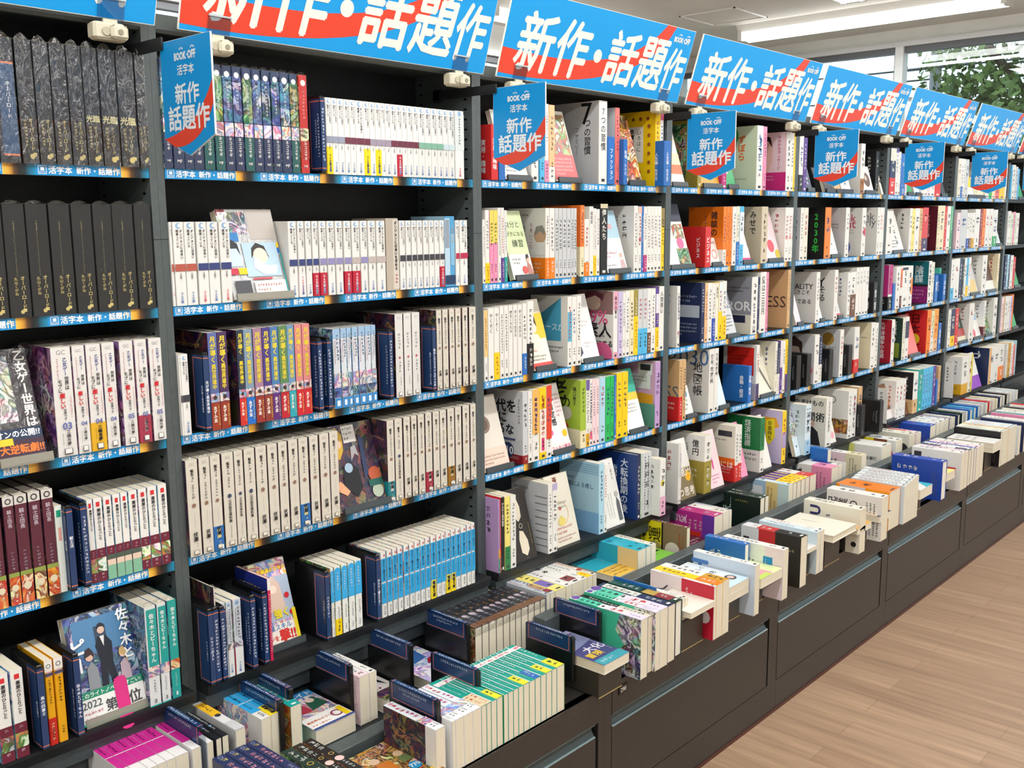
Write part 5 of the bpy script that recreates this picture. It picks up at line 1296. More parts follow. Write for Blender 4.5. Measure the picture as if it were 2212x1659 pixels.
R.F(1.0554,1.1549,'offwhite',.19,'face-out cream book with red leaves and red band text',[('t','斎',.86,.97,.42,.2,'#7a3a2a',.03),('o',.4,.45,.34,'#d8b48a',.92),('o',.42,.52,.05,'#b83a2a'),('p',[(.25,.36),(.4,.42),(.55,.36),(.5,.28),(.3,.28)],'#d8c46a'),('q',.1,.8,.5,.62,2,'#8a9aa0'),('q',.08,.8,.15,.28,2,'#c05a5a'),('q',.08,.9,.05,.14,2,'#a8504a')],stand=False,dy=.012,tilt=.27)
R.G(1.2194,1.2423,'lightblue',.2,d=.14,lf=[('r',0,1,0,.3,'#7fb0d8'),('h','呼吸による癒し',.12,.86,.66,'#2c4a6a',0),('q',.12,.5,.54,.6,1,'#4a6a86'),('q',.12,.6,.72,.78,1,'#3a5a78'),('r',0,1,.84,.846,'#5a94c0'),('r',0,1,.87,.876,'#5a94c0'),('r',0,1,.9,.906,'#5a94c0'),('r',0,1,.93,.936,'#5a94c0'),('r',0,1,.96,.966,'#5a94c0')])
R.G(1.2435,1.2568,'white',.19)
R.F(1.2689,1.3621,'white',.19,'face-out white book with small brown figure and dotted columns',[('t','十二番目の',.3,.95,.8,.11,'#6d6a64',0),('o',.4,.86,.09,'#9a6a3a'),('g',.1,.5,.3,.05,'#77787c'),('g',.1,.5,.42,.05,'#77787c'),('g',.1,.5,.54,.05,'#77787c'),('p',[(.74,.06),(.74,.3),(.8,.42),(.9,.34),(.92,.06)],'#5a5c60'),('o',.82,.46,.09,'#b4b2ae')],stand=False,dy=.012,tilt=.27)
R.G(1.3984,1.4177,'navy',.192,hard=1,lf=[('r',0,1,0,1,'#1c3a78'),('r',0,.5,.3,.8,'art:blue'),('t','大転換期の後',.08,.92,.68,.21,'#d4dce6',.015),('t','皇の時代',.3,.9,.28,.19,'#7fa0c0',.01)])
R.G(1.4188,1.423,'palegreen',.19)
R.G(1.4241,1.4721,'palegrey',.192,extra=[('g',.1,.95,.3,.16,'#44464a'),('g',.1,.95,.65,.16,'#55575c')])
R.G(1.4737,1.5092,'palegrey',.192,extra=[('g',.1,.95,.3,.16,'#44464a'),('g',.1,.95,.65,.16,'#55575c')])
R.G(1.4701,1.5018,'white',.17,extra=[('b',0,.34,'#e0aac0'),('o',.4,.58,.3,'#e8d040')],dy=-.03)
R.done()
R=Row(3,0,-.002)
R.F(1.6152,1.6951,'white',.18,'white face-out book with orange lower band',[('b',0,.2,'#e8e4dc'),('b',.2,.36,'#e8642a'),('b',.36,.56,'#e8d0a8'),('t','50歳で',.5,.95,.6,.2,'#3a3a3c',.02)])
R.G(1.7539,1.7752,'olive',.2,lf=[('r',.2,.7,.1,.95,'art:green')])
R.F(1.7841,1.8961,'gold',.17,'gold face-out book with red lower stripe',[('o',.7,.3,.2,'#c98a1c'),('q',.1,.6,.6,.8,2,'#5a3a10')])
R.G(1.8924,1.9236,'magenta',.15)
R.F(1.933,1.9956,'green',.19,'green and white face-out book with leaf spots',[('o',.3,.3,.2,'#e8ece4'),('o',.7,.5,.18,'#e8ece4'),('b',.6,1,'#e4e8e0')])
R.G(2.1134,2.1535,'white',.206,cov='palegreen',d=.15,lf=[('o',.3,.86,.24,'#3aa04a'),('t','ずぼら',.46,.86,.62,.2,'#e0702a',.03),('t','ヨガ',.34,.6,.4,.2,'#e0702a',.03),('q',.1,.8,.1,.2,2,'#9aa49a')],extra=[('g',.2,.9,.5,.6,'#4a90b0')])
R.G(2.1557,2.1785,'pink',.205,d=.15)
R.G(2.3177,2.3515,'white',.198,cov='palepink',lf=[('p',[(.1,.3),(.1,.62),(.2,.92),(.5,.98),(.62,.8),(.62,.5),(.5,.3)],'#e4c0ae'),('p',[(.08,.6),(.1,.85),(.3,.98),(.56,.92),(.62,.74),(.5,.86),(.25,.84)],'#2a201e'),('r',.66,.92,.34,.96,'#e8d4d8'),('t','ほのかなマッサージ',.36,.95,.8,.12,'#b03a5a',.02),('b',0,.32,'#c8307a'),('q',.05,.7,.12,.28,3,'#f4d8e4')])
R.G(2.3531,2.3717,'white',.196)
R.G(2.3733,2.389,'yellow',.198,d=.14)
R.G(2.3905,2.4048,'cream',.198,extra=[('g',.2,.95,.5,.8,'#d0602a')])
R.done()
R=Row(3,1,-.002)
STY['flowers']=dict(col='#dcdcd8',h=.20,desc='face-out book with dark top and flower photographs',name='softcover_book',lf=[('b',.72,1,'#2a2c44'),('r',.5,.95,.45,.68,'art:leaf'),('o',.72,.38,.14,'#d86a9a'),('r',.5,1,.02,.3,'art:green'),('r',.04,.46,.04,.68,'#e4e4e2'),('q',.1,.6,.8,.9,1,'#b4b6c4')])
R.F(1.6152,1.7429,None,.2,'',sty='flowers')
R.Mk(1.801,1.833,'ビジネス','red',.125,'red subject marker')
R.F(1.8481,1.912,'white',.09,'small white card with red circles',[('o',.6,.4,.25,'#d8604a',.8),('q',.1,.9,.6,.9,2,'#c05a5a')],stand=True)
R.G(1.9078,1.931,'orange',.186,obi='white',cov='orange',big='雑談の')
R.G(1.9323,1.9505,'orange',.186,cov='orange',big='雑談の')
R.G(1.9519,1.9676,'orange',.186,cov='orange',big='雑談の')
R.G(1.9696,1.9942,'white',.186)
R.G(1.9955,2.0143,'ivory',.188,obi='blue',oh=.4)
R.G(2.0156,2.0414,'skyblue',.188,extra=[('b',.35,.9,'#e4ecec')])
R.F(2.0403,2.1066,'white',.18,'white face-out book with magenta lower edge',[('t','なぜ',.6,.95,.6,.3,'#44464c',.01),('b',0,.1,'#c8307a'),('b',.1,.3,'#ecd8d8')])
R.G(2.1603,2.2024,'beige',.188,cov='beige',big='みせで')
R.F(2.2128,2.3164,'palepink',.18,'pale pink face-out book with red oval',[('o',.5,.3,.22,'#d84a5a'),('o',.85,.14,.16,'#c8b020'),('t','いちが',.55,.95,.6,.16,'#44464c',.01)])
R.G(2.3271,2.3519,'white',.186,extra=[('o',.5,.45,.3,'#d85a5a',.6)])
R.G(2.3535,2.3754,'white',.186,extra=[('o',.5,.45,.3,'#d85a5a',.6)])
R.G(2.377,2.396,'white',.186,extra=[('o',.5,.45,.3,'#d85a5a',.6)])
R.done()
R=Row(3,2,-.002)
R.G(1.6554,1.6716,'white',.186,cov='white',extra=[('t','人生を変えた',.4,.9,.5,.6,'#44444a'),('o',.5,.24,.3,'#c83a7a',.6)])
R.G(1.792,1.8118,'navy',.19,cov='navy',lf=[('r',.3,.95,.42,.62,'#aab4c0'),('q',.2,.9,.66,.8,2,'#b4bccc'),('q',.2,.9,.1,.34,4,'#b4bccc')])
R.G(1.8142,1.8304,'peach',.186)
R.G(1.8317,1.8568,'white',.186)
R.G(1.8581,1.8759,'white',.184,obi='royal',oh=.4)
R.G(1.8771,1.8951,'ivory',.184,txt='真田丸')
R.G(1.8964,1.9197,'yellow',.186,extra=[('b',.5,1,'#d8e4e0')])
R.G(1.921,1.9446,'white',.188,obi='yellow',oh=.4)
R.F(1.9501,2.028,'palegrey',.19,'grey and white face-out book with printed columns',[('b',.5,1,'#8a8d98'),('h','RUR',.05,.9,.6,'#dcdce0',.02),('q',.1,.9,.1,.4,5,'#44464a')])
R.G(2.1063,2.1491,'white',.192,hard=1,cov='grey',d=.14,lf=[('b',.34,1,'#8d8f98'),('b',0,.34,'#dcd8c8'),('h','ERROR',.02,.98,.5,'#e4e4e6',.02),('q',.3,.95,.72,.84,2,'#33353c'),('r',.4,.85,.2,.33,'#2c2f48')],extra=[('t','ZERO',.05,.5,.5,.8,'#2c2f48')])
R.G(2.1499,2.1629,'navy',.19)
R.G(2.165,2.2068,'white',.206,txt='愛は三日月',d=.14)
R.G(2.2083,2.2231,'pink',.204,d=.14)
R.G(2.3641,2.4054,'tan',.206,d=.14,lf=[('h','NESS',.1,.95,.46,'#4a3a34',0),('q',.1,.7,.3,.38,2,'#9a6a4a'),('h','T',0,.12,.62,'#4a3a34',0),('q',.1,.6,.12,.16,1,'#8a6a4a')],txt='FACTFULNESS')
R.G(2.407,2.4296,'tan',.206,d=.14,obi='mustard',oh=.36)
R.done()
R=Row(3,3,-.002)
R.G(1.675,1.6938,'tan',.19,obi='red',oh=.4,lf=[('h','SS',.6,.98,.48,'#5a6a74',0)])
R.G(1.695,1.7129,'tan',.19,extra=[('t','FACTFUL',.1,.6,.5,.6,'#5a4a3a')])
R.F(1.7168,1.7737,'white',.1,'white face-out atlas cover with blue blot',[('o',.5,.75,.25,'#3a8ac0'),('q',.2,.7,.2,.6,3,'#55565c')])
R.G(1.8484,1.8792,'white',.206,d=.15,lf=[('h','2030',0,.98,.88,'#4a74a4',0),('t','地図帳',.18,.8,.72,.24,'#33363c',.01),('t','世界',.58,.84,.26,.22,'#33363c',.01)],txt='世界地図帳')
R.G(1.8817,1.9051,'white',.206,d=.15,txt='世界地図帳')
R.F(1.9131,1.9728,'paleblue',.19,'pale blue face-out book',[('q',.1,.8,.6,.8,2,'#77889a')])
R.Mk(2.0955,2.1169,'金融・経済','blue',.125,'wide blue subject marker',dy=-.004)
R.G(2.1546,2.175,'white',.19,cov='white',lf=[('r',.12,.92,.44,.95,'#d8281e'),('b',0,.3,'#b4b0bc'),('q',.2,.9,.1,.26,2,'#4a3a5a'),('q',.2,.8,.7,.82,2,'#8a1a14')],extra=[('b',0,.3,'#4a3a6a')])
R.F(2.1861,2.2877,'ivory',.18,'cream face-out book with grey diagonal',[('p',[(0,.9),(.9,.1),(1,.1),(.1,1)],'#6d6a62'),('q',.1,.6,.8,.9,1,'#33353c')])
R.G(2.2817,2.3048,'ivory',.19,cov='ivory')
R.G(2.3071,2.3235,'navy',.184,obi='white',oh=.4)
R.G(2.3251,2.3439,'purple',.19,extra=[('b',.5,1,'#dcd8e0')])
R.G(2.3455,2.3629,'white',.188)
R.G(2.3645,2.382,'yellow',.19,extra=[('b',0,.35,'#4a3a7a')])
R.done()
R=Row(3,4,0)
R.G(1.5501,1.5899,'white',.186,txt='150万人の心',extra=[('g',.3,.95,.4,.24,'#b04a50')])
R.G(1.5921,1.6129,'white',.186,extra=[('g',.3,.95,.4,.24,'#b04a50')])
R.G(1.6152,1.6327,'white',.186,extra=[('g',.3,.95,.4,.24,'#b04a50')])
R.F(1.642,1.7416,'white',.186,'face-out white and brown book with yellow seal',[('b',0,.52,'#7a6a4a'),('o',.75,.36,.16,'#e0a820'),('h','億円',.3,.95,.46,'#dcd4c4',.02),('h','つ思考',.1,.95,.12,'#dcd4c4',.02)],stand=False,dy=.012,tilt=.27)
R.G(1.7641,1.8068,'white',.186,obi='olive',oh=.56,big='億円')
R.F(1.8293,1.9128,'palepink',.186,'pale pink face-out book with magenta flame',[('p',[(.4,.35),(.45,.6),(.52,.45),(.5,.3)],'#d03a8a'),('q',.2,.8,.06,.24,3,'#d86a9a'),('t','女の',.6,.95,.3,.16,'#55565a',.01)],stand=False,dy=.012,tilt=.27)
R.G(1.9537,1.9755,'white',.188,cov='ivory',lf=[('b',0,.42,'#ee6a1c'),('r',.5,.9,.8,.9,'#33353c'),('q',.1,.8,.66,.76,2,'#55565a'),('h','力には',.4,.95,.3,'#f4e4d4',.02)],obi='red',oh=.3)
R.G(1.9769,1.9961,'white',.188,obi='red',oh=.32)
R.F(2.0202,2.0681,'pink',.186,'pink face-out book',[('q',.1,.8,.1,.8,6,'#f0e0e4')],stand=False,dy=.012,tilt=.27)
R.G(2.1225,2.1504,'white',.19,extra=[('b',.4,1,'#1f7a44')],cov='green',lf=[('b',.4,1,'#1f7a44'),('b',0,.4,'#e4e2dc'),('t','経済指標',.45,.95,.62,.2,'#dce8dc',.015),('q',.3,.95,.1,.36,3,'#44464a')])
R.F(2.1758,2.2361,'white',.186,'plain white face-out book',[('q',.1,.8,.6,.7,1,'#b4b4b4')],stand=False,dy=.012,tilt=.27)
R.G(2.281,2.3092,'yellow',.19,cov='lavender',lf=[('p',[(.1,.6),(.4,.86),(.8,.86),(.9,.7),(.4,.56)],'#e0a02a'),('p',[(.5,.4),(.5,.8),(.75,.84),(.78,.5),(.62,.34)],'#e8d82a'),('t','お金持ち',.42,.8,.62,.14,'#5a4a2a',.02)],extra=[('b',.3,.6,'#a89ac4')])
R.done()
R=Row(4,0,-.002)
R.G(2.4127,2.4447,'white',.19,obi='black',oh=.3)
R.G(2.4463,2.4738,'purple',.186)
R.F(2.4837,2.5365,'navy',.15,'dark navy face-out book with white script',[('g',.1,.9,.5,.3,'#dcdce4')])
R.F(2.6371,2.7076,'black',.12,'black face-out book',[('q',.2,.8,.4,.6,2,'#aaaaaa')])
R.F(2.721,2.7765,'tan',.1,'small tan face-out book',[('q',.2,.8,.4,.6,2,'#6a5a4a')])
R.F(2.7802,2.8662,'white',.1,'small white face-out book with script',[('g',.1,.9,.5,.25,'#44464a')])
R.G(2.9301,2.9674,'white',.19,extra=[('b',0,.3,'#9a6a3a')])
R.F(2.9808,3.082,'white',.11,'white face-out book with brown swirl',[('o',.55,.5,.3,'#5a3a2a'),('o',.5,.55,.1,'#c8b4a0')])
R.G(3.1228,3.1542,'black',.17,dy=.02,cov='black')
R.F(3.1193,3.1763,'white',.11,'second white face-out book with brown swirl',[('o',.55,.5,.3,'#5a3a2a')],stand=False)
R.done()
R=Row(4,1,-.002)
R.G(2.4425,2.4669,'white',.186,cov='palegrey',lf=[('h','E',.6,.9,.6,'#33353c',.01),('p',[(.4,0),(.45,.3),(.75,.3),(.85,0)],'#33353c'),('o',.6,.37,.1,'#8a7a70')])
R.G(2.4685,2.5015,'ivory',.186)
R.G(2.6396,2.6892,'orange',.188,cov='black',lf=[('t','2030年',.12,.9,.72,.42,'#3ad04a',.02),('g',.1,.9,.3,.12,'#2aa03a')])
R.F(2.6996,2.7779,'white',.12,'white face-out book with brush strokes',[('g',.3,.9,.5,.2,'#77787c')])
R.G(2.8174,2.8514,'white',.188,cov='palegrey',lf=[('q',.2,.8,.5,.7,3,'#44464a')])
R.G(2.9681,3.0061,'white',.188,lf=[('h','Think',.05,.8,.8,'#c8506a',.01),('h','Right',.05,.8,.68,'#c8506a',.01),('o',.4,.18,.26,'#5a6ab4'),('q',.1,.8,.4,.56,3,'#b48a90')],extra=[('p',[(.1,.5),(.9,.6),(.9,.4)],'#cf2a4a')])
R.G(3.1172,3.1404,'white',.19,lf=[('h','Think',.15,.9,.82,'#77787c',.01),('h','clearly',.1,.95,.7,'#77787c',.01),('q',.1,.6,.5,.6,2,'#b4b4b4')])
R.G(3.1425,3.1723,'white',.19)
R.G(3.1744,3.2003,'white',.19)
R.done()
R=Row(4,2,-.002)
R.F(2.4458,2.4902,'palepink',.17,'white face-out book with pink shape',[('o',.4,.6,.2,'#e08aa0')])
R.G(2.5886,2.6182,'white',.188,cov='white',lf=[('h','QUALITY',0,.9,.72,'#33353c',.01),('h','美しさこそ',.1,.8,.6,'#44464a',.01),('h','戦略である',.1,.85,.42,'#44464a',.01)])
R.F(2.6302,2.6655,'white',.17,'white face-out book',[('q',.2,.8,.2,.4,2,'#77787c')])
R.G(2.7436,2.7731,'white',.19,cov='white',lf=[('h','LITY',0,.7,.76,'#33353c',.01),('h','さこそ',.05,.7,.6,'#44464a',.01),('h','である',.05,.7,.44,'#44464a',.01)])
R.F(2.7838,2.827,'palegrey',.17,'grey and white face-out book with red stripe',[('b',.05,.1,'#c04a4a'),('g',.3,.9,.4,.3,'#77787c')])
R.G(2.8618,2.8888,'white',.174)
R.G(2.8908,2.9377,'white',.176,obi='brown',oh=.5)
R.G(2.9417,2.9695,'white',.19,txt='7つの')
R.G(2.9725,2.9996,'white',.19,txt='7つの')
R.G(3.0027,3.0281,'white',.19,txt='7つの')
R.G(3.0301,3.0609,'white',.19,txt='7つの')
R.Mk(3.0908,3.1564,'経済・経営','black',.125,'black subject marker')
R.done()
R=Row(4,3,-.002)
R.Mk(2.4349,2.4862,'','black',.124,'black subject marker',dy=-.006)
R.Mk(2.5147,2.5694,'','black',.122,'black subject marker',dy=-.006)
R.G(2.5958,2.6344,'white',.186,cov='palegrey',lf=[('o',.3,.66,.22,'#e0c4b4'),('p',[(.05,.6),(.1,.86),(.35,.96),(.6,.84),(.62,.5),(.5,.74),(.2,.76)],'#4a3630'),('o',.8,.28,.16,'#e07a9a')])
R.G(2.6362,2.6611,'navy',.176,obi='white',oh=.4)
R.Mk(2.7024,2.7575,'','black',.12,'black subject marker',dy=-.006)
R.G(2.8158,2.8482,'white',.186,cov='palegrey',lf=[('o',.6,.8,.2,'#a8843a'),('q',.1,.9,.5,.66,2,'#77787c')])
R.Mk(2.8733,2.9321,'','black',.12,'black subject marker',dy=-.006)
R.G(2.9499,2.9961,'white',.184,obi='red',oh=.3,lf=[('h','BA',.1,.7,.74,'#c86a84',.01)])
R.G(3.1119,3.1523,'white',.19,cov='cream',lf=[('p',[(.1,.05),(.1,.3),(.5,.1)],'#f0c818'),('q',.3,.9,.6,.7,2,'#55565a')])
R.G(3.1544,3.1846,'white',.186)
R.done()
R=Row(4,4,0)
R.F(2.3599,2.4583,'paleblue',.18,'pale blue face-out photo book',[('r',0,1,.4,1,'art:grey'),('o',.5,.2,.1,'#3a4a54')],stand=False,dy=.012,tilt=.27)
R.G(2.4472,2.5029,'paleblue',.186,extra=[('g',.4,.95,.3,.3,'#44545c'),('g',.4,.95,.7,.3,'#44545c'),('b',0,.3,'#9cc4dc')])
R.G(2.6289,2.6796,'white',.188,cov='ivory',lf=[('h','なまけもの',0,.9,.88,'#2a2a2c',.02),('h','時間術',.1,.95,.6,'#2a2a2c',.02),('p',[(.3,.02),(.35,.3),(.55,.42),(.75,.3),(.85,.02)],'#2c2a2e'),('o',.55,.46,.1,'#d8b09a'),('r',0,.3,0,.2,'#c06a94')],txt='なまけもの時間術')
R.F(2.7075,2.7578,'white',.1,'white face-out book with pink corner',[('o',.5,.3,.3,'#e8a0a8')],stand=False,dy=.012,tilt=.27)
R.G(2.8262,2.8593,'white',.19,cov='white',lf=[('h','1%の',0,.6,.8,'#77787c',.01),('r',0,1,.1,.4,'art:brown')])
R.G(2.8612,2.9027,'white',.19,extra=[('g',.2,.9,.5,.5,'#3a4a8a')])
R.G(2.9609,3.0016,'tan',.186,dy=.02)
R.Mk(2.9061,2.9423,'','black',.125,'black subject marker',dy=-.02)
R.Mk(3.0104,3.0548,'','black',.13,'wide black subject marker',dy=-.05)
R.done()
R=Row(5,0,-.002)
R.G(3.2188,3.2748,'navy',.19,obi='red',oh=.36,extra=[('b',.72,.98,'#d8d6c4')])
R.G(3.2784,3.305,'white',.19,extra=[('b',.9,1,'#4a4690')])
R.G(3.3065,3.3304,'white',.176)
R.G(3.3334,3.3833,'blue',.17,obi='blue',oh=.2)
R.G(3.3864,3.4063,'palepink',.15)
R.F(3.4199,3.487,'green',.16,'dark green face-out book',[('q',.1,.9,.3,.7,3,'#b4c4b4')])
R.F(3.5108,3.5751,'paleblue',.12,'pale blue face-out book',[('q',.1,.9,.3,.7,3,'#77889a')])
R.G(3.5675,3.6051,'white',.17)
R.G(3.6068,3.6424,'white',.17)
R.G(3.6449,3.6801,'palepink',.17)
R.G(3.6818,3.7311,'white',.17)
R.G(3.7329,3.8041,'red',.176)
R.F(3.819,3.8922,'black',.12,'leaning black and white booklet',[('b',.6,1,'#dcdcdc')])
R.done()
R=Row(5,1,-.002)
R.G(3.2092,3.2777,'white',.176,cov='white')
R.F(3.2922,3.4287,'white',.19,'face-out white book with black script and brown photo',[('r',0,.4,.62,1,'#6a5654'),('g',.1,.9,.6,.16,'#33353c'),('q',.1,.7,.1,.3,3,'#55565a')])
R.G(3.4612,3.4888,'white',.188)
R.G(3.4904,3.5208,'paleyellow',.186)
R.G(3.5224,3.5742,'white',.188)
R.G(3.5758,3.6086,'tan',.188)
R.G(3.6103,3.6771,'red',.192,extra=[('b',0,.3,'#3a2a5a')])
R.G(3.7933,3.8153,'cream',.2,cov='maroon',d=.14,lf=[('t','ドリルの王様',.3,.8,.7,.22,'#dcb4b4',.02),('t','指導法',.3,.75,.4,.22,'#dcb4b4',.02)])
R.G(3.8171,3.8832,'cream',.202,d=.14)
R.G(3.885,3.914,'red',.2,d=.14)
R.G(3.9158,3.9599,'white',.2,d=.14)
R.G(3.9636,3.9878,'green',.2,d=.14,extra=[('b',.45,1,'#5abf86')])
R.G(3.9897,4.0121,'green',.2,d=.14,extra=[('b',.45,1,'#5abf86')])
R.G(4.014,4.0395,'green',.2,d=.14,extra=[('b',.45,1,'#5abf86')])
R.done()
R=Row(5,2,-.002)
R.G(3.2659,3.3068,'white',.19,cov='magenta',obi='black',oh=.3,extra=[('b',.35,1,'#b42e78')])
R.Mk(3.2967,3.3304,'','blue',.11,'blue subject marker')
R.G(3.3459,3.3918,'white',.178)
R.G(3.3933,3.4134,'white',.178,obi='maroon',oh=.3,extra=[('b',.5,.95,'#e8743a')])
R.G(3.4149,3.4761,'white',.18,extra=[('b',.9,.96,'#2a2a3a')])
R.G(3.4777,3.5321,'white',.178,extra=[('r',.6,1,.3,.7,'#ee8a3a')])
R.G(3.7193,3.7599,'white',.19,cov='teal',d=.14,lf=[('b',.45,1,'#1a6a74'),('t','陰謀',.48,.9,.7,.3,'#d4e4e8',.02),('b',.4,.45,'#1c1c1e'),('b',0,.4,'#8a1f6a'),('q',.1,.9,.08,.34,3,'#e0a4cc')],extra=[('g',.1,.95,.5,.6,'#1a4a5a')])
R.G(3.7617,3.7932,'ivory',.184)
R.Mk(3.7863,3.8394,'歴史','blue',.124,'blue subject marker')
R.G(3.9389,3.9682,'mint',.15,dy=.03)
R.Mk(3.898,3.9457,'日本史','blue',.124,'blue subject marker')
R.done()
R=Row(5,3,-.002)
R.G(3.3245,3.361,'white',.186,cov='red',lf=[('b',0,1,'#a82434'),('t','大平洋戦争の会戦',.1,.95,.7,.16,'#ecdcdc',.02),('o',.25,.6,.16,'#d8c4b4'),('o',.3,.3,.16,'#d8c4b4')])
R.G(3.4502,3.4779,'ivory',.184,cov='darkgreen',lf=[('t','陰謀の',.4,.95,.66,.3,'#dce0d8',.02),('r',.4,.9,.05,.4,'#7a8a2a')])
R.G(3.4811,3.5219,'white',.186,obi='navy',oh=.02,extra=[('b',.5,.9,'#2a3054')])
R.F(3.5365,3.6689,'coral',.19,'pink face-out book leaning back',[('b',.82,.95,'#d84a40'),('q',.1,.6,.5,.7,2,'#7a2a34')])
R.G(3.7392,3.7889,'orange',.198,cov='red',d=.14,lf=[('t','日本史',.1,.92,.62,.34,'#6a1418',.02),('o',.6,.32,.18,'#e8c02a'),('o',.2,.9,.08,'#3a3a3a')])
R.G(3.7907,3.827,'white',.19,extra=[('b',.6,1,'#d8d8a8')])
R.G(3.8287,3.8808,'peach',.196,extra=[('b',.3,1,'#ee9a3a')])
R.Mk(3.8722,3.9149,'世界史','blue',.128,'blue subject marker with white top')
R.done()
R=Row(5,4,0)
R.G(3.1386,3.1926,'white',.15)
R.F(3.2098,3.3044,'brown',.16,'face-out book with brown photograph',[('r',0,1,.4,.9,'art:brown'),('b',0,.3,'#e0d8d4')],stand=True)
R.G(3.298,3.3369,'white',.17)
R.G(3.3398,3.3802,'white',.17)
R.G(3.3821,3.4153,'white',.17)
R.F(3.4506,3.5004,'brown',.17,'dark brown face-out book',[('q',.2,.8,.5,.7,2,'#d8ccb8')],stand=False,dy=.012)
R.G(3.4937,3.5547,'white',.184,obi='tan',oh=.34,cov='black')
R.G(3.5578,3.6117,'teal',.19)
R.G(3.6138,3.6454,'skyblue',.188,cov='teal')
R.G(3.6475,3.6794,'skyblue',.188,cov='teal')
R.G(3.6815,3.7095,'skyblue',.188,cov='teal')
R.G(3.7116,3.7377,'skyblue',.188,cov='teal')
R.G(3.7398,3.7749,'purple',.188)
R.Mk(3.768,3.7946,'','blue',.12,'blue subject marker')
R.G(3.865,3.8944,'tan',.17,dy=.02)
R.done()
R=Row(6,0,-.002)
R.G(4.0233,4.0659,'ivory',.178)
R.G(4.0678,4.0947,'white',.178,obi='blue')
R.G(4.0966,4.1237,'white',.178)
R.G(4.1257,4.1677,'palegrey',.178)
R.F(4.1831,4.2854,'yellow',.12,'yellow and white face-out card',[('b',0,.4,'#e8e8e4')])
R.F(4.2905,4.4312,'cream',.1,'cream face-out booklet',[('q',.1,.8,.2,.6,3,'#8a8478')])
R.G(4.4236,4.4826,'white',.18)
R.G(4.4869,4.5316,'brightgreen',.18)
R.G(4.5349,4.5814,'cream',.18)
R.G(4.5836,4.6488,'coral',.18)
R.G(4.6522,4.735,'yellow',.18)
R.G(4.7385,4.7642,'white',.18)
R.done()
R=Row(6,1,-.002)
R.G(4.049,4.0969,'palepink',.17)
R.G(4.1007,4.1889,'palegrey',.184)
R.G(4.1928,4.2248,'white',.17,obi='royal')
R.G(4.2288,4.2611,'white',.17,obi='brown')
R.G(4.2651,4.3019,'white',.17,obi='mustard')
R.G(4.306,4.3787,'white',.188)
R.G(4.3829,4.4167,'darkred',.19)
R.G(4.421,4.4637,'orange',.19)
R.G(4.4681,4.5224,'white',.19)
R.G(4.5267,4.582,'white',.19)
R.G(4.5864,4.654,'white',.186,obi='green')
STY['profile']=dict(col='#d8dce0',h=.188,desc='face-out pale book with navy panel and small portrait',name='softcover_book',lf=[('r',.1,.8,.58,.97,'#22284a'),('q',.2,.7,.7,.85,2,'#aab0c0'),('r',.2,.85,.34,.56,'art:brown'),('q',.1,.8,.08,.26,3,'#77889a')])
R.F(4.6199,4.7516,None,.188,'',sty='profile')
R.done()
R=Row(6,2,-.002)
R.G(4.0067,4.0569,'white',.186,obi='skyblue')
R.G(4.0588,4.1283,'white',.19)
R.G(4.1302,4.1656,'navy',.19)
R.G(4.1675,4.1953,'black',.186)
R.G(4.1973,4.2273,'white',.188)
R.G(4.2293,4.2576,'skyblue',.188,obi='yellow')
R.G(4.2596,4.2912,'white',.19)
R.F(4.3087,4.4451,'palegrey',.19,'grey face-out book with pale yellow picture',[('t','すばらしい',.3,.95,.5,.2,'#55565a',.01),('r',.1,.9,.05,.4,'#d8bc7a')])
R.G(4.4645,4.5352,'white',.194)
R.F(4.5537,4.7116,'brown',.19,'face-out book with large profile portrait photograph',[('b',.3,1,'#5a4440'),('o',.3,.65,.3,'#b89a8a'),('b',0,.3,'#dcdad2')])
R.G(4.7005,4.7387,'cream',.196)
R.done()
R=Row(6,3,-.002)
R.G(4.0007,4.0528,'white',.18)
R.G(4.0556,4.1105,'navy',.182,obi='yellow')
R.G(4.1134,4.1595,'red',.18)
R.F(4.1774,4.3075,'darkgreen',.19,'dark face-out book with green lettering and red picture',[('t','盗賊の',.4,.98,.6,.36,'#b4ccc4',.02),('b',.16,.36,'#a8322e'),('b',0,.16,'#cfc8a8')])
R.G(4.3158,4.3835,'white',.19)
R.F(4.4003,4.536,'white',.19,'white face-out book with blue photograph',[('r',.1,.9,.5,.9,'art:blue'),('o',.3,.16,.16,'#d86a70')])
R.G(4.5254,4.5673,'white',.19,obi='maroon',oh=.3)
R.F(4.5825,4.6932,'black',.188,'dark face-out book with green foliage photograph',[('r',0,1,0,1,'art:green')])
R.G(4.6823,4.7493,'white',.196)
R.done()
R=Row(6,4,0)
R.G(3.9077,4.0033,'white',.17,extra=[('b',.5,.98,'#4a90cc')])
R.G(4.1287,4.2184,'white',.186,obi='mustard',oh=.28,cov='white')
R.G(4.2209,4.2847,'ivory',.188,extra=[('r',.6,1,0,1,'#d8c840')])
R.F(4.3248,4.4813,'white',.18,'white face-out book with purple lower band',[('b',0,.35,'#8a3ab4'),('r',.4,.9,.8,.95,'#44464a')],stand=False,dy=.012)
R.G(4.5383,4.6223,'white',.19,cov='navy',lf=[('g',.5,.95,.5,.4,'#dce0e8')],extra=[('r',0,.4,0,1,'#e0a86a')])
R.G(4.6252,4.6939,'white',.188)
R.G(4.6968,4.7817,'white',.19,obi='orange',oh=.4)
R.G(4.7847,4.8415,'white',.19,extra=[('r',.5,1,0,1,'#e0a02a')])
R.done()
R=Row(7,0,-.002)
R.G(4.83,4.852,'skyblue',.176)
R.G(4.854,4.903,'white',.178)
R.G(4.905,4.945,'palegrey',.17)
R.G(4.947,4.978,'skyblue',.16)
R.F(4.985,5.09,'green',.18,'face-out teal picture book',[('r',.1,.9,.4,.9,'art:green')])
R.done()
R=Row(7,1,-.002)
R.G(4.83,4.879,'white',.18)
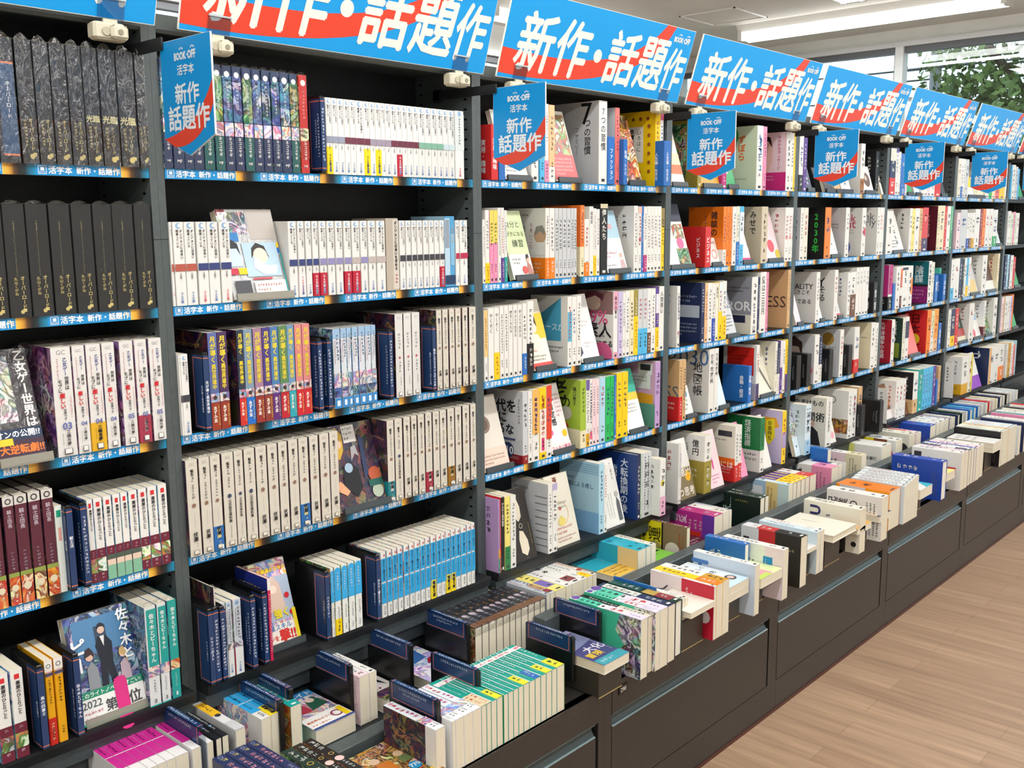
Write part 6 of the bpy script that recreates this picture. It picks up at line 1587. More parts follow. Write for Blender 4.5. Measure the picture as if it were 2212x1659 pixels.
R.G(4.881,4.921,'palegreen',.17)
R.G(4.923,4.954,'pink',.176)
R.G(4.956,4.978,'palegreen',.172)
R.G(4.98,5.029,'white',.17)
R.done()
R=Row(7,2,-.002)
R.G(4.83,4.87,'navy',.184)
R.G(4.872,4.903,'lightblue',.186)
R.G(4.905,4.927,'navy',.184)
R.G(4.929,4.978,'white',.18)
R.G(4.98,5.02,'red',.17)
R.F(5.027,5.132,'green',.18,'face-out blue photo book',[('r',.1,.9,.4,.9,'art:blue')])
R.done()
R=Row(7,3,-.002)
R.G(4.83,4.861,'palepink',.19)
R.G(4.863,4.885,'tan',.19)
R.G(4.887,4.936,'white',.192)
R.G(4.938,4.978,'white',.19)
R.G(4.98,5.011,'lavender',.19)
R.G(5.013,5.035,'orange',.196)
R.F(5.042,5.147,'green',.18,'face-out beige book with dark panel',[('r',.1,.9,.4,.9,'art:brown')])
R.done()
R=Row(7,4,-.002)
R.G(4.83,4.852,'white',.184)
R.G(4.854,4.903,'gold',.186)
R.G(4.905,4.945,'white',.186)
R.G(4.947,4.978,'coral',.17)
R.G(4.98,5.002,'lightblue',.188)
R.done()

# ------------------------------------------------------------------ books in the two bins, spines up or lying flat
class Bin:
    def __init__(s, r): s.r = r; s.z = REAR if r == 5 else FRONT; s.items = []
    def U(s, a, b, sty, yf, h, d, z=None): s.items.append(('U', a, b, sty, yf, h, d, z))
    def P(s, a, b, col, yf, h, d, z=None, **k): s.U(a, b, plain(col, h, **k), yf, h, d, z)
    def L(s, a, b, yf, z, t, h, desc, lf, col='white', yaw=0.0, name='softcover_book', **k):
        key = facestyle(col, h, desc, lf); STY[key]['name'] = name; STY[key].update(k)
        s.items.append(('L', a, b, key, yf, h, t, z, yaw))
    def D(s, x, yf, z, text=None, rows=1, clear=False, h=0.140, d=0.104): s.items.append(('D', x - 0.0053, x + 0.0053, text, yf, z, rows, clear, h, d))
    def R(s, a, b, y0, y1, z0, z1): s.items.append(('R', a, b, y0, y1, z0, z1))
    def done(s):
        cnt = {}; last = {}
        for it in sorted(s.items, key=lambda i: i[1] + i[2]):
            k, a, b = it[:3]; n = min(max(int((a + b) / 2 / W8 + 1.0), 0), NB - 1); lod = 1 if n >= 5 else 0
            c = cnt.setdefault((n, 'B' if k in 'UL' else k), 0) + 1; cnt[(n, 'B' if k in 'UL' else k)] = c
            where = 'in %s of %s' % (ROWN[s.r], BAY[n])
            if k == 'U':
                a = max(a, last.get('x', -9)); b = max(b, a + 0.004); last['x'] = b + 0.0003
                _, _, _, sty, yf, h, d, z = it; st = STY[sty]
                add_book(kind(st, h), fit(st['desc'], ordinal(c), n, ROWN[s.r]), st.get('group') or 'spine-up books ' + where, ('up', sty), st, round(b - a - 0.0003, 4), h, d, place('U', ((a + b) / 2, yf, (z or s.z) + d + 0.0004)), lod)
            elif k == 'L':
                _, _, _, sty, yf, h, t, z, yaw = it; st = STY[sty]
                add_book(kind(st, h), fit(st['desc'], ordinal(c), n, ROWN[s.r]), 'flat books ' + where, sty, st, t, h, round(b - a, 4), place('L', (b, yf, z), 0, yaw, t), lod)
            elif k == 'D':
                _, _, _, text, yf, z, rows, clear, h, d = it
                divider('navy-labelled bin divider, %s divider from left %s' % (ordinal(c), where), place('U', ((a + b) / 2, yf, z)), text, h, d, rows=rows, seed=c + n * 5 + s.r, clear=clear, group='navy bin dividers')
                last['x'] = max(last.get('x', -9), b + 0.0003)
            else: riser('dark riser box, %s riser from left %s' % (ordinal(c), where), a, b, *it[3:])

STY['pinkpb']=dict(col='#e4e0de',h=.149,desc='white pocket paperback with magenta spine panels',name='pocket_paperback',group='magenta pocket paperbacks in the rear bin',sp=[('r',.5,.8,.93,.96,'#c04a5a'),('b',.56,.90,'#c4268a'),('b',.22,.54,'#c4268a'),('g',.6,.88,.5,.34,'#6a1a4a')])
STY['blackpb']=dict(col='#1b1c20',h=.149,desc='black pocket paperback with small white script',name='pocket_paperback',sp=[('g',.2,.96,.5,.4,'#cfd2d6'),('o',.5,.34,.2,'#7fb4dc')])
STY['yellowwhite']=dict(col='#dcdad6',h=.149,desc='thick white pocket paperback with yellow upper spine',name='pocket_paperback',sp=[('b',.52,.94,'#e8b428'),('g',.6,.92,.5,.4,'#5a4a20'),('o',.5,.5,.3,'#3a3a3e'),('b',0,.26,'#c4c2c4')])
STY['navypink']=dict(col='#24305c',h=.149,desc='film-wrapped navy pocket paperback with pink and yellow script',name='pocket_paperback',wrap=1,group='navy pocket paperbacks in the front bin',sp=[('o',.5,.95,.2,'#8a94b4',.6),('g',.78,.92,.5,.6,'#e8d878'),('g',.3,.78,.5,.56,'#e8a0b0'),('g',.05,.25,.5,.4,'#a8b4d0')])
STY['forest']=dict(col='#26382f',h=.149,desc='dark green pocket paperback with white outlined script',name='pocket_paperback',group='dark illustrated paperbacks in the front bin',sp=[('g',.6,.94,.5,.62,'#cfd0c8'),('o',.5,.52,.26,'#b89a4a',.7),('b',.0,.3,'art:green'),('g',.06,.4,.5,.4,'#d8dcd4')],lf=[('r',0,1,0,1,'art:green')])
STY['soot']=dict(col='#2a2420',h=.149,desc='black brown pocket paperback with white outlined script',name='pocket_paperback',group='dark illustrated paperbacks in the front bin',sp=[('g',.6,.94,.5,.62,'#cfd0c8'),('o',.5,.52,.26,'#b89a4a',.7),('o',.5,.36,.42,'#e0c0b8'),('g',.06,.3,.5,.4,'#d8dcd4')],lf=[('r',0,1,0,1,'art:brown')])
STY['whiteband']=dict(col='#dfe2e6',h=.149,desc='pale pocket paperback with pink title and white band',name='pocket_paperback',group='pink-titled pocket paperbacks in the front bin',sp=[('o',.5,.95,.22,'#d8a0a8'),('g',.66,.92,.45,.5,'#c8403a'),('g',.42,.66,.55,.46,'#c0407a'),('b',.2,.36,'art:anime')],lf=[('r',0,1,0,1,'art:dark')],obi=(.19,'#e8e8e6',[('g',.3,.9,.4,.3,'#3a3a40'),('g',.3,.9,.75,.2,'#3a3a40')]))
STY['beigeband']=dict(col='#1a9a88',h=.149,desc='teal pocket paperback with beige and red band',name='pocket_paperback',group='teal pocket paperbacks in the front bin',sp=[('b',.86,.93,'#e6e6e0'),('b',.82,.86,'art:pink'),('g',.4,.8,.5,.4,'#d8ece6')],obi=(.36,'#dcc8a4',[('g',.5,.95,.5,.7,'#d8503a'),('g',.1,.5,.5,.4,'#d8705a')]))
STY['tealpb']=dict(col='#149a88',h=.149,desc='teal pocket paperback with white stripes',name='pocket_paperback',group='teal pocket paperbacks in the front bin',sp=[('r',0,.14,0,1,'#dfe8e4'),('b',.90,.925,'#e6e6e0'),('b',.85,.90,'art:pink'),('b',.82,.85,'#e6e6e0'),('g',.94,.99,.5,.4,'#e0efea'),('g',.40,.80,.56,.42,'#cfe8e0'),('g',.1,.34,.6,.26,'#9fd0c4')])
STY['tealpby']=dict(STY['tealpb'],desc='teal pocket paperback with yellow band',obi=(.30,'#e8da2c',[('g',.1,.9,.5,.7,'#3a6a3a')]))
STY['tealpbb']=dict(STY['tealpb'],desc='teal pocket paperback with blue band',obi=(.30,'#2a6ab4',[('g',.1,.9,.5,.6,'#dfe6f0')]))
STY['magic']=dict(col='#23242c',h=.149,desc='film-wrapped dark pocket paperback with gold and silver script',name='pocket_paperback',wrap=2,group='film-wrapped dark paperbacks in the rear bin',sp=[('o',.5,.95,.24,'#d8c890'),('g',.66,.92,.5,.56,'#8a90a0'),('g',.52,.66,.5,.5,'#c89a4a'),('o',.5,.44,.36,'#d8c4cc'),('b',.0,.16,'#8a5a34'),('g',.14,.40,.5,.5,'#c4c4d4')],lf=[('r',0,1,0,1,'art:brown')])
STY['mint']=dict(col='#e4e2e2',h=.21,desc='mint and white softcover with violet roundel',name='softcover_book',group='mint softcovers in the front bin',sp=[('b',.60,.90,'#54c8a6'),('o',.5,.95,.42,'#6a4a9c'),('g',.5,.88,.5,.56,'#2a2a30'),('b',.0,.5,'#ddd2e4'),('r',.1,.9,.22,.46,'#e8dcdc'),('g',.22,.46,.5,.7,'#cf2a3a'),('g',.04,.2,.5,.3,'#a8a0b0')],lf=[('r',0,1,0,1,'#45bf98'),('p',[(.30,0),(.52,.16),(.38,.34),(.55,.5),(.42,.7),(.56,.86),(.52,1),(0,1),(0,0)],'#45bf98'),('p',[(0,0),(1,0),(1,.28),(.72,.34),(.5,.22),(.3,.36),(0,.3)],'art:bark'),('o',.30,.62,.05,'#b4b4bc'),('o',.62,.8,.03,'#b4b4bc'),('o',.15,.5,.04,'#b4b4bc')])

B=Bin(5)
B.U(-.2048,-.1899,'pinkpb',-.16,.149,.105)
B.U(-.1895,-.1698,'pinkpb',-.16,.149,.105)
B.U(-.1694,-.1536,'pinkpb',-.16,.149,.105)
B.U(-.1532,-.1373,'pinkpb',-.16,.149,.105)
B.U(-.1368,-.1206,'pinkpb',-.16,.149,.105)
B.U(-.1202,-.0967,'pinkpb',-.16,.149,.105)
B.D(-.066,-.158,.56,clear=True)
B.U(-.0895,-.0731,'pinkpb',-.16,.149,.105)
B.U(-.0722,-.0491,'pinkpb',-.16,.149,.105)
B.U(-.0435,-.0322,'blackpb',-.16,.149,.105)
B.U(-.0313,-.018,'blackpb',-.16,.149,.105)
B.U(-.0036,.0159,'yellowwhite',-.16,.149,.105)
B.U(.0502,.0699,'bluepb',-.16,.149,.105)
B.U(.0709,.0915,'bluepby',-.16,.149,.105)
B.D(.092,-.165,.552)
B.D(.134,-.136,.552)
B.P(.1137,.139,'teal',-.16,.149,.105,lf=[('r',0,1,0,1,'art:warm')])
B.L(.165,.262,-.165,.4254,.036,.16,'illustrated novel lying flat with white and yellow band',[('r',0,1,0,1,'art:anime'),('b',.84,1,'#3a86c0'),('h','クリエイト',.05,.95,.91,'#dfe8f0',.03),('p',[(.1,.45),(.2,.7),(.45,.75),(.5,.45)],'#b03a4a'),('p',[(.5,.45),(.6,.72),(.85,.78),(.95,.5)],'#2a5a44'),('o',.3,.68,.1,'#e8ccbc'),('o',.7,.7,.1,'#e8ccbc'),('r',0,1,0,.33,'#ebe8e0'),('h','異世界ものづくり',.05,.7,.2,'#c8542a',.03),('h','ファンタジー',.05,.5,.1,'#c8542a',.03),('o',.75,.18,.13,'#8a3a5a',.7),('r',.84,.97,.05,.3,'#e8c81c'),('r',0,1,0,.04,'#3a4a86')])
B.D(.274,-.142,.552)
B.P(.2778,.304,'white',-.16,.149,.105,obi='palepink',oh=.15)
B.P(.3052,.3234,'white',-.16,.149,.105)
B.L(.345,.408,-.163,.4254,.03,.149,'flat pocket paperback with dark-haired figure on cover',[('r',0,1,0,1,'#d8d2cc'),('p',[(.1,.3),(.15,.7),(.4,.9),(.75,.8),(.85,.4),(.6,.6),(.3,.6)],'#2c2a38'),('o',.5,.58,.2,'#e4c8b8'),('r',0,1,0,.3,'art:dark'),('q',.05,.95,.3,.42,1,'#a83a4a')],name='pocket_paperback')
B.D(.4205,-.16,.552)
B.L(.47,.575,-.163,.4254,.026,.165,'violet and white illustrated book lying flat',[('r',0,1,0,1,'art:violet'),('p',[(.05,.72),(.15,.95),(.45,.92),(.4,.7)],'#d8b86a'),('p',[(.35,.55),(.45,.85),(.8,.9),(.75,.6)],'#3a6aa8'),('p',[(.55,.42),(.7,.55),(.95,.6),(.9,.48)],'#9a2438'),('p',[(.1,0),(.2,.28),(.6,.32),(1,.2),(1,0)],'#e6e2ea'),('q',.5,.95,.04,.12,1,'#6a4a9c')])
B.D(.59,-.16,.545,rows=2)
B.U(.6038,.6261,'magic',-.166,.149,.105)
B.U(.6261,.6488,'magic',-.166,.149,.105)
B.U(.6488,.6734,'magic',-.166,.149,.105)
B.U(.6734,.6968,'magic',-.166,.149,.105)
B.U(.6968,.7189,'magic',-.166,.149,.105)
B.U(.7189,.7389,'magic',-.166,.149,.105)
B.U(.7389,.7592,'magic',-.166,.149,.105)
B.U(.7592,.7833,'magic',-.166,.149,.105)
B.U(.7833,.8056,'magic',-.166,.149,.105)
B.U(.8056,.8276,'magic',-.166,.149,.105)
B.U(.8276,.8465,'magic',-.166,.149,.105)
B.P(.8517,.8647,'silver',-.166,.173,.112,lf=[('o',.35,.1,.05,'#1c1c1e')])
B.P(.8656,.8831,'palegrey',-.166,.173,.112,extra=[('b',.18,.45,'#b8906a'),('r',0,1,.04,.16,'#8a2a34')])
B.P(.8849,.9241,'paleyellow',-.166,.173,.112,extra=[('r',.1,.9,.18,.45,'#7a6ab0')])
B.P(.9268,.9496,'white',-.166,.173,.112)
B.P(.9514,.9923,'white',-.166,.173,.112,extra=[('r',.1,.9,.1,.28,'#7a2a34')])
B.P(.9942,1.0121,'white',-.166,.173,.112)
B.P(1.0131,1.0322,'white',-.166,.173,.112,obi='yellow',oh=.22)
B.P(1.0341,1.0496,'offwhite',-.166,.173,.112,extra=[('o',.5,.3,.5,'#b4302a')])
B.R(1.15,1.245,-.16,-.02,.425,.482)
B.L(1.143,1.247,-.162,.4822,.016,.165,'flat turquoise book with yellow lower band',[('r',0,1,0,1,'#2fa4b8'),('b',0,.42,'#e2b84a'),('q',.1,.9,.06,.36,3,'#a8602a'),('g',.6,.9,.8,.06,'#d8ecf0')])
B.P(1.2312,1.2692,'aqua',-.166,.176,.125,lf=[('r',0,1,0,.38,'#e3c98e'),('p',[(.1,0),(.2,.14),(.34,.3),(.42,.28),(.4,.1),(.34,0)],'#c07a5a'),('o',.55,.5,.03,'#dfe8ea'),('g',.7,.95,.2,.05,'#1a5a6a')])
B.P(1.2703,1.2935,'aqua',-.166,.176,.125,cov='white')
B.P(1.2946,1.317,'ivory',-.166,.176,.125)
B.R(1.362,1.445,-.16,-.02,.425,.47)
B.L(1.358,1.448,-.162,.4702,.014,.16,'flat lime green book with dark trees',[('r',0,1,0,1,'#7fc24a'),('p',[(.1,.3),(.3,.7),(.5,.3)],'#1f2a1c'),('p',[(.5,.4),(.7,.8),(.9,.4)],'#1f2a1c')])
B.P(1.4738,1.491,'brown',-.166,.182,.13,cov='yellow',lf=[('r',0,1,.46,1,'#dfcb1c'),('r',0,1,0,.46,'#8a6f54'),('t','金運',.48,.98,.7,.42,'#3a3214',.012),('o',.35,.6,.2,'#a89a5a'),('o',.4,.26,.2,'#dcd4c4'),('q',.1,.9,.04,.16,2,'#c8502a'),('b',.44,.47,'#1c1a18')])
B.R(1.545,1.615,-.16,-.02,.425,.47)
B.L(1.535,1.62,-.162,.4702,.014,.16,'flat maroon book with white lettering',[('r',0,1,0,1,'#5c2434'),('q',.1,.9,.5,.9,3,'#dcd4d4'),('q',.1,.9,.1,.3,2,'#dcd4d4')])
B.P(1.6234,1.674,'magenta',-.166,.182,.13,lf=[('r',0,1,0,1,'#b4308a'),('r',0,1,0,.22,'#6a3aa0'),('t','魂の愛',.52,.98,.8,.24,'#ecdce8',.01),('r',.08,.55,.25,.75,'#c8341c'),('r',0,.04,.2,.8,'#e0b84a'),('r',.08,.55,.745,.765,'#e0b84a'),('q',.6,.9,.2,.5,3,'#e4c8dc')])
B.P(1.6753,1.7093,'white',-.166,.182,.13,obi='offwhite')
B.P(1.7107,1.7259,'palegrey',-.166,.182,.13)
B.R(1.718,1.77,-.16,-.02,.425,.47)
B.L(1.708,1.78,-.162,.4702,.012,.15,'flat brown illustrated book',[('r',0,1,0,1,'art:brown')])
B.P(1.9051,1.9323,'darkgreen',-.166,.182,.125,lf=[('r',0,1,0,1,'#16261f'),('h','ン',.3,.6,.85,'#b4ccc4',0),('h','教え',.2,.7,.66,'#b4ccc4',0),('g',.2,.5,.85,.06,'#b4a44a'),('r',.1,.9,.58,.585,'#b4ccc4')])
B.P(1.9354,1.9599,'darkgreen',-.166,.182,.125)
B.R(1.915,1.985,-.16,-.02,.425,.47)
B.L(1.905,1.99,-.162,.4702,.012,.16,'flat white book with red and yellow stripes',[('r',.2,.26,0,1,'#c8402a'),('r',.5,.56,0,1,'#e0b82a'),('r',.74,.8,0,1,'#c8402a')])
B.P(2.0964,2.1261,'paleblue',-.166,.182,.13,lf=[('r',0,1,0,.22,'#c4dcd8'),('r',0,1,.22,.46,'#e3cf8a'),('r',0,1,.46,1,'#a4c4dc'),('r',.35,.85,.52,.95,'#dfe4e6'),('r',.55,.8,.84,.93,'#3a3a40'),('q',.3,.9,.24,.44,3,'#c06a4a')],extra=[('b',.7,1,'#e3d878')])
B.P(2.1277,2.1545,'purple',-.166,.182,.13,obi='yellow',oh=.36,extra=[('r',.3,.7,.4,.95,'#d8b84a')])
B.P(2.1562,2.185,'purple',-.166,.182,.13,obi='yellow',oh=.36,extra=[('r',.3,.7,.4,.95,'#d8b84a')])
B.P(2.1867,2.2159,'purple',-.166,.182,.13,obi='yellow',oh=.36,extra=[('r',.3,.7,.4,.95,'#d8b84a')])
B.P(2.2176,2.2489,'purple',-.166,.182,.13,obi='yellow',oh=.36,extra=[('r',.3,.7,.4,.95,'#d8b84a')])
B.P(2.2525,2.2985,'white',-.166,.182,.13,obi='red',oh=.3)
B.L(2.19,2.3,-.162,.47,.014,.16,'flat white and teal book',[('q',.1,.9,.4,.9,4,'#33353c'),('b',0,.2,'#2a9ab4')])
B.R(2.2,2.29,-.16,-.02,.425,.4698)
B.P(2.4239,2.4812,'white',-.166,.182,.125,obi='pink',oh=.42,lf=[('h','の本',.2,.9,.7,'#44464a',.01),('o',.8,.8,.1,'#e0a040'),('b',.94,1,'#e0a890')])
B.P(2.4831,2.5084,'white',-.166,.182,.125,extra=[('b',.2,.6,'#2f3f8c')])
B.P(2.5103,2.5358,'white',-.166,.182,.125)
B.P(2.4992,2.5378,'blue',-.11,.14,.125,.47,lf=[('g',.4,.7,.6,.2,'#dfe6f0')])
B.P(2.6821,2.7243,'white',-.166,.182,.125,cov='palepink',obi='cream',oh=.35)
B.P(2.8685,2.9646,'white',-.166,.182,.125,lf=[('r',0,1,.6,1,'#d8d878'),('p',[(.3,.66),(.5,.95),(.6,.9),(.5,.64)],'#c8803a'),('t','バナナの魅力',.1,.58,.6,.28,'#3a3a3e',.02)])
B.P(3.0116,3.0787,'white',-.166,.182,.125,lf=[('r',0,1,.5,1,'#e8d41c'),('r',0,1,.2,.5,'#7a4a2a'),('o',.5,.22,.25,'#d87a8a'),('t','夢メン',.55,.98,.6,.24,'#2a5a2a',.03)])
B.P(3.1521,3.2126,'ivory',-.166,.182,.128,lf=[('t','お金の話',.2,.9,.7,.24,'#2a9aa8',.03),('o',.5,.16,.2,'#2c2c2e')])
B.P(3.2291,3.2809,'palepink',-.166,.182,.12,extra=[('r',.2,.8,.3,.9,'#c8504a')])
B.P(3.3864,3.452,'royal',-.166,.182,.125)
B.P(3.4576,3.4967,'white',-.166,.182,.125)
B.P(3.5023,3.5534,'white',-.166,.182,.125)
B.P(3.5591,3.6112,'white',-.166,.182,.125)
B.P(3.6171,3.6702,'offwhite',-.166,.182,.125)
B.P(3.62,3.64,'purple',-.166,.182,.122)
B.P(3.675,3.691,'white',-.166,.182,.122)
B.P(3.73,3.75,'navy',-.166,.182,.122)
B.P(3.785,3.805,'darkgreen',-.166,.182,.122)
B.P(3.84,3.858,'white',-.166,.182,.122)
B.P(3.895,3.921,'blue',-.166,.182,.122)
B.P(3.95,3.972,'skyblue',-.166,.182,.122)
B.P(4.005,4.025,'blue',-.166,.182,.122)
B.P(4.06,4.08,'white',-.166,.182,.122)
B.P(4.115,4.145,'palegrey',-.166,.182,.122)
B.P(4.17,4.188,'red',-.166,.182,.122)
B.P(4.225,4.249,'white',-.166,.182,.122)
B.P(4.28,4.3,'cream',-.166,.182,.122)
B.P(4.335,4.365,'navy',-.166,.182,.122)
B.P(4.39,4.41,'white',-.166,.182,.122)
B.P(4.445,4.465,'black',-.166,.182,.122)
B.P(4.5,4.53,'white',-.166,.182,.122)
B.P(4.555,4.575,'paleblue',-.166,.182,.122)
B.P(4.61,4.63,'white',-.166,.182,.122)
B.done()
B=Bin(6)
B.U(-.0878,-.0648,'navypink',-.37,.149,.105,.43)
B.U(-.0639,-.044,'navypink',-.37,.149,.105,.43)
B.U(-.0431,-.0229,'navypink',-.37,.149,.105,.43)
B.U(-.022,-.0033,'navypink',-.37,.149,.105,.43)
B.U(.0473,.0722,'forest',-.37,.149,.105)
B.U(.0732,.0926,'soot',-.37,.149,.105)
B.U(.0946,.1153,'soot',-.37,.149,.105)
B.L(.19,.3,-.385,.3854,.026,.165,'flat dark illustrated novel with round blue price sticker',[('r',0,1,0,1,'art:brown'),('q',.05,.6,.8,.95,2,'#c9c4b4'),('o',.3,.72,.1,'#d8b89a'),('p',[(.15,.45),(.25,.65),(.5,.62),(.5,.42)],'#c8742a'),('o',.76,.66,.09,'#d8b894'),('p',[(.62,.45),(.68,.6),(.9,.6),(.95,.45)],'#6a7a4a'),('o',.45,.8,.06,'#8a6a2a',.7),('o',.72,.32,.12,'#2a96cc'),('h','770',.62,.82,.33,'#e8f0f4',.03),('r',.1,.9,.05,.14,'#e8c01c'),('q',.14,.86,.06,.13,1,'#3a2a1a')])
B.D(.322,-.345,.525,rows=2)
B.U(.2845,.3085,'whiteband',-.374,.149,.105)
B.U(.3085,.3366,'whiteband',-.374,.149,.105)
B.U(.3366,.359,'whiteband',-.374,.149,.105)
B.U(.359,.3844,'whiteband',-.374,.149,.105)
B.U(.3844,.4064,'whiteband',-.374,.149,.105)
B.D(.4665,-.312,.525)
B.U(.4077,.4222,'beigeband',-.374,.149,.105)
B.U(.4222,.4354,'beigeband',-.374,.149,.105)
B.U(.4354,.4515,'tealpb',-.374,.149,.105)
B.U(.4515,.4686,'tealpby',-.374,.149,.105)
B.U(.4686,.4856,'tealpb',-.374,.149,.105)
B.U(.4856,.5009,'tealpb',-.374,.149,.105)
B.U(.5009,.5164,'tealpb',-.374,.149,.105)
B.U(.5164,.532,'tealpb',-.374,.149,.105)
B.U(.532,.55,'tealpby',-.374,.149,.105)
B.U(.55,.5682,'tealpb',-.374,.149,.105)
B.U(.5682,.5859,'tealpbb',-.374,.149,.105)
B.U(.5859,.6039,'tealpb',-.374,.149,.105)
B.U(.6039,.622,'tealpby',-.374,.149,.105)
B.U(.622,.6389,'tealpb',-.374,.149,.105)
B.U(.6389,.6638,'tealpby',-.374,.149,.105)
B.D(.7405,-.3395,.515)
B.R(.752,.838,-.4,-.225,.385,.445)
B.L(.752,.844,-.415,.4452,.022,.182,'flat purple cityscape novel with teal lower edge',[('r',0,1,0,1,'art:violet'),('r',0,1,.16,.9,'#4a4a7c'),('p',[(0,.5),(.3,.9),(.7,.7),(1,.95),(1,.6),(.5,.55)],'#7f86a8'),('h','大化',.3,.95,.42,'#d8d4dc',.03),('h','冒険',.1,.6,.28,'#d8b84a',.03),('b',0,.16,'#3f9aa8'),('q',.1,.9,.03,.14,1,'#c8e4e8'),('g',.2,.8,.9,.06,'#dcdce4')])
B.D(.858,-.325,.535)
B.U(.8853,.911,'mint',-.418,.21,.145)
B.P(.9238,.9435,'black',-.41,.2,.138,obi='offwhite',oh=.45)
B.U(.9325,.9619,'mint',-.418,.21,.145)
B.U(.9628,.9947,'mint',-.418,.21,.145)
B.P(1.0003,1.031,'navy',-.415,.21,.143,extra=[('r',.1,.9,.45,.95,'#d8dcd0'),('g',.48,.92,.5,.6,'#1f3a5a'),('g',.1,.36,.5,.5,'#c4d0dc')])
B.P(1.0366,1.0659,'darkgreen',-.412,.2,.142,hard=1,extra=[('b',.1,.32,'#8a2a34'),('b',.32,.5,'#b89a4a'),('b',.55,1,'#23504a')])
B.P(1.0861,1.0974,'offwhite',-.4,.19,.132)
B.P(1.0986,1.1121,'white',-.4,.188,.13)
B.P(1.048,1.068,'blue',-.335,.128,.15,hard=1,extra=[('b',.5,.9,'#2a4a9c'),('b',.1,.4,'#3a9ad0')])
B.R(1.074,1.175,-.405,-.23,.385,.462)
B.L(1.07,1.178,-.39,.4622,.016,.182,'flat white book with hand-drawn black title under a notebook',[('r',0,1,0,1,'#dedcd8'),('h','月人',.3,.8,.86,'#2a2a2e',.01),('h','自然に組み',.2,.9,.7,'#2a2a2e',0),('h','出ていくか',.2,.9,.56,'#2a2a2e',0),('o',.2,.9,.1,'#c82a44'),('o',.8,.8,.1,'#c82a44')])
B.L(1.075,1.185,-.432,.4784,.014,.125,'plain cream notebook lying flat on a white book',[('r',0,1,0,1,'#e6e0d2')],col='ivory')
B.P(1.1861,1.1982,'white',-.428,.19,.142,lf=[('r',0,1,.5,1,'#e4d4d0'),('r',0,1,0,.5,'#c01f38'),('h','月人',.3,.8,.8,'#44464a',.01),('q',.2,.9,.3,.45,2,'#ecd4d4'),('o',.4,.14,.12,'#e0d8dc')])
B.P(1.1993,1.2284,'yellow',-.428,.19,.142,obi='orange',oh=.34,lf=[('t','藤川徳美',.4,.95,.8,.14,'#a8901a',.02),('o',.3,.3,.2,'#e8641c')])
B.P(1.2295,1.2602,'white',-.428,.19,.142,obi='gold',oh=.34)
B.R(1.268,1.375,-.395,-.23,.385,.452)
B.L(1.262,1.385,-.415,.4522,.02,.188,'lower flat white book of a stack of two',[('r',0,1,0,1,'#dfe4e6')])
B.L(1.262,1.385,-.415,.4724,.02,.188,'pale blue flat book with black title and round portrait',[('r',0,1,0,1,'#dfe6ea'),('b',0,.26,'#c4dce8'),('h','身体を正しく',.1,.9,.72,'#3a3c40',.01),('h','ゆるめ方',.25,.85,.5,'#3a3c40',.01),('o',.75,.2,.13,'#4a3a3a'),('o',.75,.2,.08,'#d8b8a8'),('q',.1,.9,.85,.95,1,'#77808a'),('q',.1,.5,.06,.2,2,'#55606a')])
B.P(1.3938,1.4187,'white',-.428,.19,.14,lf=[('r',0,1,0,1,'#c9d6e4'),('h','H',.55,.85,.9,'#4a7ab8',.03),('q',.1,.7,.3,.6,1,'#a8b4c4'),('o',.35,.5,.08,'#e0a0a8'),('r',.2,.42,.3,.42,'#7fb0a8')])
B.R(1.425,1.52,-.385,-.22,.385,.455)
B.L(1.42,1.54,-.432,.4552,.026,.188,'flat lime and pink book with black brush title',[('r',0,1,0,1,'#dce8a8'),('b',.62,1,'#bcd85a'),('r',0,.6,.02,.36,'#e89aa8'),('r',0,.5,0,.1,'#bcd05a'),('h','すごい',.15,.9,.62,'#2a2c2c',.015),('q',.1,.8,.42,.52,1,'#55585a')])
B.P(1.5432,1.573,'white',-.432,.19,.146,lf=[('r',0,1,0,1,'#e0e6d8'),('r',0,1,0,.3,'#e4d4d8'),('t','1秒で',.46,.92,.62,.26,'#2a2c2c',.015),('r',.3,.8,.17,.32,'#1a86c0'),('q',.35,.78,.18,.31,2,'#dfeef4')])
B.P(1.662,1.7024,'black',-.425,.19,.15,lf=[('r',0,1,.42,1,'#d0d4d4'),('r',.6,1,.42,.7,'#c02a2c'),('r',.45,.8,.86,.96,'#33353a'),('r',0,1,0,.42,'#2a2820'),('g',.1,.4,.7,.06,'#b4a878')],extra=[('b',.45,.75,'#c02a2c'),('b',.75,1,'#d8d8d8')])
B.P(1.505,1.53,'blue',-.335,.128,.15,hard=1)
B.P(1.7981,1.8196,'paleblue',-.41,.19,.13)
B.P(1.8226,1.8444,'white',-.41,.19,.13)
B.L(1.69,1.8,-.41,.4652,.012,.19,'flat black and white lettered book',[('q',.05,.95,.05,.5,4,'#2a2a2e'),('q',.05,.95,.6,.95,3,'#2a2a2e')])
B.R(1.7,1.795,-.39,-.22,.385,.465)
B.R(1.875,1.98,-.4,-.23,.385,.47)
B.L(1.865,2.03,-.43,.4704,.022,.188,'cream hardcover lying flat without jacket',[('g',.5,.8,.6,.05,'#b4a894')],col='ivory',hard=1,name='hardcover_book')
B.P(2.0579,2.1,'ivory',-.43,.19,.145,lf=[('h','MU',.45,.9,.8,'#2c2a5c',.04),('q',.4,.9,.5,.62,1,'#2c2a5c'),('q',.1,.45,.3,.8,3,'#77787c'),('o',.2,.1,.06,'#2a2a2e')])
B.R(2.055,2.125,-.385,-.22,.385,.452)
B.L(2.04,2.145,-.43,.4522,.02,.188,'flat white and orange book with black print',[('r',0,1,0,.4,'#e8a83a'),('q',.1,.9,.45,.95,4,'#2a2a2e')])
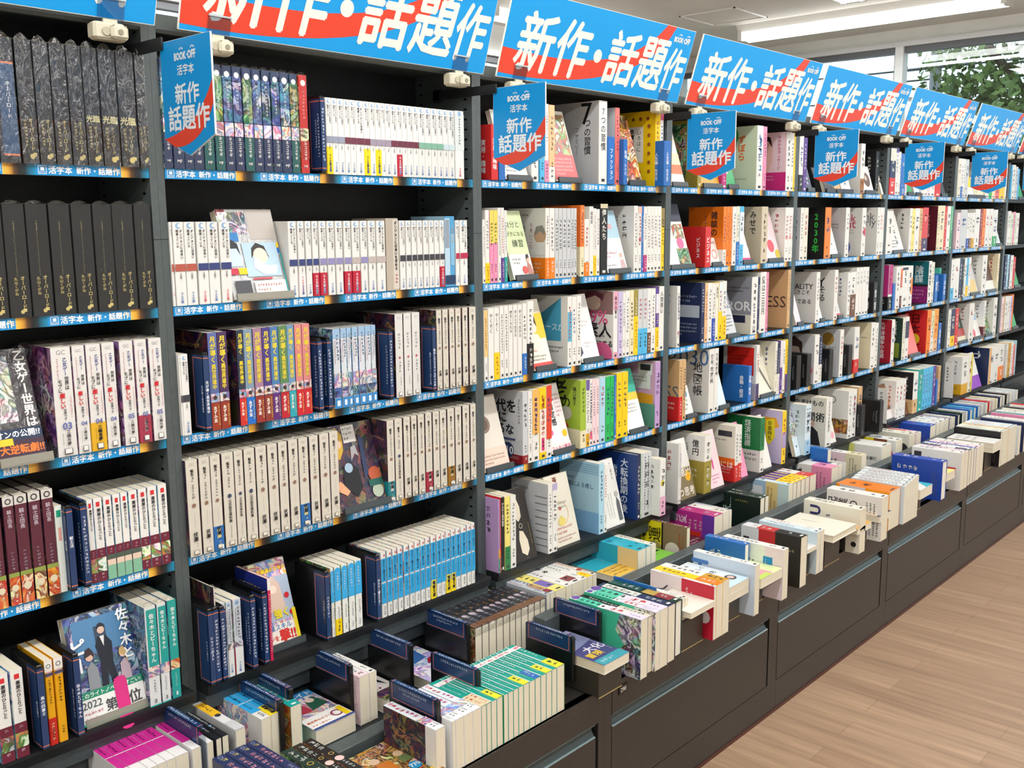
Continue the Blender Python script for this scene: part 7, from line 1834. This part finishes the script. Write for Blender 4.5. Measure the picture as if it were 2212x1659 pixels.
B.P(2.2224,2.2718,'white',-.432,.19,.148,lf=[('t','起業の',.42,.98,.72,.3,'#2c2c30',.012),('o',.4,.36,.18,'#33353a'),('o',.4,.36,.12,'#8a8d90'),('q',.1,.9,.04,.3,4,'#33353a')])
B.R(2.215,2.3,-.385,-.22,.385,.452)
B.L(2.21,2.305,-.43,.4522,.02,.188,'flat pink and orange book with dark lower edge',[('r',0,1,.4,1,'#e87a8a'),('r',0,1,0,.4,'#e8c8a0'),('b',0,.06,'#2a2c3a'),('q',.1,.9,.5,.9,3,'#f0e0e0')])
B.P(2.3491,2.4413,'orange',-.405,.187,.135,lf=[('r',0,1,0,.45,'#ee9a1c'),('r',0,1,.45,.95,'#c9ccce'),('q',.1,.9,.5,.9,2,'#44464a'),('b',.93,1,'#ee9a1c')],cov='palegrey')
B.P(2.455,2.48,'white',-.415,.19,.136,cov='paleblue',extra=[('r',0,1,.02,.98,'#e6e6e4'),('g',.1,.9,.5,.5,'#33353a')])
B.P(2.481,2.506,'white',-.415,.19,.14,cov='paleblue',extra=[('r',0,1,.02,.98,'#e6e6e4'),('g',.1,.9,.5,.5,'#33353a')])
B.P(2.507,2.532,'white',-.415,.19,.144,cov='paleblue',extra=[('r',0,1,.02,.98,'#e6e6e4'),('g',.1,.9,.5,.5,'#33353a')])
B.P(2.533,2.558,'white',-.415,.19,.148,cov='paleblue',extra=[('r',0,1,.02,.98,'#e6e6e4'),('g',.1,.9,.5,.5,'#33353a')])
B.P(2.559,2.584,'white',-.415,.19,.152,cov='paleblue',extra=[('r',0,1,.02,.98,'#e6e6e4'),('g',.1,.9,.5,.5,'#33353a')])
B.R(2.6,2.7,-.385,-.22,.385,.445)
B.L(2.592,2.708,-.42,.4452,.035,.188,'thick flat white book with black script and teal corner',[('q',.1,.9,.5,.9,3,'#2a2c30'),('p',[(.5,0),(1,0),(1,.3)],'#3ab0c0')])
B.P(2.8338,2.8824,'royal',-.41,.19,.15,hard=1)
B.R(2.88,2.96,-.385,-.22,.385,.45)
B.L(2.87,2.975,-.41,.4502,.03,.188,'flat pale green and white book with yellow stripe',[('r',0,1,.3,.6,'#c8d8d0'),('r',0,1,0,.12,'#e0d878'),('q',.1,.9,.65,.95,2,'#77787c')])
B.P(3.0241,3.066,'white',-.415,.19,.15,lf=[('r',.6,.9,.8,.95,'#33353a'),('q',.1,.9,.3,.7,3,'#77787c'),('r',.4,.6,.1,.4,'#c8404a')])
B.P(3.069,3.1036,'palepink',-.415,.19,.148)
B.P(3.1162,3.1459,'navy',-.412,.19,.145,extra=[('b',.3,.6,'#e4e4e6')])
B.P(3.1555,3.1856,'white',-.41,.19,.142)
B.P(3.1888,3.2137,'royal',-.41,.19,.14)
B.P(3.2169,3.2591,'palepink',-.41,.19,.138)
B.P(3.2786,3.3216,'white',-.405,.188,.135)
B.R(3.41,3.5,-.385,-.22,.385,.47)
B.L(3.395,3.505,-.42,.4702,.02,.188,'lower white book of a flat pair',[('r',0,1,0,1,'#e2e0da')])
B.L(3.395,3.505,-.42,.4904,.02,.188,'upper white book of a flat pair',[('q',.1,.9,.4,.9,3,'#b4b4b8')])
B.P(3.52,3.54,'black',-.41,.19,.15)
B.P(3.5415,3.5575,'white',-.41,.19,.15)
B.P(3.559,3.577,'palegreen',-.41,.19,.15)
B.P(3.5785,3.6005,'white',-.41,.19,.15)
B.P(3.602,3.624,'cream',-.41,.19,.15)
B.P(3.6255,3.6395,'tan',-.41,.19,.15)
B.P(3.641,3.661,'white',-.41,.19,.15)
B.P(3.6625,3.6805,'paleblue',-.41,.19,.15)
B.P(3.682,3.702,'white',-.41,.19,.15)
B.P(3.7035,3.7195,'white',-.41,.19,.15)
B.P(3.721,3.741,'paleblue',-.41,.19,.15)
B.P(3.8,3.83,'white',-.405,.188,.13)
B.P(3.88,3.9,'navy',-.405,.188,.134)
B.P(3.902,3.926,'white',-.405,.188,.138)
B.P(3.928,3.948,'cream',-.405,.188,.13)
B.P(3.95,3.976,'white',-.405,.188,.134)
B.P(4.026,4.046,'pink',-.405,.188,.138)
B.P(4.048,4.07,'white',-.405,.188,.13)
B.P(4.072,4.092,'teal',-.405,.188,.134)
B.P(4.094,4.124,'white',-.405,.188,.138)
B.P(4.174,4.194,'white',-.405,.188,.13)
B.P(4.196,4.22,'ivory',-.405,.188,.134)
B.P(4.222,4.242,'black',-.405,.188,.138)
B.P(4.244,4.264,'white',-.405,.188,.13)
B.P(4.314,4.338,'white',-.405,.188,.134)
B.P(4.34,4.356,'red',-.405,.188,.138)
B.P(4.358,4.378,'white',-.405,.188,.13)
B.done()
